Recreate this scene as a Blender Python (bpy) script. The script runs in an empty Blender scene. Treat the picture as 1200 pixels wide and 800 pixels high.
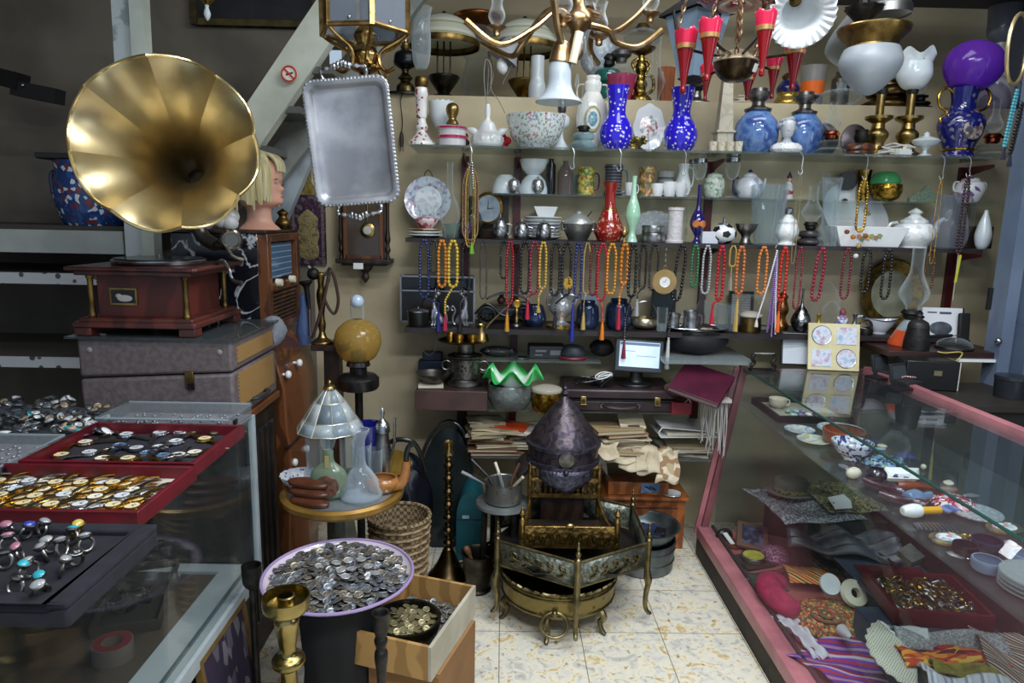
import bpy,bmesh,math,random
from mathutils import Matrix,Vector
R=random.Random(7)
PI=math.pi
SC=bpy.context.scene
COL=SC.collection
FPX,PITCH,YAW,ROLL,CAMH=800.0,math.radians(10.0),math.radians(.9),math.radians(1.2),1.5
_F=Vector((math.sin(YAW)*math.cos(PITCH),math.cos(YAW)*math.cos(PITCH),-math.sin(PITCH)))
_r=Vector((math.cos(YAW),-math.sin(YAW),0));_u=_r.cross(_F)
_R=_r*math.cos(ROLL)+_u*math.sin(ROLL);_U=-_r*math.sin(ROLL)+_u*math.cos(ROLL)
def ray(px,py):return _F+_R*((px-600)/FPX)+_U*((400-py)/FPX)
def atY(px,py,Y):d=ray(px,py);t=Y/d.y;return Vector((d.x*t,Y,CAMH+d.z*t))
def atZ(px,py,z):d=ray(px,py);t=(z-CAMH)/d.z;return Vector((d.x*t,d.y*t,z))
def atX(px,py,x):d=ray(px,py);t=x/d.x;return Vector((x,d.y*t,CAMH+d.z*t))
def mpp(p):return(Vector(p)-Vector((0,0,CAMH))).dot(_F)/FPX
def onz(px,z,Y):
 a,b=atY(px,100,Y),atY(px,700,Y);t=(z-a.z)/(b.z-a.z);return Vector((a.x+(b.x-a.x)*t,Y,z))
cam=bpy.data.cameras.new('camera');cam.sensor_width=36;cam.lens=24;cam.clip_start=.05
co=bpy.data.objects.new('camera',cam);COL.objects.link(co)
co.matrix_world=Matrix(((_R.x,_U.x,-_F.x,0),(_R.y,_U.y,-_F.y,0),(_R.z,_U.z,-_F.z,CAMH),(0,0,0,1)))
SC.camera=co
SC.view_settings.view_transform='Standard';SC.view_settings.look='None'
SC.view_settings.gamma=1;SC.view_settings.use_curve_mapping=False
SC.view_settings.exposure=0.0
SC.cycles.transparent_max_bounces=32;SC.cycles.max_bounces=8
def lin(c):
 if isinstance(c,str):c=tuple(int(c[i:i+2],16)/255 for i in(0,2,4))
 return tuple((x/12.92 if x<=.04045 else((x+.055)/1.055)**2.4)for x in c)+(1,)
_M={}
def _new(key):
 m=bpy.data.materials.new(key);m.use_nodes=True;m.node_tree.nodes.clear();return m,m.node_tree.nodes,m.node_tree.links
def _ramp(N,stops,const=False):
 r=N.new('ShaderNodeValToRGB');e=r.color_ramp.elements
 if const:r.color_ramp.interpolation='CONSTANT'
 while len(e)<len(stops):e.new(.5)
 for k,(p,c)in zip(e,stops):k.position=p;k.color=lin(c)
 return r
def mt(c,c2=None,kind='noise',sc=12,lo=.38,hi=.62,rough=.5,metal=0,bump=0,bsc=60,coat=0,c3=None,axis='X',dist=0,emis=0,alpha=1,spec=.5,stretch=None):
 key=str((c,c2,kind,sc,lo,hi,rough,metal,bump,bsc,coat,c3,axis,dist,emis,alpha,spec,stretch))
 if key in _M:return _M[key]
 m,N,L=_new('m%d'%len(_M));_M[key]=m
 o=N.new('ShaderNodeOutputMaterial');b=N.new('ShaderNodeBsdfPrincipled');L.new(b.outputs[0],o.inputs[0])
 b.inputs['Roughness'].default_value=rough;b.inputs['Metallic'].default_value=metal
 b.inputs['Coat Weight'].default_value=coat;b.inputs['Coat Roughness'].default_value=.06;b.inputs['Specular IOR Level'].default_value=spec
 tc=N.new('ShaderNodeTexCoord');src=tc.outputs['Object']
 if stretch:
  mp=N.new('ShaderNodeMapping');mp.inputs['Scale'].default_value=stretch;L.new(src,mp.inputs[0]);src=mp.outputs[0]
 b.inputs['Base Color'].default_value=lin(c)
 if emis:b.inputs['Emission Color'].default_value=lin(c);b.inputs['Emission Strength'].default_value=emis
 if c2 is not None:
  if kind=='noise':
   t=N.new('ShaderNodeTexNoise');t.inputs['Scale'].default_value=sc;t.inputs['Detail'].default_value=5;f=t.outputs[0]
  elif kind=='wood':
   t=N.new('ShaderNodeTexWave');t.bands_direction=axis;t.inputs['Scale'].default_value=sc;t.inputs['Distortion'].default_value=6;t.inputs['Detail'].default_value=3;t.inputs['Detail Scale'].default_value=1.5;f=t.outputs[1]
  elif kind=='stripe':
   t=N.new('ShaderNodeTexWave');t.bands_direction=axis;t.wave_profile='SAW';t.inputs['Scale'].default_value=sc;t.inputs['Distortion'].default_value=dist;f=t.outputs[1]
  elif kind=='weave':
   a=N.new('ShaderNodeTexChecker');a.inputs['Scale'].default_value=sc;f=a.outputs[1]
  elif kind=='vein':
   t=N.new('ShaderNodeTexNoise');t.inputs['Scale'].default_value=sc;t.inputs['Detail'].default_value=6;t.inputs['Distortion'].default_value=1.5
   s=N.new('ShaderNodeMath');s.operation='SUBTRACT';s.inputs[1].default_value=.5;L.new(t.outputs[0],s.inputs[0])
   q=N.new('ShaderNodeMath');q.operation='ABSOLUTE';L.new(s.outputs[0],q.inputs[0]);f=q.outputs[0]
  elif kind=='cell':
   t=N.new('ShaderNodeTexVoronoi');t.inputs['Scale'].default_value=sc;s=N.new('ShaderNodeSeparateColor');L.new(t.outputs['Color'],s.inputs[0]);f=s.outputs[0]
  else:
   t=N.new('ShaderNodeTexVoronoi');t.inputs['Scale'].default_value=sc;f=t.outputs['Distance']
  if isinstance(c2,(list,tuple))and not isinstance(c2[0],float):
   n=len(c2)+1;stops=[(i/n,x)for i,x in enumerate([c]+list(c2))];rp=_ramp(N,stops,True)
  elif kind=='spots':rp=_ramp(N,[(lo,c2),(min(1,lo+.03),c)])
  elif c3:rp=_ramp(N,[(lo,c),((lo+hi)/2,c2),(hi,c3)])
  else:rp=_ramp(N,[(lo,c),(hi,c2)])
  L.new(f,rp.inputs[0]);L.new(rp.outputs[0],b.inputs['Base Color'])
  if emis:L.new(rp.outputs[0],b.inputs['Emission Color'])
 if bump:
  t=N.new('ShaderNodeTexNoise')if bsc>0 else N.new('ShaderNodeTexVoronoi')
  t.inputs['Scale'].default_value=abs(bsc);bp=N.new('ShaderNodeBump');bp.inputs['Strength'].default_value=bump;bp.inputs['Distance'].default_value=.004
  L.new(src,t.inputs['Vector']);L.new(t.outputs[0],bp.inputs['Height']);L.new(bp.outputs[0],b.inputs['Normal'])
 for n in N:
  if n.bl_idname.startswith('ShaderNodeTex')and n!=tc and 'Vector' in n.inputs and not n.inputs['Vector'].is_linked:L.new(src,n.inputs['Vector'])
 return m
def gls(tint='ffffff',dens=.08,edge=.55,rough=.03,body=None,c2=None,sc=30,lo=.35):
 """thin blown glass: clear face-on, shinier and denser towards the silhouette"""
 key='g'+str((tint,dens,edge,rough,body,c2,sc,lo))
 if key in _M:return _M[key]
 m,N,L=_new('m%d'%len(_M));_M[key]=m
 o=N.new('ShaderNodeOutputMaterial');mx=N.new('ShaderNodeMixShader');L.new(mx.outputs[0],o.inputs[0])
 t=N.new('ShaderNodeBsdfTransparent');t.inputs[0].default_value=lin(tint)
 b=N.new('ShaderNodeBsdfPrincipled');b.inputs['Base Color'].default_value=lin(body or tint);b.inputs['Roughness'].default_value=rough;b.inputs['Specular IOR Level'].default_value=.8
 if c2:
  tc=N.new('ShaderNodeTexCoord');v=N.new('ShaderNodeTexVoronoi');v.inputs['Scale'].default_value=sc;L.new(tc.outputs['Object'],v.inputs['Vector'])
  rp=_ramp(N,[(lo,c2),(lo+.05,body or tint)]);L.new(v.outputs['Distance'],rp.inputs[0]);L.new(rp.outputs[0],b.inputs['Base Color'])
 lw=N.new('ShaderNodeLayerWeight');lw.inputs[0].default_value=.42
 ma=N.new('ShaderNodeMath');ma.operation='MULTIPLY_ADD';ma.inputs[1].default_value=edge;ma.inputs[2].default_value=dens;ma.use_clamp=True
 pw=N.new('ShaderNodeMath');pw.operation='POWER';pw.inputs[1].default_value=2.2;L.new(lw.outputs['Facing'],pw.inputs[0]);L.new(pw.outputs[0],ma.inputs[0]);L.new(ma.outputs[0],mx.inputs[0]);L.new(t.outputs[0],mx.inputs[1]);L.new(b.outputs[0],mx.inputs[2])
 return m
def pane(tint='e6efec',ior=1.5,dust=.03,gz=.8):
 key='p'+str((tint,ior,dust,gz))
 if key in _M:return _M[key]
 m,N,L=_new('m%d'%len(_M));_M[key]=m
 o=N.new('ShaderNodeOutputMaterial');mx=N.new('ShaderNodeMixShader')
 t=N.new('ShaderNodeBsdfTransparent');t.inputs[0].default_value=tuple(x**.45 for x in lin(tint))
 g=N.new('ShaderNodeBsdfGlossy');g.inputs['Roughness'].default_value=.02
 lw=N.new('ShaderNodeLayerWeight');lw.inputs[0].default_value=.5;pw=N.new('ShaderNodeMath');pw.operation='POWER';pw.inputs[1].default_value=4.5
 fr=N.new('ShaderNodeMath');fr.operation='MULTIPLY_ADD';fr.inputs[1].default_value=gz;fr.inputs[2].default_value=(ior-1)*.07
 L.new(lw.outputs['Facing'],pw.inputs[0]);L.new(pw.outputs[0],fr.inputs[0]);L.new(fr.outputs[0],mx.inputs[0]);L.new(t.outputs[0],mx.inputs[1]);L.new(g.outputs[0],mx.inputs[2])
 d=N.new('ShaderNodeBsdfDiffuse');d.inputs[0].default_value=lin('b9c4c8');m2=N.new('ShaderNodeMixShader');m2.inputs[0].default_value=dust
 L.new(mx.outputs[0],m2.inputs[1]);L.new(d.outputs[0],m2.inputs[2]);L.new(m2.outputs[0],o.inputs[0])
 return m
def Tm(loc=(0,0,0),rz=0,rx=0,ry=0,s=(1,1,1)):
 return Matrix.Translation(loc)@Matrix.Rotation(rz,4,'Z')@Matrix.Rotation(ry,4,'Y')@Matrix.Rotation(rx,4,'X')@Matrix.Diagonal(tuple(s)+(1,))
def spl(p,k=5):
 """Catmull-Rom through the given points"""
 P=[tuple(map(float,q))for q in p];out=[]
 for i in range(len(P)-1):
  a,b,c,d=P[max(i-1,0)],P[i],P[i+1],P[min(i+2,len(P)-1)]
  for j in range(k):
   t=j/k
   out.append(tuple(.5*((2*b[q])+(c[q]-a[q])*t+(2*a[q]-5*b[q]+4*c[q]-d[q])*t*t+(3*b[q]-a[q]-3*c[q]+d[q])*t**3)for q in range(len(b))))
 out.append(P[-1]);return out
def S(p,k=5):return[(max(0,r),z)for r,z in spl(p,k)]
class G:
 def __init__(s):s.v=[];s.f=[]
 def add(s,vs,fs,M=None):
  o=len(s.v);s.v+=[tuple(M@Vector(v))for v in vs]if M is not None else[tuple(v)for v in vs];s.f+=[tuple(i+o for i in f)for f in fs];return s
 def box(s,c,d,M=None,rz=0,rx=0,ry=0,tap=1):
  x,y,z=d[0]/2,d[1]/2,d[2]/2
  vs=[(-x,-y,-z),(x,-y,-z),(x,y,-z),(-x,y,-z),(-x*tap,-y*tap,z),(x*tap,-y*tap,z),(x*tap,y*tap,z),(-x*tap,y*tap,z)]
  T=Tm(c,rz,rx,ry)
  return s.add(vs,[(0,3,2,1),(4,5,6,7),(0,1,5,4),(1,2,6,5),(2,3,7,6),(3,0,4,7)],(M@T)if M is not None else T)
 def lathe(s,p,n=28,M=None,sx=1,sy=1,wob=None,a0=0,a1=None):
  full=a1 is None;a1=2*PI if full else a1;m=n if full else n+1
  vs=[];idx=[]
  for k,(r,z)in enumerate(p):
   if r<1e-6:idx.append([len(vs)]*m);vs.append((0,0,z));continue
   row=[]
   for i in range(m):
    a=a0+(a1-a0)*i/n;rr,zz=wob(r,z,a,k/(len(p)-1))if wob else(r,z)
    row.append(len(vs));vs.append((rr*math.cos(a)*sx,rr*math.sin(a)*sy,zz))
   idx.append(row)
  fs=[]
  for k in range(len(p)-1):
   A,B=idx[k],idx[k+1]
   for i in range(n):
    j=(i+1)%m;q=[A[i],A[j],B[j],B[i]];q2=[]
    for w in q:
     if w not in q2:q2.append(w)
    if len(q2)>2:fs.append(q2)
  return s.add(vs,fs,M)
 def tube(s,pts,r,n=8,closed=False,M=None,flat=1):
  P=[Vector(p)for p in pts];c=len(P);vs=[];up=None
  for i,p in enumerate(P):
   t=(P[(i+1)%c]-P[i-1])if closed else(P[min(i+1,c-1)]-P[max(i-1,0)])
   t=t.normalized()if t.length>1e-9 else Vector((0,0,1))
   if up is None:up=Vector((0,1,0))if abs(t.y)<.9 else Vector((1,0,0))
   a=(up-t*up.dot(t)).normalized();up=a;b=t.cross(a);rr=r[i]if isinstance(r,(list,tuple))else r
   vs+=[tuple(p+a*(rr*flat*math.cos(2*PI*k/n))+b*(rr*math.sin(2*PI*k/n)))for k in range(n)]
  fs=[(i*n+k,i*n+(k+1)%n,((i+1)%c)*n+(k+1)%n,((i+1)%c)*n+k)for i in range(c if closed else c-1)for k in range(n)]
  if not closed:fs+=[tuple(range(n))[::-1],tuple((c-1)*n+k for k in range(n))]
  return s.add(vs,fs,M)
 def ball(s,c,r,n=16,sc=(1,1,1),M=None,**k):
  h=max(6,n//2);T=Tm(c,s=sc);return s.lathe([(r*math.sin(PI*i/h),-r*math.cos(PI*i/h))for i in range(h+1)],n,(M@T)if M is not None else T,**k)
 def prism(s,poly,z0,z1,M=None):
  n=len(poly);vs=[(x,y,z0)for x,y in poly]+[(x,y,z1)for x,y in poly]
  return s.add(vs,[tuple(range(n))[::-1],tuple(range(n,2*n))]+[(i,(i+1)%n,n+(i+1)%n,n+i)for i in range(n)],M)
 def grid(s,fn,nu,nv,M=None,cu=False):
  vs=[tuple(fn(i/nu,j/nv))for j in range(nv+1)for i in range(nu+1)];w=nu+1
  return s.add(vs,[(j*w+i,j*w+i+1,(j+1)*w+i+1,(j+1)*w+i)for j in range(nv)for i in range(nu)],M)
 def hexa(s,p,M=None):
  return s.add(p,[(0,3,2,1),(4,5,6,7),(0,1,5,4),(1,2,6,5),(2,3,7,6),(3,0,4,7)],M)
 def torus(s,c,R0,r,n=28,k=8,M=None,sx=1,sy=1):
  T=Tm(c);return s.tube([(R0*sx*math.cos(2*PI*i/n),R0*sy*math.sin(2*PI*i/n),0)for i in range(n)],r,k,True,(M@T)if M is not None else T)
def mesh(name,g,m,sharp=38,solid=0,sub=0,bev=0):
 me=bpy.data.meshes.new(name);me.from_pydata(g.v,[],g.f)
 bm=bmesh.new();bm.from_mesh(me);bmesh.ops.remove_doubles(bm,verts=bm.verts,dist=1e-6);bmesh.ops.recalc_face_normals(bm,faces=bm.faces);bm.to_mesh(me);bm.free()
 me.polygons.foreach_set('use_smooth',[True]*len(me.polygons));me.set_sharp_from_angle(angle=math.radians(sharp))
 me.materials.append(m);return me
def link(name,g,m,parent=None,loc=None,sharp=38,solid=0,sub=0,bev=0,rot=None):
 o=bpy.data.objects.new(name,mesh(name,g,m,sharp));COL.objects.link(o)
 if parent is not None:o.parent=parent
 if loc is not None:o.location=loc
 if rot is not None:o.rotation_euler=rot
 if sub:q=o.modifiers.new('sub','SUBSURF');q.levels=q.render_levels=sub
 if solid:q=o.modifiers.new('solid','SOLIDIFY');q.thickness=solid;q.offset=0
 if bev:q=o.modifiers.new('bevel','BEVEL');q.width=bev;q.segments=2;q.limit_method='ANGLE'
 return o
def tag(o,label,cat,group=None,kind=None):
 o['label']=label;o['category']=cat
 if group:o['group']=group
 if kind:o['kind']=kind
 return o
def thing(name,label,cat,loc=(0,0,0),rz=0,group=None,rot=None):
 o=bpy.data.objects.new(name,None);COL.objects.link(o);o.empty_display_size=.05;o.location=loc;o.rotation_euler=rot or(0,0,rz)
 return tag(o,label,cat,group)
def part(name,g,m,parent,label=None,**k):
 o=link(name,g,m,parent,**k)
 if label:o['label']=label
 return o
def solo(name,label,cat,g,m,loc=(0,0,0),rz=0,group=None,rot=None,**k):
 o=link(name,g,m,None,loc,rot=rot or(0,0,rz),**k);return tag(o,label,cat,group)
def struct(name,g,m,parent=None,**k):
 o=link(name,g,m,parent,**k);o['kind']='structure';return o
def dup(root,loc,rz=None,label=None,group=None,rot=None,scale=None,mat=None):
 c=root.copy();COL.objects.link(c);c.location=loc
 if rz is not None:c.rotation_euler=(0,0,rz)
 if rot is not None:c.rotation_euler=rot
 if scale is not None:c.scale=(scale,)*3 if not isinstance(scale,tuple)else scale
 if label:c['label']=label
 if group:c['group']=group
 for ch in list(root.children):
  d=ch.copy();COL.objects.link(d);d.parent=c
  for gch in list(ch.children):e=gch.copy();COL.objects.link(e);e.parent=d
 return c
def hollow(p,t):
 """outer profile continued down its inside, so that open vessels have a wall"""
 inner=[(max(0,r-t),z)for r,z in reversed(p)];zb=p[0][1]+t
 inner=[(r,max(z,zb))for r,z in inner]
 out=list(p)+inner
 if out[-1][0]>1e-6:out.append((0,zb))
 if p[0][0]>1e-6:out=[(0,p[0][1])]+out
 return out
def vessel(name,label,cat,px,Y,z0,ytop,w,parts,group=None,n=28,rz=0,extra=None,sx=1,sy=1,wob=None,tilt=None):
 """a turned vessel standing at depth Y on height z0; width in frame pixels; parts = (name, material, profile[, wall]) with r and z from 0 to 1"""
 loc=onz(px,z0,Y);k=mpp(loc);W=w/2*k
 a,b=atY(px,ytop,Y),loc;H=a.z-z0
 def prof(pr):return[(r*W,z*H)for r,z in pr]
 rot=tilt or(0,0,rz)
 def mk(q):
  pr=prof(q[2])
  if len(q)>3 and q[3]:pr=hollow(pr,q[3])
  elif pr[0][0]>1e-6 and not(len(q)>4 and q[4]):pr=[(0,pr[0][1])]+pr
  return G().lathe(pr,n,sx=sx,sy=sy,wob=wob)
 if len(parts)==1 and not extra:return solo(name,label,cat,mk(parts[0]),parts[0][1],loc,rot=rot,group=group)
 t=thing(name,label,cat,loc,group=group,rot=rot)
 for q in parts:part(q[0],mk(q),q[1],t)
 if extra:extra(t,W,H)
 return t
BRASS=mt('b39a62','85703f',sc=25,rough=.28,metal=1,bump=.1);BRASSD=mt('8d7443','5d4a2a',sc=25,rough=.38,metal=1,bump=.2)
GOLD=mt('e0b860','b0842e',sc=30,rough=.22,metal=1);SILV=mt('c9cbce','8e9094',sc=20,rough=.25,metal=1);PEWT=mt('9a9894','6a6866',sc=20,rough=.35,metal=1,bump=.15)
IRON=mt('3a3836','242322',sc=30,rough=.5,metal=.8,bump=.3);BLACK=mt('161617',rough=.35);BLACKM=mt('1b1b1c',rough=.7);RUBBER=mt('252526',rough=.6)
WHITE=mt('eceeee','dfe3e4',sc=6,rough=.18,coat=.4);OPAL=mt('e3ebee','cfd9de',sc=6,rough=.2,coat=.3);CREAM=mt('ddd8c4','c8c2aa',sc=8,rough=.4)
GLASS=gls('fbfcfc',.015,.75,body='e6edf0');GLASSD=gls('eef1f2',.03,.7,body='b4bec2');CRYS=gls('f5f8f9',.05,.8,body='d8e2e8');FROST=gls('e8eef2',.72,.25,rough=.35,body='d3dbe2')
GSHELF=pane('d3e2dc',1.5,.08);GPANE=pane('eef4f2',1.5,.02)
WOODR=mt('5a2a22','41201b','wood',sc=3,rough=.35,coat=.2);WOODB=mt('6b3f22','4a2a17','wood',sc=4,rough=.35,coat=.2);WOODD=mt('33231b','22170f','wood',sc=5,rough=.45);WOODO=mt('a8622f','85491f','wood',sc=4,rough=.35,coat=.2)
PAPER=mt('d9d3c2','c6bda8',sc=12,rough=.8);REDGL=gls('c01828',.55,.35,rough=.06,body='c2152a');PINKG=gls('d83a70',.6,.3,rough=.06,body='d94078')
# ROOM
YW,YU,YS,YG=3.28,3.95,2.98,3.10
ZL,Z1,ZG,Z2,Z3=2.06,1.812,1.622,1.42,1.028
def tile_mat():
 m,N,L=_new('floor_tile');o=N.new('ShaderNodeOutputMaterial');b=N.new('ShaderNodeBsdfPrincipled');L.new(b.outputs[0],o.inputs[0])
 tc=N.new('ShaderNodeTexCoord');mp=N.new('ShaderNodeMapping');mp.inputs['Location'].default_value=(-.012,-.21,0);L.new(tc.outputs['Object'],mp.inputs[0])
 br=N.new('ShaderNodeTexBrick');br.offset=0;br.inputs['Scale'].default_value=1;br.inputs['Brick Width'].default_value=.3;br.inputs['Row Height'].default_value=.3;br.inputs['Mortar Size'].default_value=.0014;br.inputs['Mortar Smooth'].default_value=.1
 L.new(mp.outputs[0],br.inputs['Vector'])
 n1=N.new('ShaderNodeTexNoise');n1.inputs['Scale'].default_value=19;n1.inputs['Detail'].default_value=6;n1.inputs['Distortion'].default_value=1.2;L.new(mp.outputs[0],n1.inputs['Vector'])
 r1=_ramp(N,[(.34,'bdbab0'),(.45,'d9d5c9'),(.57,'e6dfc8'),(.67,'cbb27f')]);L.new(n1.outputs[0],r1.inputs[0])
 n2=N.new('ShaderNodeTexNoise');n2.inputs['Scale'].default_value=42;n2.inputs['Detail'].default_value=4;L.new(mp.outputs[0],n2.inputs['Vector'])
 r2=_ramp(N,[(.60,'ffffff'),(.70,'c2a67a'),(.78,'8f7f64')]);L.new(n2.outputs[0],r2.inputs[0])
 mu=N.new('ShaderNodeMix');mu.data_type='RGBA';mu.blend_type='MULTIPLY';mu.inputs[0].default_value=1;L.new(r1.outputs[0],mu.inputs[6]);L.new(r2.outputs[0],mu.inputs[7])
 mo=N.new('ShaderNodeMix');mo.data_type='RGBA';L.new(br.outputs['Fac'],mo.inputs[0]);L.new(mu.outputs[2],mo.inputs[6]);mo.inputs[7].default_value=lin('55503f')
 L.new(mo.outputs[2],b.inputs['Base Color']);b.inputs['Roughness'].default_value=.32;return m
struct('floor',G().box((0,1.2,-.05),(7,5.2,.1)),tile_mat())
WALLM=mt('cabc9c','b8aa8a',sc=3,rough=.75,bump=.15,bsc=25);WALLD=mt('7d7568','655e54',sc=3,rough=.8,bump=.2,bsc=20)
struct('wall_back',G().box((.95,YW+.35,1.03),(3.7,.7,2.06)),WALLM)
struct('wall_upper',G().box((.95,YU+.05,2.5),(3.7,.1,.9)),WALLM)
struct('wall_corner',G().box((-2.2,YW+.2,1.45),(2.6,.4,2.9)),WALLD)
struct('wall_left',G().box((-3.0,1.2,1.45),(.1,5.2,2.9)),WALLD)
struct('wall_right',G().box((2.75,1.2,1.45),(.1,5.2,2.9)),mt('4b4c50',rough=.8))
struct('ceiling',G().box((0,1.2,2.95),(7,5.2,.1)),mt('b9b4a8',rough=.9))
struct('trim_1',G().box((1.2,3.5,2.62),(3.1,.1,.055)),mt('8f9092',rough=.6))
struct('trim_2',G().box((1.95,3.2,2.60),(1.5,.5,.12)),mt('34363b',rough=.6))
def bar(a,b,w,h):
 a,b=Vector(a),Vector(b);d=(b-a);L_=d.length;q=d.to_track_quat('X','Z').to_matrix().to_4x4()
 return G().box((0,0,0),(L_,w,h),Matrix.Translation((a+b)/2)@q)
STL=mt('cfd3c6','b4b8a8',sc=5,rough=.45,bump=.1);STLB=mt('a3adb3','7f8a91',sc=8,rough=.5)
def stair():
 t=thing('staircase','pale painted steel staircase beams climbing to the right behind the tray','staircase',atY(300,175,2.75))
 o=t.location
 a,b=atY(232,248,2.75)-o,atY(412,-18,2.75)-o
 part('stringer',bar(a,b,.06,.125),STL,t)
 a,b=atY(318,205,3.0)-o,atY(505,-35,3.0)-o
 part('stringer',bar(a,b,.05,.11),mt('8b8f8a','6d716c',sc=6,rough=.5),t)
 for k in range(5):
  c=atY(298+k*36,178-k*44,2.87)-o
  part('step',G().box(c,(.20,.26,.025)),mt('5b5d58',rough=.6),t)
 a,b=atY(325,262,3.1)-o,atY(375,145,3.1)-o
 part('brace',bar(a,b,.05,.07),STLB,t)
 c=atY(339,86.5,2.705)-o
 s=part('no_smoking_sticker',G().lathe([(0,0),(.031,0),(.031,.0015),(0,.0015)],28,Tm(c,rx=PI/2)),mt('e6dcd0',rough=.4),t,'round red and white no smoking sticker')
 part('ring',G().torus((0,0,0),.027,.0033,M=Tm(c+Vector((0,-.003,0)),rx=PI/2)),mt('c03a2a',rough=.4),s)
 g=bar(c+Vector((-.018,-.003,.018)),c+Vector((.018,-.003,-.018)),.003,.006);part('slash',g,mt('c03a2a',rough=.4),s)
 g=bar(c+Vector((-.012,-.002,-.004)),c+Vector((.014,-.002,.004)),.002,.006);part('cigarette',g,mt('33302c',rough=.5),s)
stair()
def left_post():
 a=atY(152,-20,2.62);b=atY(163,305,2.62)
 t=thing('shelf_upright','flaking white painted post standing behind the gramophone horn','post',b)
 part('post_face',bar(Vector((-.022,0,-1.25)),a-b+Vector((-.022,0,0)),.05,.07),mt('b9c3c4','8f9a9b',sc=10,lo=.55,hi=.6,rough=.6,bump=.3),t)
 part('post_flange',bar(Vector((.035,-.01,-1.25)),a-b+Vector((.035,-.01,0)),.06,.045),mt('c5cdc2','a9b0a6',sc=6,rough=.5),t)
left_post()
def back_shelves():
 zt=atY(60,283,2.62)
 t=thing('wall_shelf_unit','dark wall shelves at far left with white lace patterned edges','shelf unit',(-1.85,2.9,0))
 o=Vector((-1.85,2.9,0));c0=atY(78,283,2.62)-o
 part('shelf_board',G().box((c0.x-.28,.0,c0.z+.05),(1.1,.55,.02)),mt('3a3833',rough=.7),t)
 part('shelf_fascia',G().box((c0.x-.18,-.285,c0.z),(.80,.02,.085)),mt('aeb3ae','979c98',sc=4,rough=.5),t)
 lace=mt('b9bcc0','4a4a50','spots',sc=28,lo=.30,rough=.6)
 for py in(326,424):
  c=atY(50,py,2.62)-o
  sh=part('shelf_board',G().box((c.x-.28,0,c.z+.012),(1.1,.55,.012)),mt('4a4640',rough=.8),t)
  part('lace_edging',G().box((c.x-.2,-.283,c.z),(.86,.006,.042)),lace,sh)
 part('back_panel',G().box((c0.x-.1,.27,c0.z-.35),(1.25,.02,1.4)),mt('6a645a','57524a',sc=3,rough=.85),t)
 L_=atY(112,262,2.75)
 def pot(t,W,H):
  for s in(-1,1):part('handle',G().tube(spl([(s*W*.86,0,H*.85),(s*W*1.12,0,H*.8),(s*W*1.1,0,H*.45),(s*W*.95,0,H*.4)],4),W*.06),mt('22335c',rough=.3),t)
 vessel('ceramic_pot','dark blue glazed pot with white floral band on the upper left shelf','pot',112,2.72,c0.z+.06,190,82,[('body',mt('1f3a6e',['2b4d86','c3c9cf','1f3a6e','6e3038','2b4d86','1f3a6e','1f3a6e'],'cell',sc=70,rough=.25),[(.72,0),(.8,.06),(.9,.2),(.98,.45),(.94,.7),(.86,.86),(.9,.95),(.9,1)],.006)],extra=pot)
 b=onz(106,zt.z,2.72)
 solo('flat_tray','thin black tray resting on top of the dark blue pot','tray',G().box((0,0,.006),(.24,.2,.012)).box((0,-.1,.012),(.24,.01,.02)).box((0,.1,.012),(.24,.01,.02)),BLACKM,(b.x,2.72,atY(106,190,2.72).z+.002),rz=.1,bev=.003)
 a,b=atY(-25,84,3.04),atY(70,108,3.04)
 d=thing('wall_rail','long black bracket fixed high on the dark wall at far left','bracket',a)
 part('arm',bar((0,0,0),(b-a)*.55,.08,.07),BLACK,d);part('arm_end',bar((b-a)*.45+Vector((0,0,-.03)),(b-a)+Vector((0,0,-.02)),.07,.06),BLACKM,d)
 part('pin',G().ball((b-a)*.62+Vector((0,-.04,-.01)),.008),SILV,d)
back_shelves()
def wall_picture():
 a,b=atY(220,-40,3.26),atY(376,33,3.26);c=(a+b)/2;w,h=b.x-a.x,a.z-b.z
 t=thing('picture_frame','dark painting in a thin gilt frame high on the left wall','picture',(c.x,3.262,c.z))
 g=G()
 for s in(-1,1):g.box((s*(w/2-.015),0,0),(.03,.03,h));g.box((0,0,s*(h/2-.015)),(w-.06,.03,.03))
 part('frame',g,mt('5d5230','3d3520',sc=20,rough=.4,metal=.4),t,bev=.004);part('canvas',G().box((0,.006,0),(w-.05,.012,h-.05)),mt('1d1c20','2d2b30',sc=9,rough=.4),t)
 p=atY(242,0,2.6);t=thing('pendant_finial','small brass pendant with pale drop hanging in front of the painting','pendant',p)
 part('body',G().lathe(S([(0,.0),(.012,.006),(.03,.03),(.022,.05),(.01,.06),(.016,.075),(.008,.1),(.008,.3)]),16,Tm((0,0,-.02))),BRASS,t);part('drop',G().lathe(S([(0,-.07),(.008,-.06),(.012,-.045),(.006,-.025),(.008,-.018),(0,-.016)]),12),OPAL,t)
wall_picture()
def door():
 g1=mt('7e8ea6','6b7b93',sc=3,rough=.35,metal=.3);g2=mt('5c6b82','4c5a70',sc=3,rough=.35,metal=.3);p0=onz(1142,.85,2.86)
 t=link('door_1',G().box((p0.x+.19,2.86,1.45),(.10,.06,2.9)),g1,None);t['kind']='structure'
 struct('door_rail',G().box((p0.x+.095,2.82,1.45),(.075,.10,2.9)),g2,t);struct('door_stile',G().box((p0.x+.035,2.80,1.45),(.05,.09,2.9)),g1,t)
 struct('door_glass',G().box((p0.x+.56,2.9,1.3),(.62,.01,2.6)),pane('8a9097'),t)
 q=atY(1160,350,2.75);struct('door_hinge',G().box((q.x+.0,2.752,q.z),(.016,.012,.09)),BLACK,t)
 q=atY(1182,375,2.77);struct('door_bolt',G().tube([(q.x-.03,2.77,q.z),(q.x+.03,2.765,q.z)],.006),SILV,t);q=atY(1168,399,2.77);struct('door_knob',G().ball((q.x,2.76,q.z),.014),SILV,t)
 return p0
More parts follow.
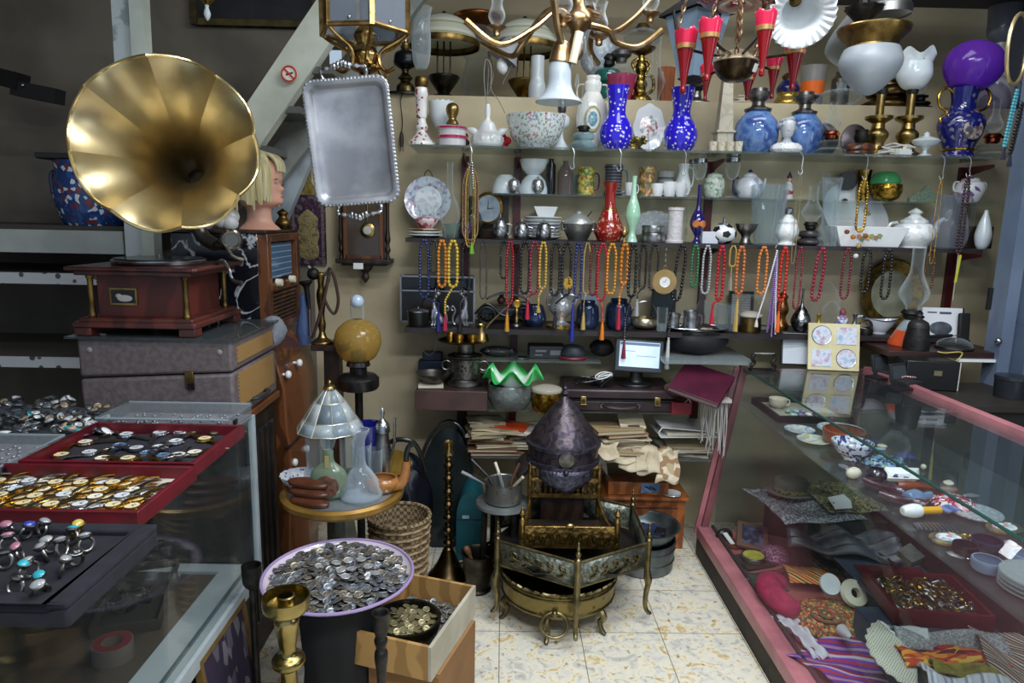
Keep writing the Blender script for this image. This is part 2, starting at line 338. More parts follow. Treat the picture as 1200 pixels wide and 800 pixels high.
DOORX=door()
def tube(x,y,z,p,L_=1.2,w=.16,rz=0,col=(.90,.95,1),rot=None):
 d=bpy.data.lights.new('ceiling_or_side_light','AREA');d.shape='RECTANGLE';d.size=L_;d.size_y=w;d.energy=p;d.color=col
 o=bpy.data.objects.new('ceiling_or_side_light',d);COL.objects.link(o);o.location=(x,y,z);o.rotation_euler=rot or(0,0,rz)
tube(.6,1.75,2.86,34);tube(1.2,.9,2.86,26);tube(-.2,.8,2.86,12);tube(.6,-.2,2.75,58,w=.3);tube(1.05,2.6,2.84,10,w=.4);tube(2.62,1.0,1.75,9,L_=1.3,w=.9,col=(.82,.91,1),rot=(0,PI/2,0))  # last one is an added daylight panel by the right wall for horn highlight
wd=bpy.data.worlds.new('world');SC.world=wd;wd.use_nodes=True;wd.node_tree.nodes['Background'].inputs[0].default_value=(.55,.68,.85,1);wd.node_tree.nodes['Background'].inputs[1].default_value=.78
def shelving():
 xl,xr=onz(480,Z1,YS).x,2.08
 red=mt('5a1c20','481519',sc=5,rough=.4);dark=mt('2c2527','1f1a1c',sc=6,rough=.5)
 for i,(nm,z,y0,y1,a,b,th,m,lb)in enumerate([('glass_shelf',Z1,YS,YW,xl,xr,.010,GSHELF,'long greenish glass shelf, uppermost on the back wall'),('glass_shelf',ZG,YG,YW,onz(577,ZG,YG).x,onz(1100,ZG,YG).x,.008,GSHELF,'set-back glass shelf with white bowls and cups'),('wooden_shelf',Z2,YS,YW,onz(475,Z2,YS).x,onz(1152,Z2,YS).x,.018,dark,'dark shelf board the bead necklaces hang from'),('wooden_shelf',Z3,YS,YW,onz(474,Z3,YS).x,onz(1120,Z3,YS).x,.022,dark,'dark shelf board behind the bead tassels')]):
  solo(nm,lb,'shelf',G().box(((a+b)/2,(y0+y1)/2,z-th/2-.0006),(b-a,y1-y0,th)),m)
 for px,nmb in((545,'left end of the wall shelves'),(606,'pink and blue vases'),(832,'soccer ball ornament'),(1128,'pear shaped vase')):
  x=onz(px,1.6,3.235).x;zlo=.40 if px<1000 else 1.0
  t=thing('shelf_upright',{545:'dark red wall upright at the left end of the shelves',606:'dark red wall upright behind the silver balls and red necklace',832:'dark red wall upright behind the soccer ball ornament',1128:'dark red wall upright behind the floral sugar pot at right'}[px],'upright',(x,3.265,0))
  part('rail',G().box((0,0,(zlo+1.79)/2),(.034,.026,1.79-zlo)),red,t)
  for z in(Z1,Z2,Z3):
   part('bracket',G().prism([(-.0,0),(-.20,0),(-.20,-.012),(-.0,-.05)],-.004,.004,Tm((0,0,z-.0235),rz=PI/2)@Matrix.Rotation(PI/2,4,'X')),red,t)
shelving()
# SHELF OBJECTS
def handle(r,z0,z1,out,th,side=1,M=None,flat=1):
 """C-shaped handle in the xz plane"""
 return G().tube(spl([(side*r,0,z0),(side*(r+out*.8),0,z0+(z1-z0)*.1),(side*(r+out),0,(z0+z1)/2),(side*(r+out*.8),0,z1-(z1-z0)*.08),(side*r,0,z1)],5),th,8,M=M,flat=flat)
CHIM=S([(.30,0),(.32,.08),(.62,.22),(.66,.32),(.42,.5),(.30,.62),(.28,.8),(.30,1)])
def oil_lamp(name,label,px,Y,z0,ytop,w,font,burner=BRASSD,chim=GLASS,zf=.27,zb=.40,fp=None,cw=.8,group=None,base=None):
 """font, burner with wick knob, chimney"""
 fp=fp or S([(.75,0),(.98,.1),(1,.3),(.62,.5),(.85,.62),(.8,.9),(.4,1)])
 P=[('font',font,[(r,z*zf)for r,z in fp])]
 bp=[(.28,zf),(.42,zf+(zb-zf)*.2),(.42,zf+(zb-zf)*.5),(.55,zf+(zb-zf)*.65),(.5,zf+(zb-zf)*.8),(.4,zb)]
 P.append(('burner',burner,bp))
 if chim:P.append(('chimney',chim,[(r*cw,zb-.02+z*(1-zb+.02))for r,z in CHIM],.0015))
 def ex(t,W,H):part('wick_knob',G().tube([(0,-W*.4,H*(zf+(zb-zf)*.5)),(0,-W*.95,H*(zf+(zb-zf)*.5))],.0022).lathe([(0,0),(.007,0),(.007,.004),(0,.004)],12,Tm((0,-W*.95,H*(zf+(zb-zf)*.5)),rx=PI/2)),burner,t)
 return vessel(name,label,'oil lamp',px,Y,z0,ytop,w,P,group,extra=ex)
def top_shelf():
 z,Y=Z1,3.06
 red_ov=mt('e8e6e4','a5332e','spots',sc=55,lo=.30,rough=.2,coat=.5)
 def sc_(r,zz,a,k):return(r*(1+(.10*math.cos(a*6)if k>.93 else 0)),zz)
 t=vessel('banquet_lamp','tall white and red overlay candle lamp with etched clear hurricane shade','lamp',494,Y,z,30,32,[('base',red_ov,S([(1,0),(.96,.03),(.7,.06),(.45,.10),(.36,.13)])),('stem',red_ov,S([(.36,.13),(.46,.16),(.34,.2),(.30,.23)])+[(.38,.24),(.40,.40),(.46,.42),(.5,.45),(.40,.49)]),('burner_collar',BRASSD,[(.40,.49),(.46,.5),(.5,.52),(.5,.565),(.42,.58)])])
 part('hurricane_shade',G().lathe(hollow([(r*.046,zz*.56)for r,zz in S([(.42,.56),(.7,.60),(.86,.68),(.88,.78),(.80,.88),(.86,.95),(1.02,1)])],.0015),30,wob=sc_),gls('f2f5f6',.10,.8,body='dde5e9'),t)
 part('panel',G().box((0,-.0205,.175),(.012,.003,.07)),mt('b0502e',rough=.3),t)
 def scallop(r,zz,a,k):return(r*(1+(.05*abs(math.cos(a*7))if .5<k<.62 else 0)),zz+(.006*abs(math.cos(a*7))if .4<k<.6 else 0))
 vessel('milk_glass_compote','white scalloped milk glass bowl on foot behind the hurricane lamp','bowl',517,3.17,z,120,30,[('bowl',OPAL,S([(.7,0),(.6,.05),(.25,.18),(.22,.35),(.6,.5),(.9,.7),(1,1)]),.004)],wob=scallop)
 cr=mt('d9d5d8',rough=.15,coat=.5);pk=mt('b02a55',rough=.15,coat=.5)
 t=vessel('banded_jar','squat white jar with two raspberry pink bands and brass finial','jar',530,Y,z,120,35,[('body',cr,[(.9,0),(.92,.03),(.92,.16),(1,.17),(1,.24),(.9,.26),(.9,.38),(1,.39),(1,.44),(.9,.46),(.5,.48)]),('finial',BRASS,[(.42,.48)]+S([(.45,.5),(.36,.57),(.26,.64),(.4,.76),(.44,.86),(.3,.96),(0,1)])),('band',pk,[(.92,.165),(1.01,.17),(1.01,.235),(.92,.245)],0,1),('band',pk,[(.92,.385),(1.01,.39),(1.01,.44),(.92,.45)],0,1)])
 def shellx(t,W,H):
  for k in range(10):
   a=2*PI*k/10;part('shell_petal',G().ball((W*.8*math.cos(a),W*.8*math.sin(a),H*.17),W*.24,10,(1,1,1.3)),WHITE,t)
 t=vessel('figural_lamp_base','white porcelain lamp base of birds over a leafy band with bulb socket','lamp',571,Y,z,122,38,[('base',WHITE,S([(.85,0),(.98,.08),(.95,.25),(.7,.34),(.55,.45),(.42,.56),(.18,.64),(.14,.72)])),('socket',WHITE,[(.15,.7),(.17,.74),(.17,.9),(.12,1)])],extra=shellx)
 W=19*mpp(t.location);H=.16
 for s in(-1,1):
  part('bird',G().lathe(S([(0,0),(.010,.008),(.016,.022),(.011,.04),(.0,.056)]),12,Tm((s*W*.55,-.01,.055),ry=s*1.15)),WHITE,t)
 part('cable',G().tube(spl([(0,0,.16),(-.012,0,.22),(-.018,0,.30),(-.01,0,.36),(.012,0,.33),(.014,0,.24),(.045,.02,.2),(.075,.05,.15)],6),.002,6),mt('8e8a82',rough=.5),t)
 for q,px,py in((0,546,152),(1,592,149)):
  p=atY(px,py,3.1);p.z=z;g=G();rr=R
  for k in range(7):g.ball((rr.uniform(-.016,.016),rr.uniform(-.01,.01),.014+k*.006),.013,8)
  solo('fabric_flower',['dark purple crumpled trimming beside the pink banded jar','bright red fabric trimming beside the floral bowl'][q],'ornament',g,mt(['2a2030','b01428'][q],rough=.8),p)
 flo=mt('dfe6e4',['cfdcd8','dfe6e4','d5dedb','8fb0a8','dfe6e4','c97a74','dfe6e4','e6ebea','b0a8c0','dfe6e4','8aa890','dfe6e4'],'cell',sc=120,rough=.15,coat=.5)
 vessel('floral_bowl','large pale blue porcelain bowl painted with red and green flowers','bowl',627,3.08,z,136,70,[('bowl',flo,S([(.5,0),(.52,.05),(.78,.3),(.93,.65),(1,1)]),.005)])
 vessel('opal_candlestick','white glass candlestick squeezed between floral bowl and clear oil lamp','candlestick',657,3.14,z,112,24,[('body',OPAL,S([(.9,0),(.85,.04),(.3,.2),(.22,.35),(.7,.45),(.75,.6),(.3,.68)])),('metal_collar',PEWT,[(.3,.68),(.42,.72),(.42,.86),(.3,.92),(.3,1)])])
 bl=gls('d3e6ea',.25,.6,body='a9c3ca');oil_lamp('oil_lamp','small clear oil lamp with pale blue glass font left of first cobalt vase',683,3.05,z,98,30,bl,IRON,GLASS,.26,.36)
 med=mt('e6e4dc',rough=.2,coat=.5)
 def flask(t,W,H):
  for s in(-1,1):part('handle',handle(W*.55,H*.68,H*.88,s*0+W*.42,.004,s),mt('ddd9cf','b8995a',sc=30,rough=.25),t)
  for rr,m,y in((.62,mt('c2a75c','8a9a6a','cell',sc=120,rough=.4),-.004),(.50,mt('e9e7e0',rough=.3),-.006),(.36,mt('6aa5b5',['9cc3c9','4b7f8f','d8d8c8','6aa5b5'],'cell',sc=90,rough=.4),-.008)):
   part('medallion',G().lathe([(0,0),(W*rr,0),(W*rr*.96,.003),(0,.003)],28,Tm((0,-W*.42+y,H*.42),rx=PI/2,s=(.8,1.25,1))),m,t)
 vessel('moon_flask','white porcelain flask with gilt handles and blue oval medallion','vase',692,3.16,z,88,38,[('body',med,S([(.4,0),(.42,.05),(.65,.15),(.98,.38),(.92,.58),(.6,.72),(.45,.78)])),('neck',med,S([(.45,.78),(.5,.82),(.52,.9),(.42,.93),(.44,.98),(.3,1)]))],sy=.45,extra=flask)
 cob=mt('2a1ccc','e0d8e4','spots',sc=54,lo=.25,rough=.12,coat=.6)
 vp=S([(.62,0),(.72,.03),(.93,.12),(1,.25),(.92,.38),(.68,.49),(.58,.54),(.55,.58),(.52,.66),(.6,.82),(.7,1)])
 for px,yt,lb in((721,101,'cobalt blue vase with white flower dots left of the portrait plate'),(796,103,'cobalt blue vase with white flower dots right of the portrait plate')):
  vessel('cobalt_vase',lb,'vase',px,3.06,z,yt,39,[('body',cob,vp,.004)],group='cobalt blue dotted vases')
 p=onz(759,z,3.16);t=thing('portrait_plate','white scalloped plate painted with figures standing upright between the cobalt vases','plate',p,rot=(-.12,0,0))
 T=Tm((0,0,.11),rx=PI/2,s=(.78,1.15,1))
 part('rim',G().lathe([(0,0),(.055,.0),(.06,.004),(.088,.014),(.09,.017),(.084,.016),(.056,.007),(0,.006)],40,T,wob=lambda r,zz,a,k:(r*(1+.035*math.cos(a*8)*(r>.07)),zz)),WHITE,t)
 part('painting',G().lathe([(0,.0065),(.052,.0065),(.052,.0075),(0,.0075)],32,T),mt('dfe3e2',['e6e8e6','c9b8c0','dfe3e2','b05a5a','9aa8a0','e6e8e6'],'cell',sc=75,rough=.25,coat=.4),t)
 part('plate_stand',G().box((0,.02,.02),(.08,.05,.01)).box((0,.05,.07),(.06,.008,.10)),BRASSD,t)
 for px,yt,w,lb in((765,158,14,'tiny clear shot glass in front of the portrait plate'),(777,162,10,'tiny clear glass tumbler close beside the second cobalt vase')):
  vessel('shot_glass',lb,'glass',px,3.03,z,yt,w,[('bowl',GLASS,[(.75,0),(.78,.15),(1,1)],.0015)])
 g=G();q=onz(744,z,3.05)
 g.lathe(S([(.02,0),(.03,.006),(.018,.012),(.034,.03),(.05,.042)]),18,wob=lambda r,zz,a,k:(r*(1+.2*math.cos(a*5)),zz),sy=.6)
 for k in range(9):g.ball((.04*math.cos(k*.7),.022*math.sin(k*.7),.036+.008*(k%3)),.011,8)
 solo('gilt_ornament','lumpy gilt metal ornament at the foot of the first cobalt vase','ornament',g,mt('b3a05e','4d4426',sc=60,rough=.3,metal=1,bump=.4),q)
 solo('glass_ball','little silvery glass ball at the shelf edge left of first cobalt vase','ball',G().ball((0,0,.009),.009),CRYS,onz(708,z,3.0))
 ob=mt('bdb49c','d2c9b3','vein',sc=9,lo=.0,hi=.05,rough=.35)
 p=onz(846,z,3.13);k=mpp(p);H=atY(846,66,3.13).z-z
 t=thing('marble_obelisk','cream marble obelisk column on a square plinth','obelisk',p)
 part('plinth',G().box((0,0,.0125),(.085,.085,.025)).box((0,0,.057),(.070,.070,.064)).box((0,0,.094),(.084,.084,.010)),ob,t,bev=.002);part('shaft',G().box((0,0,.099+(H-.099)/2),(.064,.064,H-.099),tap=.45),ob,t)
 bb=None
 cup=mt('ddd6c2','b89a4a','spots',sc=95,lo=.3,rough=.3)
 for i,px in enumerate((835,845,855,865)):
  vessel('liqueur_cup','%s of the four little cream and gold cups before the obelisk'%['leftmost','second from left','third from left','rightmost'][i],'cup',px,3.03+.006*(i%2),z,166,10,[('bowl',cup,[(.8,0),(.82,.1),(.9,.6),(1,1)],.0015)],group='little cream cups',n=16)
 bgl=mt('4668a8','6d8fc4',sc=14,rough=.12,coat=.6,c3='3b5796');
 for px,w,yt,Yd,lb in((884,50,104,3.10,'blue glass globe oil lamp left of the white bust'),(938,46,108,3.13,'blue glass globe oil lamp right behind the white bust')):
  def bx(t,W,H):
   for k in range(8):part('gallery_prong',G().box((W*.36*math.cos(k*PI/4),W*.36*math.sin(k*PI/4),H*.965),(.006,.003,H*.07),rz=k*PI/4),PEWT,t)
   part('wick_knob',G().tube([(W*.1,-W*.4,H*.84),(W*.3,-W*.62,H*.84)],.0025).lathe([(0,0),(.009,0),(.009,.004),(0,.004)],14,Tm((W*.3,-W*.62,H*.84),rx=PI/2)),SILV,t)
  vessel('globe_lamp',lb,'oil lamp',px,Yd,z,yt,w,[('globe',bgl,S([(.55,0),(.7,.03),(.95,.18),(1,.33),(.9,.5),(.6,.62),(.52,.66)])),('shoulder_ring',PEWT,[(.52,.655),(.6,.66),(.62,.69),(.45,.71),(.3,.74)]),('burner',PEWT,[(.3,.73),(.28,.80),(.42,.84),(.6,.88),(.66,.93),(.4,.94),(.38,1)])],group='blue globe oil lamps',extra=bx)
 p=onz(921,z,3.02);t=thing('bust','small white porcelain bust of a woman with draped shoulders','bust',p)
 bm_=mt('d3d6d8','b9bdc0',sc=20,rough=.35)
 g=G().lathe(S([(.055,0),(.066,.012),(.062,.026),(.045,.037),(.026,.044),(.017,.054),(.0145,.066),(.016,.075)]),28,sy=.7)
 g.lathe(S([(0,.068),(.016,.072),(.023,.085),(.027,.102),(.026,.12),(.017,.133),(0,.137)]),22,Tm((-.004,-.006,-.012),s=(1.22,1.22,1.1)),sx=.92)
 g.lathe(S([(0,0),(.003,.002),(.0045,.008),(.002,.02),(0,.022)],3),8,Tm((-.010,-.036,.085)))
 g.ball((-.010,-.033,.078),.005,8,(1.4,.6,.5));part('body',g,bm_,t)
 h=G()
 for k in range(24):
  a=k*.55;h.ball((-.004+.033*math.cos(a)*(1-k/50),.003+.034*math.sin(a)*(1-k/50),.104+k*.0016),.012,8)
 h.ball((.002,.04,.1),.016,10);part('hair',h,mt('a9adb2',rough=.45),t)
 part('drapery',G().lathe([(.060,.004),(.069,.014),(.065,.028),(.048,.040),(.044,.037),(.058,.026)],40,sy=.74,wob=lambda r,zz,a,k:(r*(1+.03*math.cos(a*9)),zz)),mt('e0e2e3','6d7a8a','spots',sc=110,lo=.22,rough=.3),t)
 dk=mt('6a6266','4a4246',sc=10,rough=.3,metal=.8)
 for px,Yd,lb in((965,3.17,'round tarnished tin reflector left behind the copper burner lamp'),(1000,3.18,'round tarnished tin reflector behind the brown wooden block')):
  p=onz(px,z,Yd);t=thing('lamp_reflector',lb,'reflector',p,rot=(-.1,0,0));k=19*mpp(p)
  part('dish',G().lathe([(0,.012),(k*.6,.008),(k*.95,0),(k,.002),(k,.006),(k*.6,.014),(0,.017)],28,Tm((0,0,k+.004),rx=PI/2,s=(.85,1,1))),dk,t);part('rim',G().torus((0,0,0),k*.97,.004,M=Tm((0,0,k+.004),rx=PI/2,s=(.85,1,1))),mt('3c3a3e',rough=.4,metal=.5),t)
 cop=mt('a5583a','7a3d28',sc=30,rough=.25,metal=1)
 oil_lamp('oil_lamp','clear oil lamp with copper burner right of the blue globe lamps',972,3.05,z,120,34,GLASSD,cop,GLASS,.28,.46)
 p=onz(1007,z,3.04);t=thing('wooden_block_lamp','reddish brown ribbed wooden lamp foot holding a dark burner','lamp',p)
 part('foot',G().lathe([(.05,0),(.06,.006),(.055,.016),(.062,.022),(.058,.034),(.048,.046),(.03,.05)],30),mt('6d4028','45281a','wood',sc=6,rough=.3,coat=.3),t);part('burner',G().lathe([(.02,.05),(.024,.06),(.03,.075),(.026,.09),(.028,.105),(.018,.108)],20),IRON,t)
 for px,yt,sh,lb in((1025,104,0,'polished brass candlestick lamp without its shade'),(1060,104,1,'polished brass candlestick lamp with white tulip glass shade')):
  Yd=3.12
  t=vessel('brass_table_lamp',lb,'lamp',px,Yd,z,yt,38,[('base',BRASS,S([(1,0),(.95,.04),(.5,.12),(.42,.2),(.62,.3),(.62,.36),(.4,.42)])),('bowl',BRASS,[(.4,.42),(.36,.5),(.78,.56),(.8,.60),(.3,.62)]),('candle_tube',BRASS,[(.24,.6),(.24,.92),(.3,.93)]),('socket',BLACK,[(.3,.92),(.34,.94),(.34,1),(.2,1)])])
  if sh:
   h0=(atY(px,yt,Yd).z-z)
   part('tulip_shade',G().lathe(hollow([(r*.078,h0-.005+zz*.155)for r,zz in S([(.28,0),(.62,.1),(.9,.35),(.88,.6),(.82,.78),(.98,1)])],.003),36,wob=lambda r,zz,a,k:(r,zz+(.016*math.cos(a*5)if .38<k<.62 else 0))),OPAL,t)
 def compx(t,W,H):part('foot',G().lathe([(0,0),(W*.5,0),(W*.48,H*.05),(W*.15,H*.14),(W*.14,H*.26),(W*.4,H*.36)],24),OPAL,t)
 vessel('covered_compote','white milk glass covered dish with pointed lid left of the gold handled urn','dish',1083,3.03,z,154,31,[('bowl',OPAL,[(.3,.34),(.8,.48),(1,.62),(.9,.66)]),('lid',OPAL,[(.92,.66)]+S([(.8,.70),(.3,.80),(.18,.86),(.22,.9),(.0,1)]))],extra=compx)
 dkb=mt('161a5e',['161a5e','1a1f6a','161a5e','161a5e','6a6678','20246e','141757','161a5e'],'cell',sc=75,rough=.12,coat=.6)
 def urn(t,W,H):
  for s in(-1,1):part('handle',G().tube(spl([(s*W*.5,0,H*.93),(s*W*.9,0,H*1.0),(s*W*1.2,0,H*.9),(s*W*1.1,0,H*.74),(s*W*.72,0,H*.66),(s*W*1.02,0,H*.56),(s*W*.9,0,H*.50)],5),.0062,8),GOLD,t)
  part('gold_band',G().lathe([(W*.66,H*.10),(W*.7,H*.11),(W*.7,H*.125),(W*.66,H*.135)],32),GOLD,t)
  part('painted_panel',G().lathe([(0,0),(W*.45,0),(W*.42,.003),(0,.004)],28,Tm((0,-W*.93,H*.38),rx=PI/2,s=(1,1,1))),mt('5a5458',['8a7a72','3d4a58','a59a92','5a3a3a'],'cell',sc=80,rough=.3),t)
 t=vessel('cobalt_urn','dark cobalt urn with gold handles below the purple glass globe','vase',1121,3.08,z,103,50,[('body',dkb,S([(.7,0),(.72,.03),(.62,.1),(.72,.2),(.95,.38),(1,.5),(.86,.6),(.6,.66),(.52,.72),(.52,.85),(.62,1)]),.004)],extra=urn)
 k=mpp(t.location);p=t.location.copy();p.z=atY(1121,103,3.08).z-.006
 pur=gls('9448e0',.38,.5,rough=.08,body='8444d0')
 solo('purple_globe','translucent purple egg shaped glass globe resting on the cobalt urn','lamp shade',G().lathe(S([(.4,0),(.62,.06),(.93,.3),(1,.52),(.88,.76),(.55,.94),(0,1)],6),36,Tm(s=(k*31,k*31,k*53))),pur,p,rot=(0,.22,0))
 oil_lamp('oil_lamp','clear oil lamp with copper burner at the right end of the top shelf',1160,3.08,z,118,36,GLASSD,cop,GLASS,.26,.44)
 g=G()
 for j in range(4):g.tube(spl([(.06*math.cos(a*.52+j)+.01*j+.012*math.sin(a*1.7),.035*math.sin(a*.52+j),.006+.012*j+.008*math.sin(a))for a in range(12)],3),.0032,6)
 solo('flex_cable','coiled white lamp flex lying between the two brass lamps','cable',g,mt('d8d6d0',rough=.4),onz(1045,z,3.03))
 solo('cable_plug','white plug lying beside the coiled lamp flex','plug',G().box((0,0,.012),(.06,.03,.022)).tube([(.03,0,.012),(.05,0,.012)],.002).tube([(.03,.01,.012),(.05,.01,.012)],.002),WHITE,onz(1058,z,2.995),rz=.2,bev=.004)
top_shelf()
def ledge():
 z,Y=ZL,3.40
 dk=mt('3d3a34','25231f',sc=30,rough=.35,metal=.9)
 t=vessel('ball_oil_lamp','black ball oil lamp on pierced brass stem standing at left of the high ledge','oil lamp',475,3.36,z,46,58,[('base',dk,[(1,0),(1,.04),(.4,.08),(.3,.1)]),('stem',mt('7d7048','3d3722',sc=50,rough=.35,metal=1,bump=.5),S([(.4,.1),(.36,.2),(.2,.28),(.3,.34),(.14,.42),(.16,.48)])),('font',mt('17191d',rough=.3,metal=.4),S([(.1,.47),(.44,.56),(.46,.66),(.4,.76),(.12,.83)])),('burner',BRASS,[(.15,.82),(.2,.86),(.2,.92),(.12,.95),(.12,1)])])
 solo('plug_cable','dark flex with two pin plug dangling from the ledge above the silver tray','cable',G().tube(spl([(0,0,0),(-.004,-.02,-.04),(.004,-.02,-.12),(.0,-.02,-.17)],5),.003,6).lathe([(0,-.235),(.008,-.235),(.011,-.2),(.008,-.175),(.003,-.165)],10,Tm((0,-.02,0))).tube([(-.006,-.02,-.235),(-.007,-.02,-.255)],.0018).tube([(.006,-.02,-.235),(.007,-.02,-.255)],.0018),mt('3d362c',rough=.5),onz(471,z-.001,3.27))
 shade=mt('c9cdb8','a09a5a','stripe',sc=6.0,axis='Z',lo=.5,hi=.75,rough=.25,c3='d5d8cc')
 for px,yt,w,m,lb in((520,12,82,dk,'table lamp with pale banded glass dome shade and dark urn foot'),(613,18,82,BRASSD,'table lamp with green and cream dome shade and brass urn foot')):
  def lx(t,W,H):
   for s in(-1,0,1):part('rod',G().tube([(s*W*.18,0,H*.28),(s*W*.18,0,H*.76)],.0045,8),m,t)
  vessel('dome_lamp',lb,'lamp',px,3.50 if px<600 else 3.56,z,yt,w,[('foot',m,S([(.55,0),(.5,.05),(.2,.1),(.18,.12)])),('urn',m,S([(.18,.12),(.42,.26),(.42,.3),(.2,.31)])),('ring',BRASSD,[(1,.60),(1.02,.62),(1.0,.67),(.92,.68),(.9,.62)],0,1),('shade',shade,S([(.97,.67),(.85,.76),(.6,.88),(.2,.95),(0,.955)])),('finial',dk,[(.14,.95),(.08,.965),(.06,.98),(0,1)])],extra=lx,group='dome shaded table lamps')
 gr=mt('23352f',rough=.2,coat=.5)
 vessel('student_lamp','large clear glass lamp globe on a dark green foot between the dome lamps','oil lamp',558,3.76,z,12,46,[('foot',gr,S([(.8,0),(.76,.05),(.4,.09),(.3,.12)])),('globe',GLASSD,S([(.35,.11),(.6,.15),(.75,.3),(.6,.45),(.55,.52),(.98,.62),(.9,.78),(.5,.85)])),('burner',mt('8c5a2e',rough=.3,metal=1),S([(.5,.84),(1.1,.90),(1.15,.95),(.6,.96)])),('chimney',GLASS,[(.3,.95),(.5,.97),(.45,1)])])
 vessel('opal_chimney','tall opal white glass chimney standing behind the floral bowl','chimney',629,3.33,z,66,20,[('glass',gls('eef2f3',.7,.25,rough=.25,body='d5dde0'),S([(1,0),(1,.3),(.8,.5),(.78,1)]),.002)])
 p=onz(583,z,3.34);t=thing('wire_desk_lamp','bare wire lamp frame with grey shade and white bulb on the ledge','lamp',p)
 k=mpp(p);W_=mt('a7a397',rough=.3,metal=.8)
 part('frame',G().tube(spl([(-.05,0,0),(-.045,-.02,.12),(-.05,-.02,.22),(-.10,-.02,.26)],5),.0035,6).tube(spl([(-.05,0,.0),(-.02,-.02,.12),(-.045,-.02,.22),(.03,-.02,.27)],5),.0035,6).tube([(-.07,-.03,.004),(.06,-.03,.004)],.004,6).tube([(.02,-.03,.06),(.09,-.03,.20),(.02,-.03,.26)],.003,6),W_,t)
 part('lamp_shade',G().lathe([(.02,.10),(.03,.095),(.075,0),(.07,0),(.026,.09)],24,Tm((.02,-.03,.17),ry=.5)),mt('9da0a5',rough=.4),t);part('bulb',G().lathe(S([(0,0),(.018,.012),(.026,.035),(.018,.06),(.01,.072),(0,.074)]),16,Tm((.028,-.045,.10),ry=-.25)),WHITE,t)
 fr2=gls('dbe3ea',.6,.35,rough=.25,body='b7c2cc',c2='e2e9ee',sc=40)
 def gl2(t,W,H):part('prong',G().torus((0,0,H*.28),W*.4,.004),BRASSD,t)
 vessel('globe_table_lamp','frosted etched globe lamp on grey pottery foot behind the chandelier','lamp',698,3.42,z,22,42,[('foot',mt('4a4f55',rough=.3),S([(.5,0),(.55,.1),(.45,.2),(.4,.24)])),('collar',BRASSD,[(.4,.24),(.42,.32),(.36,.34)]),('globe',fr2,S([(.36,.33),(.8,.42),(1,.6),(.85,.8),(.5,.92),(.5,1)]))],extra=gl2)
 tl=mt('1c5a50',rough=.12,coat=.6)
 oil_lamp('oil_lamp','dark teal glass oil lamp half hidden behind the first cobalt vase',711,3.37,z-.0,64,36,tl,IRON,None,.72,1.0)
 vessel('cranberry_lamp','clear lamp font over cranberry pink glass bowl behind the first cobalt vase','oil lamp',726,3.345,z,58,40,[('pink_bowl',gls('d86a88',.6,.3,body='c04a70'),S([(.6,0),(.75,.2),(.92,.42),(.98,.5)])),('font',GLASSD,S([(.98,.5),(.8,.6),(.35,.72),(.3,.76)])),('burner',PEWT,[(.3,.75),(.34,.82),(.56,.88),(.6,.95),(.4,1)])])
 orn=mt('b5994e','4a3d1e',sc=70,rough=.25,metal=1,bump=.6,bsc=90)
 def fig(t,W,H):
  for s in(-1,1):part('scroll',G().tube(spl([(s*W*.3,0,H*.1),(s*W*.9,0,H*.18),(s*W*.8,0,H*.34),(s*W*.3,0,H*.36),(s*W*.6,0,H*.5),(s*W*.2,0,H*.56)],4),.008,7),orn,t)
 vessel('gilt_figure_lamp','ornate gilt scrollwork lamp stem carrying a clear glass font','oil lamp',749,3.36,z,28,34,[('stem',orn,S([(.9,0),(.8,.06),(.4,.14),(.5,.24),(.3,.34),(.42,.44),(.25,.54),(.22,.6)])),('cup',BRASSD,[(.2,.6),(.8,.66),(.95,.70),(.5,.71)]),('font',GLASSD,S([(.5,.7),(1.2,.78),(1.2,.86),(.6,.93)])),('burner',BRASSD,[(.4,.92),(.5,.95),(.35,1)])],extra=fig)
 vessel('lamp_chimney','tall clear glass lamp chimney beside the gilt scroll lamp','chimney',766,3.33,z,44,24,[('glass',GLASS,S([(.55,0),(.55,.08),(.95,.25),(1,.34),(.6,.5),(.46,.65),(.45,1)]),.0015)])
 p=onz(779,z,3.36);solo('amber_glass_vase','ribbed square amber glass vase left of the red trumpets','vase',G().lathe(hollow([(.036,0),(.040,.16)],.004),28,wob=lambda r,zz,a,k:(r*(1+.05*math.cos(a*14)),zz)),gls('d8946a',.55,.3,body='b8754f'),p)
 def bulbx(t,W,H):part('wick_knob',G().tube([(0,-W*.3,H*.4),(0,-W*.8,H*.4)],.003),BRASSD,t)
 vessel('silver_oil_lamp','small metal lamp with clear chimney behind the left red trumpets','oil lamp',815,3.37,z,72,36,[('base',PEWT,S([(1,0),(.9,.06),(.4,.14),(.3,.3)])),('burner',IRON,[(.3,.3),(.5,.38),(.5,.44),(.3,.48)]),('chimney',GLASS,[(r*.55,.46+zz*.54)for r,zz in CHIM],.0015)],extra=bulbx)
 g=G()
 for j in range(5):g.tube(spl([(.055*math.cos(a*.6+j)+.01*j,.03*math.sin(a*.6+j),.005+.008*j+.006*math.sin(a))for a in range(11)],3),.0035,6)
 solo('cable_coil','coil of pale flex lying on the ledge above the left blue globe lamp','cable',g,mt('bdb8a2',rough=.5),onz(869,z,3.33))
 vessel('gilt_foot_lamp','dark blue lamp font on pierced gilt foot above the white bust','oil lamp',922,3.36,z,86,34,[('gilt_foot',mt('c2a050','3a3018','spots',sc=70,lo=.25,rough=.3,metal=.9),S([(.9,0),(.95,.1),(.7,.3),(.75,.4)])),('font',mt('1a1a48',rough=.15,coat=.5),S([(.75,.4),(.8,.55),(.5,.75),(.4,.8)])),('burner',BRASSD,[(.4,.8),(.5,.9),(.3,1)])])
 p=onz(950,z,3.38)
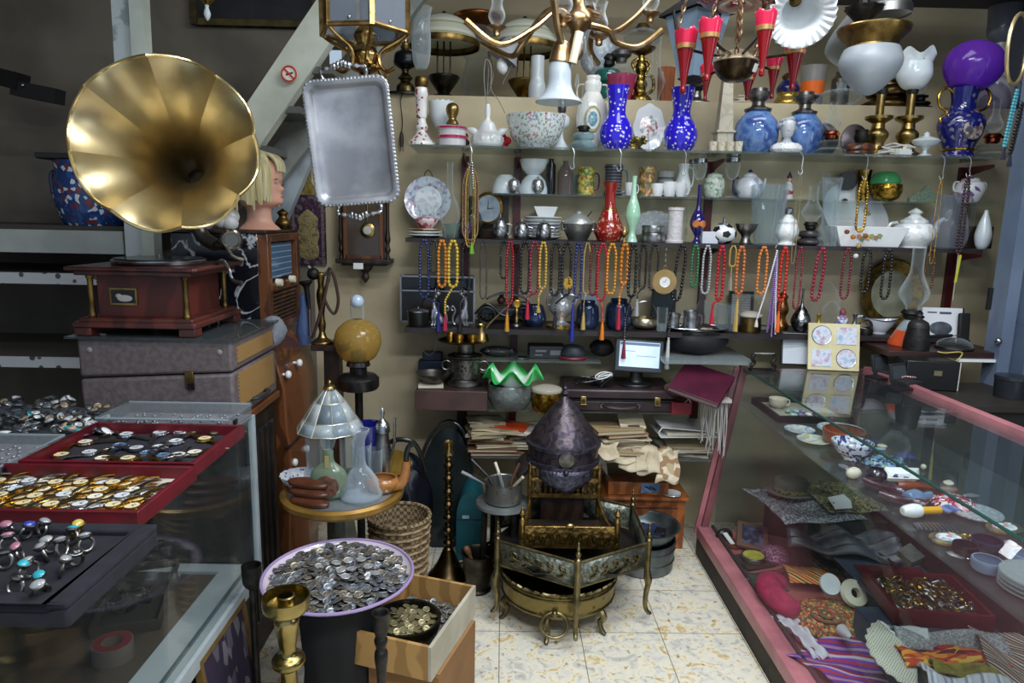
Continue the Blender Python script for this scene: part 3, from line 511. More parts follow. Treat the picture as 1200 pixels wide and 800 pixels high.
 vessel('layered_glass_lamp','tall cylinder shade with grey top and orange band right of the red trumpets','lamp shade',950,3.38,z,78,30,[('grey_foot',mt('7a7d84',rough=.3),[(.72,0),(.80,.30)]),('orange_band',mt('e0661c',rough=.3),[(.80,.30),(.88,.62)],0,1),('grey_top',gls('b9b6b0',.7,.25,rough=.3,body='928f8a'),[(.88,.62),(1,1)],0,1)])
 vessel('cut_glass_lamp_font','faceted clear glass lamp font above the tin reflectors','lamp font',984,3.34,z,96,46,[('font',CRYS,S([(.5,0),(.6,.1),(1,.3),(.98,.55),(.6,.66)]),0),('neck',CRYS,[(.3,.64),(.22,.8),(.28,1)],.002)])
 oil_lamp('oil_lamp','large aged brass oil lamp behind the hanging frosted bowl',1040,3.42,z,60,58,mt('8a6f42','4f3f26',sc=20,rough=.35,metal=1),BRASSD,GLASS,.4,.52)
 oil_lamp('oil_lamp','dark iron oil lamp with clear chimney behind the white tulip lamp',1077,3.36,z-.0,80,26,IRON,IRON,GLASS,.2,.36)
 sw=mt('b9b4bc','8e8a94','stripe',sc=14,axis='DIAGONAL',lo=.3,hi=.7,rough=.2,coat=.4)
 vessel('swirl_glass_lamp','large swirled white glass lamp with tall fluted shade at the right end','lamp',1162,3.40,z-.0,-6,60,[('body',sw,S([(.62,0),(.8,.06),(1,.2),(.9,.32),(.55,.42),(.42,.46),(.42,.49)])),('gold_ring',GOLD,[(.42,.488),(.45,.494),(.42,.5)],0,1),('collar',mt('c9ccd0',rough=.3),[(.42,.495),(.36,.54),(.2,.57),(.2,.60)]),('fluted_shade',gls('c7ccd4',.45,.35,body='9aa0aa'),S([(.2,.60),(.5,.66),(.55,.8),(.6,1)]),.002)])
 for px,yt,w in((1000,84,20),):vessel('dark_bottle','small dark metal canister left behind the hanging frosted bowl','canister',px-18,3.44,z,84,20,[('body',mt('5a564e',rough=.4,metal=.6),[(1,0),(1,.8),(.6,.9),(.6,1)])])
ledge()
# HANGING LAMPS AND TRAY
def chain(a,b,n=None,r=.004,w=.010,l=.022):
 a,b=Vector(a),Vector(b);d=b-a;n=n or max(2,int(d.length/(l*.75)));g=G();q=d.to_track_quat('Z','Y').to_matrix().to_4x4()
 for i in range(n):
  M=Matrix.Translation(a+d*((i+.5)/n))@q@Matrix.Rotation(PI/2*(i%2),4,'Z')@Matrix.Rotation(PI/2,4,'X')
  g.torus((0,0,0),w,r,10,5,M,sx=.62,sy=1.2)
 return g
def hanging():
 Yt=2.15;A=[atY(px,py,Yt)for px,py in((355,98),(455,90),(466,232),(374,243))]
 c=sum(A,Vector())/4;k=mpp(c);hw=((A[1]-A[0]).length+(A[2]-A[3]).length)/4;hh=((A[3]-A[0]).length+(A[2]-A[1]).length)/4
 lean=math.atan2((A[0]+A[1]-A[2]-A[3]).x,(A[0]+A[1]-A[2]-A[3]).z)
 t=thing('serving_tray','rectangular tarnished silver tray with gadrooned rim hanging from the brass lantern','tray',c,rot=(.06,lean,-.05))
 tr=mt('b0b2b7','8f9299',sc=9,rough=.45,metal=.65,bump=.1,bsc=30)
 def rr(hw,hh,r,n=7):
  return[(sx*(hw-r)+r*math.cos(a0+i*PI/2/n),sy*(hh-r)+r*math.sin(a0+i*PI/2/n))for sx,sy,a0 in((1,1,0),(-1,1,PI/2),(-1,-1,PI),(1,-1,1.5*PI))for i in range(n+1)]
 loops=[]
 for f,y,r in((1.0,-.004,.03),(.985,-.012,.03),(.93,-.010,.028),(.90,-.008,.026),(.86,.010,.024),(.82,.013,.02)):
  q=hw*(1-f);loops.append([(x,y,z)for x,z in rr(hw-q,hh-q,r)])
 vs=[v for l in loops for v in l];n=len(loops[0]);fs=[(a*n+i,a*n+(i+1)%n,(a+1)*n+(i+1)%n,(a+1)*n+i)for a in range(len(loops)-1)for i in range(n)]
 fs.append(tuple((len(loops)-1)*n+i for i in range(n)))
 part('dish',G().add(vs,fs),tr,t,solid=.003,sharp=60)
 ed=rr(hw,hh,.03);P=[]
 for i in range(len(ed)):
  a,b=Vector(ed[i]),Vector(ed[(i+1)%len(ed)]);m=max(1,int((b-a).length/.0028));P+=[a+(b-a)*j/m for j in range(m)]
 part('gadrooned_rim',G().tube([(p[0],-.006,p[1])for p in P],[.0065+.0013*math.sin(i*1.6)for i in range(len(P))],7,True),mt('c0c3c8','9a9da4',sc=120,rough=.4,metal=.7,bump=.4,bsc=150),t)
 for s in(-1,1):
  pts=spl([(-.062,0,s*hh),(-.068,-.006,s*(hh+.028)),(-.045,-.012,s*(hh+.034)),(-.02,-.014,s*(hh+.040)),(0,-.016,s*(hh+.046)),(.02,-.014,s*(hh+.040)),(.045,-.012,s*(hh+.034)),(.068,-.006,s*(hh+.028)),(.062,0,s*hh)],6)
  h=part('handle',G().tube(pts,[.0055+.002*math.sin(i*1.3)for i in range(len(pts))],8),SILV,t)
  g=G()
  for i in range(5):g.ball(((i-2)*.011,-.018,s*(hh+.044-abs(i-2)*.004)),.009,8,(.7,.6,1.2))
  part('shell_ornament',g,SILV,h)
 p=atY(428,88,2.25);k=mpp(p);t=thing('hanging_lantern','six sided brass and glass hanging lantern above the silver tray','lantern',p)
 z0,z1=atY(428,40,2.25).z-p.z,.34;Rr=.138
 hexp=[(Rr*math.cos(a),Rr*math.sin(a))for a in[PI/6+i*PI/3+.35 for i in range(6)]]
 br=mt('c2a067','8a6c3a',sc=30,rough=.25,metal=1)
 for i in range(6):
  x,y=hexp[i];x2,y2=hexp[(i+1)%6]
  part('glass_pane',G().box(((x+x2)/2*.985,(y+y2)/2*.985,(z0+z1)/2),(Rr*.96,.003,z1-z0),rz=math.atan2(y2-y,x2-x)),gls('c9ced6',.25,.45,body='a9b0ba'),t)
  part('corner_bar',G().box((x,y,(z0+z1)/2),(.014,.014,z1-z0+.01),rz=math.atan2(y,x)),br,t)
  part('scroll_rib',G().tube(spl([(x,y,z0),(x*.8,y*.8,z0-.02),(x*.4,y*.4,z0-.05),(x*.34,y*.34,z0-.085),(x*.5,y*.5,z0-.11),(x*.7,y*.7,z0-.1)],5),.006,8),br,t)
  part('rivet',G().ball(((x+x2)/2*1.0,(y+y2)/2*1.0,z0+.018),.006,10),SILV,t)
 part('base_ring',G().tube([(x,y,z0)for x,y in hexp],.008,8,True),br,t)
 part('stem',G().lathe(S([(.008,z0+.03),(.03,z0+.0),(.022,z0-.03),(.04,z0-.06),(.03,z0-.09),(.046,z0-.10),(.018,z0-.115)]),18,wob=lambda r,z,a,k:(r*(1+.12*math.cos(a*10)),z)),br,t)
 part('candle',G().lathe([(0,z0+.01),(.012,z0+.01),(.012,z0+.12),(0,z0+.125)],14),CREAM,t)
 part('suspension',G().tube([(0,0,z1),(0,0,.66)],.006),br,t)
 p=atY(676,40,2.55);t=thing('brass_chandelier','large brass chandelier with S curved arms and clear glass shades at top centre','chandelier',p)
 cb=mt('c4a680','97794f',sc=20,rough=.3,metal=1)
 part('column',G().lathe(S([(0,-.09),(.02,-.08),(.03,-.04),(.022,0),(.05,.03),(.05,.06),(.025,.1),(.02,.16),(.06,.2),(.02,.25),(.012,.5)]),22),cb,t)
 A=[((545,24),(585,52),(625,34),(655,12),(672,30)),((565,50),(598,66),(612,52),(640,15),(672,10)),((775,36),(748,55),(722,50),(712,36),(690,30)),((768,-6),(745,20),(718,38),(705,26),(688,22)),((648,-10),(655,40),(668,68),(676,58),(678,30)),((700,74),(692,60),(694,40),(706,22),(690,14))]
 for i,pts in enumerate(A):
  dy=(-.10,.18,.10,.22,-.22,.26)[i]
  P=[atY(x,y,2.55+dy*(1-j/4.0))-p for j,(x,y)in enumerate(pts)]
  sp=spl(P,7);arm=part('arm',G().tube(sp,[.013-.0035*math.sin(j/len(sp)*PI)for j in range(len(sp))],8,flat=1.25),cb,t)
 def cupshade(px,py,Y,bell):
  q=atY(px,py,Y)-p;h=part('socket_cup',G().lathe(S([(0,-.03),(.012,-.026),(.014,-.01),(.03,.0),(.036,.008),(.012,.012)]),18,Tm(q)),cb,t)
  part('glass_shade',G().lathe(hollow([(r*.9,z)for r,z in S([(.016,.01),(.03,.03),(.034,.05),(.022,.085),(.03,.12)])],.0015),22,Tm(q),wob=lambda r,z,a,k:(r*(1+.06*math.cos(a*6)*(z>.1)),z)),GLASS,h)
 for px,py,Y in((582,34,2.62),(660,22,2.4),(702,44,2.6),(762,18,2.66),(692,12,2.8)):cupshade(px,py,Y,0)
 q=atY(656,74,2.42)-p;g=part('bell_socket',G().lathe(S([(.0,.075),(.02,.07),(.03,.05),(.036,.015),(.038,0),(.03,-.004)]),20,Tm(q,ry=.1)),cb,t)
 part('bell_shade',G().lathe(S([(.033,0),(.038,-.03),(.04,-.07),(.052,-.10),(.075,-.122),(.077,-.127)]),32,Tm(q,ry=.0)),gls('e6edf2',.55,.3,rough=.25,body='ccd5dc'),g,solid=.003)
 part('candle_tube',G().lathe([(.014,-.05),(.015,.05),(0,.052)],14,Tm(atY(675,56,2.40)-p,ry=.2)),CREAM,t)
 for k in range(6):
  q=atY(660+k*8,62+(k%3)*22,2.45)-p;part('crystal_drop',G().lathe([(0,0),(.008,.018),(.004,.05),(0,.056)],6,Tm(q)),CRYS,t)
 p=atY(815,60,2.9);t=thing('street_lantern','dark four sided lantern with pale blue panes behind the red trumpets','lantern',p,rz=.5);z=atY(815,18,2.9).z-p.z
 part('roof',G().lathe([(.155,z),(.15,z+.012),(.07,z+.06),(.07,z+.12),(.02,z+.16)],4,Tm(rz=PI/4)),BLACKM,t)
 part('pane_box',G().lathe([(.06,z-.24),(.125,z)],4,Tm(rz=PI/4)),gls('b9cfe2',.7,.2,body='a8c4de'),t)
 for i in range(4):
  a=i*PI/2+PI/2;part('corner_bar',G().tube([(.062*math.cos(a),.062*math.sin(a),z-.24),(.127*math.cos(a),.127*math.sin(a),z)],.006,6),BLACKM,t)
 part('foot',G().lathe([(0,z-.26),(.03,z-.26),(.066,z-.24),(.06,z-.235)],4,Tm(rz=PI/4)),BLACKM,t)
 p=atY(862,78,2.62);t=thing('trumpet_chandelier','chandelier of seven red glass trumpets around a dark bronze bowl on chains','chandelier',p)
 bz=mt('4a3a26','2e2417',sc=14,rough=.25,metal=.8);gb=mt('c79a66',rough=.3,metal=.7)
 part('bowl',G().lathe(S([(0,-.055),(.04,-.05),(.066,-.025),(.076,.0),(.078,.012)]),30),bz,t)
 part('collar',G().lathe([(.077,.012),(.082,.014),(.08,.02),(.05,.04),(.03,.055),(.012,.06)],30),mt('b8a58c','8f7c62',sc=20,rough=.35,metal=.3),t)
 part('price_tag',G().box((.055,-.052,-.014),(.02,.003,.028),rz=.7,rx=.35),mt('e6e4dc',rough=.6),t)
 rim_red=gls('e0305a',.75,.2,rough=.08,body='d62a50');body_red=gls('98101a',.72,.25,rough=.06,body='8a0f18')
 for px,yt,yb,w,dy in((801,36,110,27,-.16),(829,24,96,27,-.24),(827,78,118,16,.12),(891,14,90,25,-.26),(874,84,118,18,.16),(903,68,116,18,.10),(927,46,106,27,-.02)):
  a=atY(px,yt,2.62+dy);b=atY(px+(-1 if px<860 else 1),yb,2.62+dy);H=a.z-b.z;W=w/2*mpp(a);o=b-p
  tr_=part('trumpet',G().lathe(hollow(S([(.0,0),(.22,.015),(.24,.06),(.22,.15),(.5,.5),(.76,.72)]),.04)if 0 else[(r*W,z_*H)for r,z_ in S([(0,0),(.24,.02),(.27,.08),(.24,.16),(.52,.5),(.78,.74)])],22,Tm(o)),body_red,t)
  part('flared_rim',G().lathe([(r*W,z_*H)for r,z_ in S([(.78,.74),(.92,.88),(1,1)])],22,Tm(o),wob=lambda r,z_,a_,k:(r,z_+(.008*math.cos(a_*5)if k>.9 else 0))),rim_red,tr_,solid=.002)
  part('gilt_band',G().lathe([(W*.74,H*.70),(W*.86,H*.71),(W*.90,H*.78),(W*.80,H*.79)],24,Tm(o)),gb,tr_)
  c1=o+Vector((0,0,H*.72));part('arm',G().tube(spl([c1,c1*.5+Vector((0,0,.01)),Vector((c1.x*.25,c1.y*.25,.03))],5),.005,6),bz,t)
 dsh=part('top_dish',G().lathe(S([(.02,.20),(.10,.19),(.145,.225),(.15,.235)]),30,Tm((-.01,0,.02))),mt('7a0f18',rough=.15,coat=.5),t,solid=.004);part('dish_rim',G().torus((-.01,0,.255),.15,.006),bz,dsh)
 for a in(.2,2.3,4.4):
  part('chain',chain((.07*math.cos(a),.07*math.sin(a),.03),(.10*math.cos(a),.10*math.sin(a),.22),r=.0035,w=.009),mt('8a6e58',rough=.3,metal=.8),t)
 for px in(790,826):part('chain',chain(atY(px+4,34,2.40)-p,atY(px+18,-14,2.40)-p,r=.0035,w=.009),mt('8a7058',rough=.3,metal=.8),t)
 part('chain',chain(atY(866,46,2.5)-p,atY(869,-16,2.5)-p,r=.005,w=.012),mt('8a7058',rough=.3,metal=.8),t)
 p=atY(938,14,2.45);t=thing('ruffled_lamp','white ruffled glass lamp shade hanging beside the red trumpets','lamp shade',p,rot=(-.95,.25,0));t.scale=(.86,)*3
 def ruf(r,z,a,k):return(r*(1+.05*math.cos(a*26)*max(0,k-.6)*2.5),z+.012*math.cos(a*26)*max(0,k-.6)*2.5)
 part('glass',G().lathe(S([(.025,.13),(.045,.10),(.065,.05),(.07,.0),(.085,-.03),(.115,-.045),(.125,-.045)],6),132,wob=ruf),gls('f4f8fa',.82,.15,rough=.2,body='eef3f5'),t,solid=.002,sharp=80)
 part('gallery',G().lathe([(.03,.12),(.03,.15),(.01,.16),(.006,.4)],18),BRASSD,t)
 p=atY(1016,112,2.6);t=thing('hanging_bowl_lamp','hanging lamp with frosted white glass bowl under a fretted brass dish','lamp',p);k=mpp(p)
 part('frosted_bowl',G().lathe([(r*k*34,z*k*52)for r,z in S([(0,0),(.22,.04),(.55,.2),(.9,.5),(1,.72),(.9,.95),(.85,1)])],36),gls('dfe5ea',.7,.2,rough=.4,body='aab2ba'),t)
 part('brass_dish',G().lathe([(k*28,k*51),(k*27,k*54),(k*30,k*60),(k*38,k*68),(k*39,k*72),(k*37,k*73),(k*28,k*64),(k*10,k*63)],36),BRASSD,t)
 part('fret_rim',G().torus((0,0,k*73),k*38,.005,36),BRASS,t)
 part('black_gallery',G().lathe([(k*6,k*78),(k*18,k*92),(k*21,k*96),(k*6,k*99),(k*5,k*120),(k*12,k*130),(k*4,k*145)],20,Tm((-k*14,0,0)),wob=lambda r,z,a,q:(r*(1+.1*math.cos(a*8)),z)),IRON,t)
 p=atY(1041,18,2.75);t=thing('steel_lamp_canister','brushed steel lamp cylinder with pale glass globe above the frosted bowl','lamp',p);k=mpp(p)
 part('cylinder',G().lathe([(0,.004),(k*24,.004),(k*24,0),(k*25,0),(k*25,.03),(k*23,.035),(k*23,.2),(0,.2)],32),mt('8f8f8c',rough=.35,metal=1),t);part('glass_globe',G().lathe(S([(k*16,.05),(k*34,-.03),(k*40,-.10),(k*20,-.16),(k*12,-.17)]),28,Tm((-.03,.13,0))),GLASSD,t)
 p=atY(1192,58,2.35);t=thing('brass_hoop_mirror','pale brass ring with dark center at the upper right edge','mirror',p,rot=(0,0,.6));k=mpp(p)
 part('hoop',G().torus((0,0,0),k*34,.006,M=Tm(rx=PI/2,s=(.8,1.15,1))),mt('c9b586',rough=.3,metal=.8),t);part('disc',G().lathe([(0,0),(k*32,0),(k*32,.004),(0,.004)],30,Tm((0,.004,0),rx=PI/2,s=(.8,1.15,1))),mt('24262c',rough=.2),t)
hanging()
# MIDDLE SHELVES
def glass_shelf_things():
 z=ZG;Y=3.15;W_=[('body',OPAL,S([(.45,0),(.5,.06),(.8,.4),(1,1)]),.003)]
 inv=[('body',OPAL,S([(1,0),(.98,.3),(.8,.7),(.5,.96),(.46,1)]))]
 vessel('opal_bowl','opal glass bowl upside down at the left end of the set-back glass shelf','bowl',592,3.19,z,205,32,inv)
 b=vessel('opal_bowl','opal glass bowl upside down carrying an upright opal bowl','bowl',625,3.18,z,205,34,inv)
 p=onz(625,z,3.18);z2=atY(625,205,3.18).z+.001
 vessel('opal_bowl','opal glass bowl standing upright on an upturned one','bowl',625,3.18,z2,187,34,W_)
 for px,lb in((602,'left of two engraved silver ball ornaments'),(630,'right of two engraved silver ball ornaments')):
  vessel('silver_ball',lb,'ornament',px,3.115,z,206,15,[('ball',mt('c5c7c9','5a5c60','spots',sc=130,lo=.22,rough=.25,metal=.9),S([(.3,0),(.8,.16),(1,.42),(.75,.74),(.2,.86)])),('finial',SILV,[(.2,.85),(.25,.9),(.1,.94),(0,1)])],group='silver ball ornaments')
 vessel('black_bottle','slim black flask next to the smoky glass decanter','bottle',645,3.17,z,186,11,[('body',mt('15161c',rough=.25),[(.9,0),(1,.04),(1,.82),(.5,.92),(.5,1)])])
 vessel('smoky_decanter','smoky clear square decanter beside the black flask','decanter',662,3.16,z,184,18,[('body',gls('b9aaa4',.35,.5,body='8d7f7a'),[(.95,0),(1,.04),(1,.6),(.6,.76),(.35,.8),(.35,.9)]),('stopper',GLASS,[(.35,.9),(.45,.95),(.3,1)])],sy=.6)
 p=onz(673,z,3.22);solo('glass_saucer','pale blue glass saucer leaning behind the smoky decanter','plate',G().lathe([(0,0),(.03,0),(.048,.006),(.046,.008),(0,.003)],28,Tm((0,0,.049),rx=PI/2,s=(.7,1,1))),gls('c5d6da',.4,.4,body='a9bcc2'),p)
 def mug(t,W,H):part('handle',handle(W*.92,H*.2,H*.8,W*.55,.004,1),mt('4d2236',rough=.3),t)
 maj=mt('b59a48',['a8a054','6d8a3c','c9b45e','8a5a2e','55713a'],'cell',sc=95,rough=.25,bump=.4)
 vessel('majolica_mug','yellow and green relief mug with dark handle','mug',686,3.15,z,196,21,[('body',maj,[(1,0),(.96,.08),(.92,.5),(.96,.9),(1,1)],.004)],extra=mug)
 vessel('beer_stein','dark grey stoneware stein with blue handle behind the red vase','stein',718,3.13,z,193,22,[('body',mt('2f2e33','6a6a70','stripe',sc=24,axis='Z',lo=.6,hi=.8,rough=.3),[(.95,0),(1,.06),(.9,.12),(.9,.85),(1,.9),(.95,1)],.004)],extra=lambda t,W,H:part('handle',handle(W*.9,H*.1,H*.85,W*.6,.004,1),mt('4a5f7a',rough=.3),t))
 wh=[('body',WHITE,[(.72,0),(.8,.06),(.95,.6),(1,1)],.003)]
 for px,yt,w,lb in((738,214,13,'little white cup right of the stein'),(770,215,14,'little white cup right of the brown gold mug'),(784,213,16,'white cup between two other white cups'),(797,214,13,'white cup right beside the wine glass')):vessel('white_cup',lb,'cup',px,3.13,z,yt,w,wh,extra=lambda t,W,H:part('handle',handle(W*.9,H*.2,H*.85,W*.6,.0022,1),WHITE,t))
 vessel('gilt_mug','brown and gold figured mug between white cups','mug',757,3.16,z,196,20,[('body',mt('a8804a',['b8935a','6f5a35','c7b27a','8a5a3a','5f6a4a'],'cell',sc=85,rough=.3),[(1,0),(.93,.08),(.93,.9),(1,1)],.004)])
 vessel('grey_cup','small grey cup with dark rim behind the white cups','cup',779,3.21,z,201,20,[('body',mt('a5a4a4','5d5c60','stripe',sc=7,axis='Z',lo=.7,hi=.8,rough=.3),[(.9,0),(.95,.9),(1,1)],.004)])
 vessel('white_jug','small white china jug behind the white cups','jug',799,3.19,z,192,20,[('body',WHITE,S([(.6,0),(.9,.15),(1,.35),(.6,.7),(.55,.82),(.7,1)]),.003)],extra=lambda t,W,H:part('handle',handle(W*.6,H*.3,H*.9,W*.6,.003,1),WHITE,t))
 for px,yt,w,lb in((818,186,17,'stemmed wine glass with silver rim left of the ginger jar'),(810,187,12,'slender stemmed glass just behind another silver rimmed one'),(856,185,18,'stemmed wine glass with silver rim right of the ginger jar')):
  vessel('wine_glass',lb,'glass',px,3.14 if px!=810 else 3.2,z,yt,w,[('bowl',GLASS,S([(.08,.45),(.6,.52),(.95,.72),(.92,.9)]),.001),('rim_band',SILV,[(.92,.9),(.94,1)],0,1),('stem',GLASS,[(.8,0),(.78,.02),(.1,.07),(.08,.3),(.1,.46)])])
 gj=mt('c6d2c2',['d5ddd0','c6d2c2','8aa58a','dfe5da','b2c4b0'],'cell',sc=90,rough=.2,coat=.4)
 vessel('ginger_jar','pale green china ginger jar with lid','jar',836,3.17,z,201,24,[('body',gj,S([(.7,0),(.85,.1),(1,.4),(.95,.68),(.7,.8)])),('lid',gj,S([(.74,.8),(.7,.88),(.3,.95),(0,1)]))])
 tc=mt('d7d9e0',['e2e4e9','d7d9e0','a8b0c8','e2e4e9'],'cell',sc=45,rough=.15,coat=.5);nb=mt('1c2258',rough=.15,coat=.5)
 def tp(t,W,H):
  part('spout',G().tube(spl([(W*.8,0,H*.25),(W*1.05,0,H*.4),(W*1.15,0,H*.7)],5),[.009,.008,.008,.007,.007,.006,.006,.005,.005,.004,.004],8),tc,t);part('handle',handle(W*.85,H*.15,H*.7,W*.35,.005,-1),nb,t)
 vessel('china_teapot','white china teapot with navy blue handle and lid knob','teapot',877,3.16,z,198,32,[('body',tc,S([(.6,0),(.8,.08),(1,.35),(.85,.62),(.5,.74)])),('lid',tc,S([(.52,.74),(.4,.82),(.12,.88)])),('knob',nb,S([(.1,.87),(.16,.93),(0,1)]))],extra=tp)
 p=onz(923,z,3.14);t=thing('porcelain_figurine','small red and white porcelain figurine in a pointed hat','figurine',p)
 part('robe',G().lathe(S([(.026,0),(.024,.01),(.018,.05),(.011,.075),(.008,.08)]),18),mt('8c2a32',['c9c5c4','8c2a32','d6d2d0'],'cell',sc=50,rough=.3),t);part('head',G().ball((0,0,.088),.0095,12),mt('d8b59c',rough=.4),t);part('hat',G().lathe([(0,.094),(.012,.094),(.011,.1),(0,.125)],14),mt('4a2230',rough=.4),t)
 vessel('crystal_bottle','clear cut glass bottle with square shoulders behind the tall crystal vase','bottle',966,3.19,z,203,22,[('body',CRYS,[(.9,0),(1,.05),(1,.6),(.5,.72),(.4,.85),(.6,1)])],n=8)
 vessel('black_disc_clock','black round clock face standing at the back of the glass shelf','clock',990,3.23,z,192,22,[('case',BLACK,[(.3,0),(.3,.05),(.1,.08)])],extra=lambda t,W,H:part('disc',G().lathe([(0,0),(W,0),(W,.012),(0,.012)],28,Tm((0,0,H*.55),rx=PI/2)),BLACK,t))
 gcr=mt('c7a045','6e5218',sc=60,rough=.25,metal=1,bump=.8,bsc=70)
 vessel('gilt_bowl','crumpled gilt bowl under the green glass dome','bowl',1037,3.15,z,216,34,[('bowl',gcr,S([(.4,0),(.8,.2),(1,.6),(.96,1)]),.004)])
 p=onz(1037,atY(1037,216,3.15).z+.001,3.15);solo('green_glass_dome','translucent green glass bowl upturned on the gilt bowl','bowl',G().lathe(S([(.062,0),(.064,.012),(.055,.035),(.035,.052),(0,.057)]),28),gls('4fae6a',.6,.3,body='55b070'),p)
 vessel('gilt_beaker','small gilt beaker left of the green glass dome','beaker',1010,3.21,z,199,16,[('body',gcr,[(.7,0),(.75,.5),(1,1)],.003)])
 p=onz(1083,z,3.17);solo('glass_comb_dish','pale green pressed glass dish with arched crest','dish',G().prism(S([(-.075,0),(-.075,.03),(-.04,.05),(0,.075),(.04,.05),(.075,.03),(.075,0)])if 0 else[(-.075,0),(-.075,.02),(-.05,.04),(-.025,.048),(0,.075),(.025,.048),(.05,.04),(.075,.02),(.075,0)],-.012,.012,Tm(rx=PI/2)),gls('cfdccc',.4,.4,body='9fb3a0',c2='c8d6c8',sc=120),p)
 def sug(t,W,H):
  for s in(-1,1):part('handle',handle(W*.85,H*.4,H*.75,W*.35,.004,s),tc2,t)
 tc2=mt('dcdde0',['e3e4e6','dcdde0','b08ca8','e3e4e6','6a5a86'],'cell',sc=38,rough=.15,coat=.5)
 vessel('sugar_pot','white china sugar pot with purple flowers and two handles','pot',1134,3.12,ZG-.0,205,32,[('body',tc2,S([(.55,0),(.7,.05),(1,.4),(.9,.68),(.6,.78)])),('lid',tc2,S([(.62,.78),(.5,.88),(.12,.92),(.15,.96),(0,1)]))],extra=sug)
glass_shelf_things()
solo('glass_shelf','short glass shelf piece under the floral sugar pot at right','shelf',G().box((onz(1137,ZG,3.15).x,3.18,ZG-.0046),(.13,.2,.008)),GSHELF)
def shelf2():
 z,Y=Z2,3.06
 st=[('body',WHITE,[(.5,0),(.55,.12),(1,1)],.003)]
 zz=z
 for i,lb in enumerate(('lowest white saucer of the stack under the standing plate','second white saucer of the stack under the standing plate','top saucer with brown gilt rim of the stack under the standing plate')):
  p=onz(498,zz,3.07);solo('saucer',lb,'saucer',G().lathe([(0,0),(.035,0),(.078-.003*i,.012),(.077-.003*i,.015),(.034,.004),(0,.004)],32),WHITE if i<2 else mt('c9bd9c','8a7040','stripe',sc=3,rough=.3),p,group='saucer stack');zz+=.0125
 pl=mt('c6d3e0',['d2dce6','b5a8bc','c6d3e0','8fa0b8','d8dfe6','c6d3e0','d2dce6','a59ab0'],'cell',sc=70,rough=.15,coat=.5)
 p=onz(501,z,3.16);k=mpp(p);t=thing('display_plate','pale blue painted plate standing upright at the left end of the dark shelf','plate',p,rot=(-.13,0,0));r=27*k
 c=atY(501,234,3.16).z-z;T=Tm((0,0,c),rx=PI/2)
 part('plate',G().lathe([(0,0),(r*.6,0),(r*.66,.006),(r,.014),(r,.017),(r*.66,.010),(r*.6,.004),(0,.004)],40,T),pl,t);part('centre',G().lathe([(0,.0042),(r*.58,.0042),(r*.58,.005),(0,.005)],32,T),mt('dfe5ea',['dfe5ea','c8d0d8','e6ebee'],'cell',sc=60,rough=.15,coat=.4),t)
 part('wire_hanger',G().tube(spl([(-.02,0,c+r),(-.012,-.01,c+r+.018),(0,-.004,c+r+.03),(.012,-.01,c+r+.018),(.02,0,c+r)],4),.0022,6),BRASSD,t);part('stand',G().box((0,.03,c*.5),(.05,.012,c)).box((0,-.004,.01),(.1,.07,.02)),BLACK,t)
 pk=mt('b05a6a',['c98a94','a03a4e','d6c5c8'],'cell',sc=55,rough=.2)
 vessel('pink_bowl','small rosy glass bowl with clear neck before the standing plate','bowl',500,3.045,z+.0405,240,27,[('bowl',pk,S([(.6,0),(.9,.2),(1,.38),(.7,.48)])),('neck',GLASS,[(.7,.48),(.6,.7),(.85,1)],.0015)])
 vessel('lamp_chimney','clear tall necked glass chimney right of the standing plate','chimney',527,3.04,z,190,24,[('glass',GLASS,S([(.5,0),(.6,.1),(1,.3),(.8,.45),(.36,.6),(.3,.9),(.34,1)]),.0015)])
 vessel('jade_bowl','pale green glass bowl near the left end of the dark shelf','bowl',531,3.10,z,262,26,[('bowl',gls('a9c2ac',.6,.3,body='93ab98'),S([(.7,0),(.9,.3),(1,1)]),.003)])
 vessel('purple_jar','small dark purple jar behind the hanging bead bunch','jar',546,3.07,z,260,18,[('body',mt('3e2a4e',rough=.2,coat=.4),S([(.7,0),(1,.3),(.9,.7),(.6,1)]))])
 p=onz(571,z,3.17);t=thing('brass_clock','round brass desk clock tilted behind the hanging bead bunch','clock',p,rot=(-.1,0,-.4));k=mpp(p);r=19*k
 c=r+.03;T=Tm((0,0,c+.03),rx=PI/2);part('case',G().lathe([(0,-.015),(r*.9,-.015),(r,0),(r,.012),(r*.88,.014),(r*.84,.006),(0,.006)],36,T),GOLD,t);part('dial',G().lathe([(0,.007),(r*.82,.007),(r*.82,.008),(0,.008)],32,T),mt('aab6c0','8a98a6',sc=20,rough=.2),t)
 part('hands',G().box((0,-.010,c+.03+r*.2),(.002,.002,r*.5)).box((r*.16,-.010,c+.03),(r*.4,.002,.002)),BLACK,t);part('foot',G().box((0,.01,.017),(.06,.05,.034)),WOODD,t)
 p=onz(572,z,3.225);solo('wooden_board','dark wooden board leaning behind the brass desk clock','board',G().box((0,0,.095),(.19,.015,.19)),WOODD,p)
 g=mt('2f3a2a','161c14',sc=40,rough=.25);vessel('dark_green_jug','dark green glass jug in shadow left of the brass desk clock','jug',552,3.19,z,232,28,[('body',g,S([(.7,0),(1,.3),(.8,.6),(.4,.75),(.5,1)],5))])
 sv=mt('b9bbbe','6d6f73',sc=80,rough=.28,metal=1,bump=.6,bsc=120)
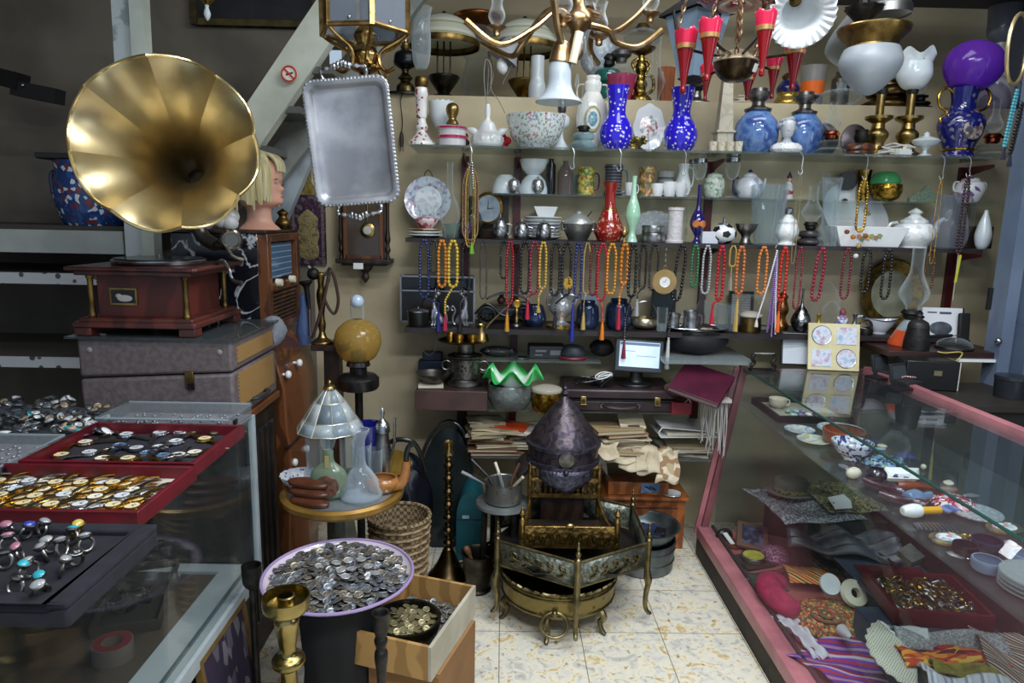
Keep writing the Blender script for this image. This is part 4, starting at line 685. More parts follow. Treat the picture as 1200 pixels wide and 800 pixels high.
 for px,yt,lb in((586,250,'engraved silver coffee pot with long side handle'),(611,256,'engraved silver shaker pot at the middle of three'),(637,256,'engraved silver shaker pot before the stack of white plates')):
  def hx(t,W,H,px=px):
   part('handle',handle(W*.8,H*.2,H*.6,W*.7,.003,1),sv,t)
   for s in range(3):part('foot',G().ball((W*.7*math.cos(s*2.1),W*.7*math.sin(s*2.1),.004),.004,8),sv,t)
  vessel('silver_pot',lb,'pot',px,3.035,z,yt,18,[('body',sv,S([(.8,.03),(1,.2),(.95,.5),(.8,.66)])),('lid',sv,S([(.85,.66),(.8,.72),(.4,.82),(.12,.86),(.16,.92),(0,1)]))],extra=hx,group='engraved silver pots')
 p=onz(612,z,3.055);
 zz=z
 for i in range(7):
  p=onz(636,zz,3.18);solo('white_plate','white dinner plate in the stack under the white bowl','plate',G().lathe([(0,0),(.06,0),(.089,.013),(.089,.016),(.06,.004),(0,.004)],36),WHITE if i!=3 else mt('b9c0c8',rough=.2),p,group='white plate stack');zz+=.0145
 p=onz(640,zz,3.18);solo('white_bowl','white rectangular bowl on top of the plate stack','bowl',G().lathe([(0,0),(.055,0),(.085,.046),(.082,.046),(.052,.004),(0,.004)],4,Tm(rz=PI/4,s=(1,.8,1))),WHITE,p,bev=.003)
 tu=mt('8a8c88','6d6f6c',sc=14,rough=.25,metal=.7)
 def tur(t,W,H):
  for s in(-1,1):part('handle',handle(W*.85,H*.35,H*.62,W*.25,.005,s),tu,t)
  part('spoon',G().tube(spl([(W*.4,-.01,H*.68),(W*.7,-.02,H*.9),(W*.82,-.02,H*.98)],4),.003,6),SILV,t)
 vessel('silver_tureen','grey metal tureen with faceted lid left of the red vase','tureen',677,3.10,z,246,36,[('body',tu,S([(.6,0),(.65,.05),(.9,.3),(1,.55)])),('lid',mt('b9bcba',rough=.3,metal=.6),[(1.02,.55),(.98,.62),(.5,.85),(.2,.9),(.2,.95),(0,1)])],n=10,extra=tur)
 rv=mt('8e2018',['8e2018','981f18','7a1a14','8e2018','8e2018','b98a74'],'cell',sc=130,rough=.15,coat=.6);rvp=mt('8e1d16',rough=.15,coat=.6)
 vessel('red_vase','brick red conical vase with pale figures and slender neck','vase',713,3.05,z,214,35,[('body',rv,S([(.72,0),(.98,.14),(1,.2)])+[(.72,.38),(.46,.55)]),('foot_band',GOLD,[(.73,.005),(.76,.02),(.75,.03)],0,1),('neck',rvp,[(.46,.55),(.36,.6),(.34,.85),(.48,.95),(.52,1)]),('rim',GOLD,[(.46,.55),(.47,.565),(.44,.575)],0,1)])
 vessel('brass_bell','tiny brass finial bell between the red and mint vases','bell',731,3.0,z,264,9,[('body',BRASS,S([(.9,0),(.6,.1),(.3,.25),(.9,.45),(.9,.65),(.4,.8),(0,1)]))])
 mint=mt('9ccdae','b5dcc0',sc=10,rough=.12,coat=.6)
 vessel('mint_vase','mint green bulb vase with long slim neck','vase',740,3.03,z,206,18,[('body',mint,S([(.75,0),(.7,.03),(.42,.13),(.5,.2),(.9,.34),(1,.42),(.8,.55),(.42,.68),(.3,.8),(.3,.95),(.36,1)]))])
 p=onz(766,z,3.19);t=thing('fan_plate','clear frosted glass fan shaped plate standing behind the mint vase','plate',p,rot=(-.15,0,0))
 part('plate',G().lathe([(0,0),(.11,.004),(.112,.010),(0,.006)],40,Tm((0,0,.03),rx=PI/2),wob=lambda r,zz,a,k:(r*(1+.02*math.cos(a*24)),zz),a0=0,a1=PI),gls('dfe6e8',.5,.3,rough=.25,body='b9c2c6',c2='d5dde0',sc=60),t);part('foot',G().box((0,.01,.015),(.12,.04,.03)),GLASSD,t)
 def tin(i):return[('body',mt('9fa1a0','6e7070','stripe',sc=6,axis='Z',rough=.3,metal=.9),[(.95,0),(1,.1),(1,.85),(.95,1)])]
 vessel('round_tin','lower of two round silver tins right of the mint vase','tin',765,3.05,z,273,28,tin(0));vessel('round_tin','upper of two round silver tins right of the mint vase','tin',765,3.05,atY(765,273,3.05).z+.001,264,26,tin(1))
 vessel('relief_mug','white relief carved straight mug beneath the ribbon hook','mug',790,3.05,z,243,19,[('body',mt('b8b3b4','d0cccc','vein',sc=32,lo=0,hi=.05,rough=.4,bump=.6,bsc=90),[(1.1,0),(1.1,.06),(.95,.09),(.9,.9),(1,.92),(1,1)],.004)])
 p=onz(803,z,2.992);solo('glass_swizzle','thin upright clear glass rod beside the white relief mug','rod',G().tube([(0,0,0),(0,0,.16)],.004,8).box((0,0,.05),(.014,.006,.03)),GLASSD,p)
 bv=mt('241a6a','1a1450',sc=20,rough=.1,coat=.7)
 vessel('bud_vase','dark blue bud vase with slim neck and gilt roundels','vase',816,3.04,z,216,18,[('body',bv,S([(.65,0),(.6,.02),(.3,.1),(.4,.15),(.9,.28),(1,.36),(.75,.48),(.35,.6),(.27,.75),(.3,1)]))],extra=lambda t,W,H:[part('roundel',G().lathe([(0,0),(W*.48,0),(W*.4,.004),(0,.005)],20,Tm((s*W*.42,-W*.84,H*.33),rx=PI/2,rz=s*.4)),mt('d0853a','a5561e',sc=60,rough=.3),t)for s in(-1,1)])
 p=onz(830,z,3.03);solo('white_box','small white card box behind the soccer ball ornament','box',G().box((0,0,.026),(.07,.05,.052)),mt('c9cfd8',rough=.5),p,bev=.002)
 p=onz(847,z,3.035);k=mpp(p);r=14.5*k;t=thing('soccer_ball_ornament','black and white soccer ball shaped table ornament with metal cap','ornament',p)
 part('ball',G().ball((0,0,r*.78),r,32,(1,1,.8)),WHITE,t)
 ico=[(0,1,1.618),(0,-1,1.618),(1.618,0,1),(-1.618,0,1),(1,1.618,0),(-1,1.618,0),(1,-1.618,0),(-1,-1.618,0),(1.618,0,-1),(-1.618,0,-1),(0,1,-1.618),(0,-1,-1.618)]
 for v in ico:
  n=Vector(v).normalized();n=Matrix.Rotation(.5,3,'Z')@n;q=n.to_track_quat('Z','Y').to_matrix().to_4x4()
  part('black_patch',G().lathe([(0,r*1.02),(r*.36,r*.965),(r*.36,r*.93),(0,r*.93)],5,Tm((0,0,r*.78),s=(1.01,1.01,.81))@q),BLACK,t)
 part('cap',G().lathe([(0,r*1.52),(r*.45,r*1.52),(r*.45,r*1.62),(r*.12,r*1.66),(r*.12,r*2.1),(0,r*2.15)],20),SILV,t)
 vessel('metal_bowl_ornament','pale metal cup on wide base right of the soccer ball ornament','cup',873,3.06,z,262,26,[('body',PEWT,S([(.7,0),(.5,.1),(.4,.4),(.8,.7),(1,1)]),.003)])
 t=vessel('crystal_vase','large flared square clear crystal vase, widest on the dark shelf','vase',897,3.06,z,216,44,[('body',gls('f3f8fa',.06,.8,body='dbe5ec'),[(.66,0),(.66,.06),(.7,.08),(1,1)],.006)],n=72,rz=.12,wob=lambda r,z,a,k:(r*.80/max(abs(math.cos(a)),abs(math.sin(a)))**.75*(1+.035*math.cos(a*20)),z))
 wq=mt('dfe3e2',['e6e9e8','dfe3e2','c8d0d2','e6e9e8'],'cell',sc=60,rough=.15,coat=.5)
 vessel('porcelain_bottle','white porcelain lidded jar with silver cap right of the crystal vase','jar',921,3.04,z,243,26,[('body',wq,S([(.78,0),(.8,.03),(.6,.1),(.95,.25),(1,.4),(.8,.56),(.5,.64)])),('lid',wq,S([(.8,.58),(.75,.66),(.4,.76),(.25,.82)])),('cap',SILV,[(.3,.82),(.36,.86),(.36,.96),(.2,1)])])
 oil_lamp('oil_lamp','oil lamp with dark base and round clear chimney on the dark shelf',948,3.08,z,218,30,mt('3a3638',rough=.25),IRON,GLASS,.26,.40,cw=1.25)
 vessel('tall_crystal_vase','tall waisted clear cut crystal vase before the white oval platter','vase',968,3.03,z,208,22,[('body',CRYS,S([(1,0),(.9,.04),(1,.14),(.72,.32),(.68,.55),(.85,.8),(1,1)]),.003)],n=60,wob=lambda r,z,a,k:(r*(1+.05*math.cos(a*12)),z))
 p=onz(1000,z,3.22);t=thing('oval_platter','large white oval platter standing on edge behind the baking dish','platter',p,rot=(-.14,.0,0));T=Tm((.0,0,.135),rx=PI/2)@Matrix.Rotation(-.75,4,'Z')@Matrix.Diagonal((1.35,1,1,1))
 part('platter',G().lathe([(0,0),(.085,0),(.13,.012),(.13,.016),(.085,.005),(0,.005)],44,T),WHITE,t)
 part('flower_sprig',G().lathe([(0,.0055),(.016,.0055),(.016,.0062),(0,.0062)],14,T@Matrix.Translation((.02,.055,0))),mt('c9c4a8',['dfe0d8','8a9a5a','c9a070','dfe0d8'],'cell',sc=120,rough=.3),t)
 p=onz(1012,z,3.055);t=thing('baking_dish','white rectangular baking dish with orange flower decoration','dish',p);k=mpp(p)
 a,h=42*k,.088
 part('dish',G().add([(-a*.8,-.05,0),(a*.8,-.05,0),(a*.8,.05,0),(-a*.8,.05,0),(-a,-.065,h),(a,-.065,h),(a,.065,h),(-a,.065,h),(-a*.96,-.06,h),(a*.96,-.06,h),(a*.96,.06,h),(-a*.96,.06,h),(-a*.78,-.046,.006),(a*.78,-.046,.006),(a*.78,.046,.006),(-a*.78,.046,.006)],[(0,3,2,1),(0,1,5,4),(1,2,6,5),(2,3,7,6),(3,0,4,7),(4,5,9,8),(5,6,10,9),(6,7,11,10),(7,4,8,11),(8,9,13,12),(9,10,14,13),(10,11,15,14),(11,8,12,15),(12,13,14,15)]),WHITE,t,bev=.003)
 for dx,c,dz in((-.055,'b86a35',.045),(-.03,'a84a2e',.05),(0,'7d8a48',.048),(.02,'8a6a45',.042),(-.04,'5f7a42',.035),(.035,'75854a',.05),(-.015,'c08a4a',.04)):
  part('painted_flower',G().lathe([(0,0),(.011,0),(.011,.0014),(0,.0014)],10,Tm((dx,-.0515-dz/h*.015,dz),rx=PI/2-.16),wob=lambda r,zz,a_,k_:(r*(1+.25*math.cos(a_*5)),zz)),mt(c,rough=.3),t)
 def teap(t,W,H):
  part('spout',G().tube(spl([(W*.75,0,H*.22),(W*1.08,0,H*.4),(W*1.2,0,H*.62),(W*1.5,0,H*.74)],5),[.018-.0007*i for i in range(16)],10),wq,t);part('handle',handle(W*.85,H*.18,H*.62,W*.45,.006,-1),wq,t)
 t=vessel('white_teapot','large white porcelain teapot with pagoda lid and gilt flowers','teapot',1068,3.06,z,243,46,[('body',wq,S([(.7,0),(.72,.05),(.95,.22),(1,.38),(.85,.56),(.6,.62)])),('lid',wq,[(.64,.62),(.62,.68),(.3,.78),(.22,.82),(.34,.88),(.2,.94),(0,1)])],extra=teap)
 def jug(t,W,H):part('handle',handle(W*.8,H*.3,H*.92,W*.5,.008,1),GLASSD,t)
 vessel('glass_pitcher','squat clear glass pitcher with swirled body right of the white teapot','pitcher',1107,3.06,z,228,44,[('body',gls('ecEFf4'.lower(),.07,.5,body='ccd2dc'),S([(.8,0),(.95,.15),(1,.3),(.8,.65),(.6,.85),(.66,1)]),.004)],n=60,extra=jug,wob=lambda r,z,a,k:(r*(1+.02*math.cos(a*10+z*40)),z))
 vessel('pear_vase','white pear shaped vase at the right end of the dark shelf','vase',1150,3.08,z,246,18,[('body',OPAL,S([(.5,0),(.8,.1),(1,.35),(.7,.65),(.3,.9),(.2,1)]))])
 p=onz(1138,z,3.17);solo('wooden_box','dark wooden case in shadow behind the pear shaped vase','box',G().box((0,0,.05),(.12,.1,.1)),WOODD,p,bev=.003)
shelf2()
# BEAD NECKLACES
def beadtube(g,pts,r,bl):
 """a string of beads along a path, one connected skin"""
 P=[Vector(p)for p in pts];L_=[0]
 for a,b in zip(P,P[1:]):L_.append(L_[-1]+(b-a).length)
 n=max(3,int(L_[-1]/bl));out=[];rad=[];j=0
 for i in range(n*4+1):
  s=L_[-1]*i/(n*4)
  while j<len(L_)-2 and L_[j+1]<s:j+=1
  f=(s-L_[j])/max(1e-9,L_[j+1]-L_[j]);out.append(P[j].lerp(P[j+1],f));rad.append(r*(.38,.9,1.0,.9)[i%4])
 g.tube(out,rad,7)
def looppts(H,w,top=.003,n=26,skew=0):
 def hx(s):return top+(w/2-top)*(1-(1-min(1,s/.3))**2)*(1 if s<.86 else max(0,1-((s-.86)/.14)**2)**.5)
 P=[i/n for i in range(n)]+[.975,.993,1]
 return[(-hx(s)+skew*s,0,-H*s)for s in P]+[(hx(s)+skew*s,.004,-H*s)for s in reversed(P[:-1])]
def tassel(t,x,z,H,col,y=0):
 m=mt(col,tuple(),'noise')if 0 else mt(col,rough=.7,bump=.6,bsc=200)
 g=G().lathe([(.0035,0),(.0045,-.006),(.003,-.009),(.005,-.014),(.0085,-H*.8),(.0095,-H),(0,-H)],12,Tm((x,y,z)),wob=lambda r,zz,a,k:(r*(1+.12*math.cos(a*6)),zz));part('tassel',g,m,t)
def strand(px,yb,col,w,lb,r=.0048,tas=None,z=None,Y=2.962,yt=None,m=None,skew=0,pend=None,mid=None):
 r*=1.38;w=min(max(w*.7,7.5),10);z=z or Z2-.004;p=onz(px,z,Y);H=z-atY(px,yb,Y).z;k=mpp(p)
 t=thing('bead_necklace',lb,'necklace',p,group='bead necklaces on the shelf edge')
 g=G();beadtube(g,looppts(H,w*k,skew=skew*k),r,r*2.05);part('beads',g,m or mt(col,rough=.2,coat=.25),t)
 part('loop_cord',G().tube(spl([(-.003,0,0),(-.004,.006,.002),(0,.012,.0025),(.004,.006,.002),(.003,.004,0)],4),.0008,5),BLACK,t)
 if tas:
  c,tx,ty0,ty1=tas;x=(tx-px)*k;za=atY(tx,ty0,Y).z-z;zb=atY(tx,ty1,Y).z-z
  g=G();beadtube(g,[(skew*k,.002,-H),(x,-.002,(za-H)/2),(x,-.004,za)],r*.7,r*1.5);part('drop_beads',g,m or mt(col,rough=.18,coat=.5),t);tassel(t,x,za,za-zb,c,-.004)
 if pend:pend(t,H,k)
 return t
def strands():
 N_='141a4a';B_='101014';A_='c07818';Yl='c8a832';Rd='9c1426';Mr='5e1620';Or='c87838'
 strand(497,348,'22305e',32,'dark blue bead necklace hung widest at the left end of the shelf',tas=('1a2470',514,362,388))
 strand(508,320,'24282e',8,'short charcoal bead necklace between the blue and amber strands',.0042)
 strand(518,336,A_,12,'honey amber bead necklace beside the yellow one, left end',.0055)
 strand(531,336,Yl,22,'bright yellow bead necklace with pink tassel',.0055,tas=('b01848',522,368,387))
 strand(546,346,B_,9,'thin black bead necklace with black tassel before a silver figurine',.0038,tas=('121216',540,366,388))
 strand(567,350,'38363a',5,'fine dark grey bead chain alone left of the brass trophy',.0028)
 strand(591,326,B_,8,'short black bead necklace beside the crimson one with amber tassel',.0042)
 strand(598,356,'8e1424',8,'crimson bead necklace with amber tassel',.0044,tas=('c88a28',596,366,388))
 strand(616,344,B_,15,'black bead necklace left of the crimson strand with pink tassel',.0052)
 strand(627,344,'7c1c34',14,'crimson bead necklace with pink tassel',.0048,tas=('b81840',620,352,374))
 strand(637,338,'b8963a',7,'gold bead necklace right of the pink tassel',.0048,tas=('b8963a',633,356,366))
 def medal(t,H,k):
  part('gilt_medallion',G().lathe([(0,0),(.022,0),(.024,.003),(0,.005)],22,Tm((.008,-.012,-H*.76),rx=PI/2,s=(.8,1.15,1))),mt('c79a3c','4a3218','spots',sc=90,rough=.3,metal=.6),t)
 strand(652,346,B_,18,'double black bead necklace left of the gilt medallion',.0052)
 strand(665,346,B_,16,'black bead necklace carrying a gilt medallion',.0052,pend=medal,tas=('1a1a20',653,366,384))
 strand(679,348,'1c2a66',10,'navy bead necklace with very long blue tassel',.005,tas=('1c2a8a',674,358,400))
 strand(689,344,'b59a52',6,'fine gold chain necklace right of the navy strand',.0022,tas=('b59a52',687,366,386))
 strand(697,346,'5a1c28',11,'maroon bead necklace left of the red one with orange tassel',.0042)
 strand(707,352,'a81028',15,'bright red bead necklace with orange tassel',.0044,tas=('d87818',710,376,398))
 strand(718,344,'c48218',14,'amber bead necklace between red strand and amber tube strand',.0050)
 strand(733,332,'b86c12',8,'thick amber tube bead necklace with crimson tassel',.0062,tas=('b01438',729,358,386))
 strand(743,348,B_,12,'black bead necklace ending in a maroon tassel above the screen',.0058,tas=('7c1428',737,400,420))
 strand(755,338,B_,10,'black bead necklace with silver tassel left of the hanging clock',.0044,tas=('9a9a9c',750,350,370))
 strand(768,340,'15151c',16,'wide black bead necklace directly left of the hanging clock',.0042)
 strand(801,352,'12121a',16,'thick black bead necklace with long silver drop right of the hanging clock',.0056,tas=('b9babc',790,395,432),skew=-5)
 strand(816,336,'256b46',9,'green bead necklace right of the brass pendant clock',.0045)
 strand(830,344,'a0a2a4',13,'silver bead necklace with oval links right of the green one',.0042)
 strand(847,352,'a8182a',10,'red bead necklace in front of the dark red upright',.0056,tas=('b01830',840,360,380))
 strand(860,312,'b79a45',9,'short gold braided loop above the small framed picture',.0030,tas=('8a8272',859,322,340))
 strand(870,344,'b8683a',12,'orange copper bead necklace in front of the small framed picture',.0056,tas=('b89850',869,350,388))
 strand(896,344,Or,15,'orange wooden bead necklace forming a loop left of the lavender strands',.0052)
 strand(921,352,'b8281a',8,'orange red bead necklace with bright orange tassel',.0056,tas=('e0641a',919,364,389))
 strand(939,362,'7a2230',8,'thin maroon bead necklace above the silver scent bottle',.0038)
 strand(965,352,'8a1c38',22,'double crimson bead necklace above the clear glass domes',.0056,skew=-4)
 strand(995,350,'6a2030',14,'maroon bead necklace left of the gilt oval tray',.0044)
 strand(1018,342,'121214',14,'black bead necklace hanging as a narrow loop at the left of the gilt tray',.0050)
 strand(1043,350,'121214',24,'wide black bead necklace hanging before the gilt oval tray',.0050)
 strand(1093,340,'5a3a24',14,'brown wooden bead necklace left of the tall door frame',.0040)
 p=onz(911,Z2-.02,2.955);t=thing('pearl_strands','bunch of white and lavender pearl strings on a wire hook','necklace',p)
 for i,(c,dx,H,m)in enumerate((('dcd8e0',-18,.30,0),('7a5a9a',-4,.36,0),('8c6cae',2,.38,0),('d8d2de',7,.37,0),('6a4a8a',-1,.33,0))):
  g=G();beadtube(g,[(0,0,0),(dx*.0016,-.004+i*.003,-H*.5),(dx*.0036,-.004+i*.003,-H)],.0042,.0085);s=part('strand',g,mt(c,rough=.25,coat=.3),t)
 part('white_tassel',G().lathe([(.002,0),(.006,-.015),(.009,-.035),(0,-.036)],10,Tm((-.066,-.004,-.30))),mt('c9c6c2',rough=.8),t)
 part('hook',G().tube(spl([(0,0,-.004),(-.008,0,.004),(-.003,.004,.02),(0,.008,.02)],4),.0014,6),SILV,t)
 p=onz(781,Z2-.008,2.95);t=thing('hanging_clock','round brass pendant clock with small white dial hanging from a chain','clock',p);k=mpp(p);c=atY(781,330,2.95).z-p.z;r=14.5*k
 T=Tm((0,0,c),rx=PI/2);part('disc',G().lathe([(0,-.004),(r,-.004),(r,.004),(r*.45,.006),(0,.006)],36,T),mt('b89a68','a08250',sc=14,rough=.35,metal=.7),t)
 part('dial',G().lathe([(0,.006),(r*.40,.006),(r*.44,.011),(r*.38,.0085),(0,.0085)],28,T),mt('dcdcd8',rough=.3),t);part('hands',G().box((r*.08,-.0095,c+r*.12),(.0015,.001,r*.26),ry=.5).box((-r*.06,-.0095,c),(r*.18,.001,.0015)),BLACK,t)
 part('bow',G().torus((0,0,c+r+.008),.008,.0022,14,6,Tm(rx=0))if 0 else G().torus((0,0,0),.008,.0022,14,6,Tm((0,0,c+r+.006),rx=PI/2)),BRASS,t);part('chain',chain((0,0,c+r+.012),(0,0,0),w=.005,l=.014,r=.0014),SILV,t)
 def hook(t,top,bot):part('wire_hook',G().tube(spl([(0,.02,top),(-.006,.0,top+.002),(.004,-.006,top-.02),(.002,-.006,bot+.02),(.006,-.006,bot),(-.006,-.006,bot-.008),(-.012,-.006,bot+.006)],5),.0018,6),mt('cfd2d4',rough=.25,metal=.7),t)
 def hung(px,y0,y1,lb,items,name='bead_necklace',w=10,Y=2.955):
  p=onz(px,Z1-.0,Y);t=thing(name,lb,'necklace',p);z=lambda py:atY(px,py,Y).z-p.z;k=mpp(p)
  hook(t,-.004,z(y0));
  for(nm,c,r,xw,yb,m)in items:
   H=z(y0)-z(yb);g=G();beadtube(g,[(x,y-.008,q+z(y0)-.004)for x,y,q in looppts(H,xw*k)],r,r*2.05);part(nm,g,m or mt(c,rough=.25,coat=.4),t)
  return t,z,k
 t,z,k=hung(552,192,280,'bunch of brown gold and silver bead strings on a hook at the left',[('brown_beads','4a2a1c',.0042,15,268,None),('gold_beads','b08a38',.0042,11,288,None),('bronze_beads','8a6a3a',.0038,18,280,None),('olive_beads','6a5f2a',.0038,6,284,None)],w=12)
 g=G();beadtube(g,[(.006,-.012,z(190)),(.012,-.012,z(222))],.005,.010);part('silver_beads',g,SILV,t);tassel(t,.008,z(284),z(284)-z(297),'6aa82a',-.012)
 for px,yb,lb in((672,196,'empty wire hook above the smoky decanter'),(727,198,'empty wire hook before the dark stein'),(803,204,'empty wire hook before the white china jug')):
  p=onz(px,Z1,2.955);t=thing('shelf_hook',lb,'hook',p);hook(t,-.004,atY(px,yb,2.955).z-p.z)
 p=onz(790,Z1-.002,2.955);t,z,k=hung(940,202,308,'thin tan leather loop on a wire hook right of the china teapot',[('cord_loop','8f7f5a',.0018,5,308,None)],'cord_loop')
 t,z,k=hung(1016,208,300,'chunky gold chain with enamel flower pendants at right',[('gold_chain','c7a83e',.0062,11,270,GOLD)],'gold_necklace')
 for i,(dx,dy,c)in enumerate(((-16,272,'7a4a2a'),(-8,278,'b8722a'),(0,270,'c9a84a'),(7,276,'8a5f3a'),(0,288,'b89a5a'),(-2,300,'d5d8da'))):
  part('enamel_flower',G().ball((dx*k,-.014,z(dy)),.010,10,(1,.5,1),wob=lambda r,zz,a,q:(r*(1+.25*math.cos(a*5)),zz)),mt(c,rough=.25,metal=.4),t)
 hung(1106,208,308,'slender gold box chain before the glass pitcher',[('gold_chain','a8905a',.0022,6,308,GOLD)],'gold_necklace')
 t,z,k=hung(1137,205,296,'dark wine bead strand with yellow tag beside the door frame',[('wine_beads','2e1418',.0066,6,296,None)])
 part('cord',G().tube([(.0,-.008,z(296)),(.002,-.008,z(352))],.0016,5),mt('b9b39a',rough=.6),t);part('yellow_tag',G().box((.006,-.008,z(315)),(.010,.003,.12),ry=.06),mt('b8b832',rough=.5),t)
 for px,y0,y1,c,r,lb in((1193,104,172,'4a9aaa',.006,'turquoise bead strand hanging on the blue door frame'),(1199,120,180,'101216',.006,'black bead strand hanging on the blue door frame')):
  p=atY(px,y0,2.72);t=thing('bead_necklace',lb,'necklace',p);H=p.z-atY(px,y1,2.72).z;g=G();beadtube(g,looppts(H,.012,skew=-.02),r,r*2);part('beads',g,mt(c,rough=.3),t);tassel(t,-.02,-H,.05,'1a1c30')
  part('loop_cord',G().tube([(0,0,0),(0,.02,.012)],.001,5),BLACK,t)
strands()
# SHELF BEHIND THE TASSELS
def shelf3():
 z=Z3;al=mt('9a9ca0',rough=.35,metal=.9)
 p=onz(514,z,3.19);k=mpp(p);t=thing('framed_display_box','black display box with aluminium frame and upper window at the left end','box',p);w,h=84*k,atY(514,322,3.19).z-z
 part('case',G().box((0,0,h/2),(w*.97,.10,h*.97)),BLACK,t);g=G()
 for s in(-1,1):g.box((s*w/2,-.052,h/2),(.008,.01,h));g.box((0,-.052,h/2+s*(h/2-.004)),(w,.01,.008))
 g.box((0,-.052,h*.68),(w,.01,.007));part('frame',g,al,t)
 part('window',G().box((0,-.051,h*.82),(w*.94,.004,h*.24)),mt('101418',rough=.08),t);part('panel',G().lathe([(0,0),(.045,0),(.04,.006),(0,.006)],28,Tm((-.03,-.05,h*.36),rx=PI/2)),mt('2a1a16',rough=.3),t)
 vessel('lidded_pot','small black pot with silver lid before the framed display box','pot',490,3.04,z,358,26,[('body',BLACK,[(.9,0),(.95,.04),(.95,.72)]),('lid',SILV,[(1,.72),(1,.78),(.6,.86),(.1,.88),(.14,.94),(0,1)])])
 sv=mt('bfc0c4','8c8e94',sc=18,rough=.3,metal=.9)
 for px,mir,lb in((512,1,'silver animal figurine with curled tail left of its mirrored twin'),(542,-1,'silver animal figurine with curled tail right of its mirrored twin')):
  p=onz(px,z,3.05);t=thing('animal_figurine',lb,'figurine',p,group='silver figurine pair')
  def X(pts):return[(mir*x,y,zz)for x,y,zz in pts]
  part('body',G().tube(spl(X([(.018,0,.005),(.012,0,.03),(-.004,0,.06),(-.014,0,.095),(-.010,0,.125),(.004,0,.140)]),6),[.012,.015,.018,.019,.019,.019,.019,.018,.018,.017,.016,.016,.015,.014,.013,.013,.012,.011,.010,.010,.0095,.009,.009,.009,.010,.012,.013,.013,.012,.010,.006],12),sv,t)
  part('head',G().ball((mir*.004,-.004,.146),.014,14,(1.25,.9,.9)).lathe([(.004,0),(0,.014)],8,Tm((mir*-.006,0,.155))).lathe([(.004,0),(0,.014)],8,Tm((mir*.008,0,.155))),sv,t)
  for dx in(-.014,-.002):part('leg',G().tube(spl(X([(dx,-.004,.075),(dx-.006,-.008,.04),(dx-.004,-.006,.02),(dx-.008,-.008,.003)]),4),[.010,.0095,.009,.0085,.008,.007,.006,.006,.006,.006,.006,.006,.007],9),sv,t)
  part('curled_tail',G().tube(spl(X([(.018,0,.008),(.040,0,.012),(.044,0,.04),(.034,0,.07),(.045,0,.09),(.052,0,.078),(.045,0,.070)]),5),.005,8),sv,t)
 p=onz(592,z,3.15);t=thing('model_car','dark vintage model carriage car with spoked wheels behind the brass trophy','model car',p);k=mpp(p)
 bl=mt('26303c','1a2028',sc=8,rough=.3)
 part('body',G().box((0,0,.062),(.24,.07,.03)).box((.07,0,.09),(.09,.066,.03)),bl,t,bev=.006);part('hood_roof',G().grid(lambda u,v:(-.09+u*.19,-.04+v*.08,.115+.03*math.sin(PI*u)),10,4),mt('4a5a68','343f4a',sc=8,rough=.35),t,solid=.004)
 for x in(-.085,.085):
  for y in(-.05,.05):
   w=part('wheel',G().torus((0,0,0),.038,.006,26,7,Tm((x,y,.044),rx=PI/2)),BLACK,t);g=G()
   for s in range(5):g.tube([(x+.036*math.cos(s*PI/5),y,.044+.036*math.sin(s*PI/5)),(x-.036*math.cos(s*PI/5),y,.044-.036*math.sin(s*PI/5))],.0018,5)
   part('spokes',g.lathe([(0,-.006),(.008,-.006),(.008,.006),(0,.006)],12,Tm((x,y,.044),rx=PI/2)),IRON,w)
 part('mudguard',G().tube(spl([(-.14,-.05,.05),(-.085,-.05,.098),(-.02,-.05,.05),(.03,-.05,.05),(.085,-.05,.098),(.14,-.05,.05)],5),.006,6,flat=1),BLACK,t);part('driver',G().ball((-.02,0,.11),.02,12).ball((-.02,0,.135),.012,10),mt('3a2018',rough=.5),t)
 vessel('trophy_statuette','small brass trophy figure holding up a round medallion','trophy',605,3.03,z,360,12,[('base',PEWT,[(.9,0),(1,.1),(.8,.2)]),('figure',BRASS,S([(.35,.2),(.45,.4),(.3,.6),(.5,.8),(.25,1)]))],extra=lambda t,W,H:part('medallion',G().lathe([(0,0),(.018,0),(.018,.004),(.013,.006),(0,.005)],24,Tm((.0,-.0,H+.016),rx=PI/2)),GOLD,t))
 irid=mt('1e2a44','34466a',sc=10,rough=.1,metal=.5,coat=.5)
 vessel('glass_paperweight','dark blue round glass bowl under the pink tassel','bowl',626,3.09,z,357,28,[('body',irid,S([(.6,0),(.95,.25),(1,.5),(.8,.85),(.7,1)]),.004)])
 wp=mt('c7c9cc','8f9296',sc=12,rough=.2,metal=.5)
 def ram(t,W,H):
  for s in(-1,1):part('handle',G().tube(spl([(s*W*.5,0,H*.42),(s*W*.95,0,H*.5),(s*W*.9,0,H*.66),(s*W*.55,0,H*.72),(s*W*.75,0,H*.84)],5),.006,8),wp,t)
 vessel('silver_sugar_bowl','silver urn shaped bowl with curled handles on a round gilt base','bowl',657,3.07,z,328,34,[('gilt_base',GOLD,[(1,0),(1,.05),(.6,.07)]),('foot',wp,S([(.6,.07),(.34,.14),(.4,.22)])),('bowl',wp,S([(.4,.22),(.8,.36),(.86,.5),(.7,.62),(.5,.66)])),('lid',wp,S([(.52,.66),(.4,.76),(.15,.84),(.2,.92),(0,1)]))],extra=ram)
 for px,w,yt,lb in((688,27,352,'round dark blue iridescent jar with label, left of a twin'),(724,31,350,'round dark blue iridescent jar, nearer the screen than its twin')):
  vessel('iridescent_jar',lb,'jar',px,3.07,z,yt,w,[('body',irid,S([(.75,0),(.95,.15),(1,.5),(.9,.8),(.6,.92)])),('neck',irid,[(.6,.92),(.66,.96),(.62,1)])],group='iridescent jars')
 p=onz(689,z,3.16);solo('perfume_box','pale lavender box behind the left iridescent jar','box',G().box((0,0,.07),(.075,.04,.14)),mt('8f9ab0',rough=.4),p,bev=.002)
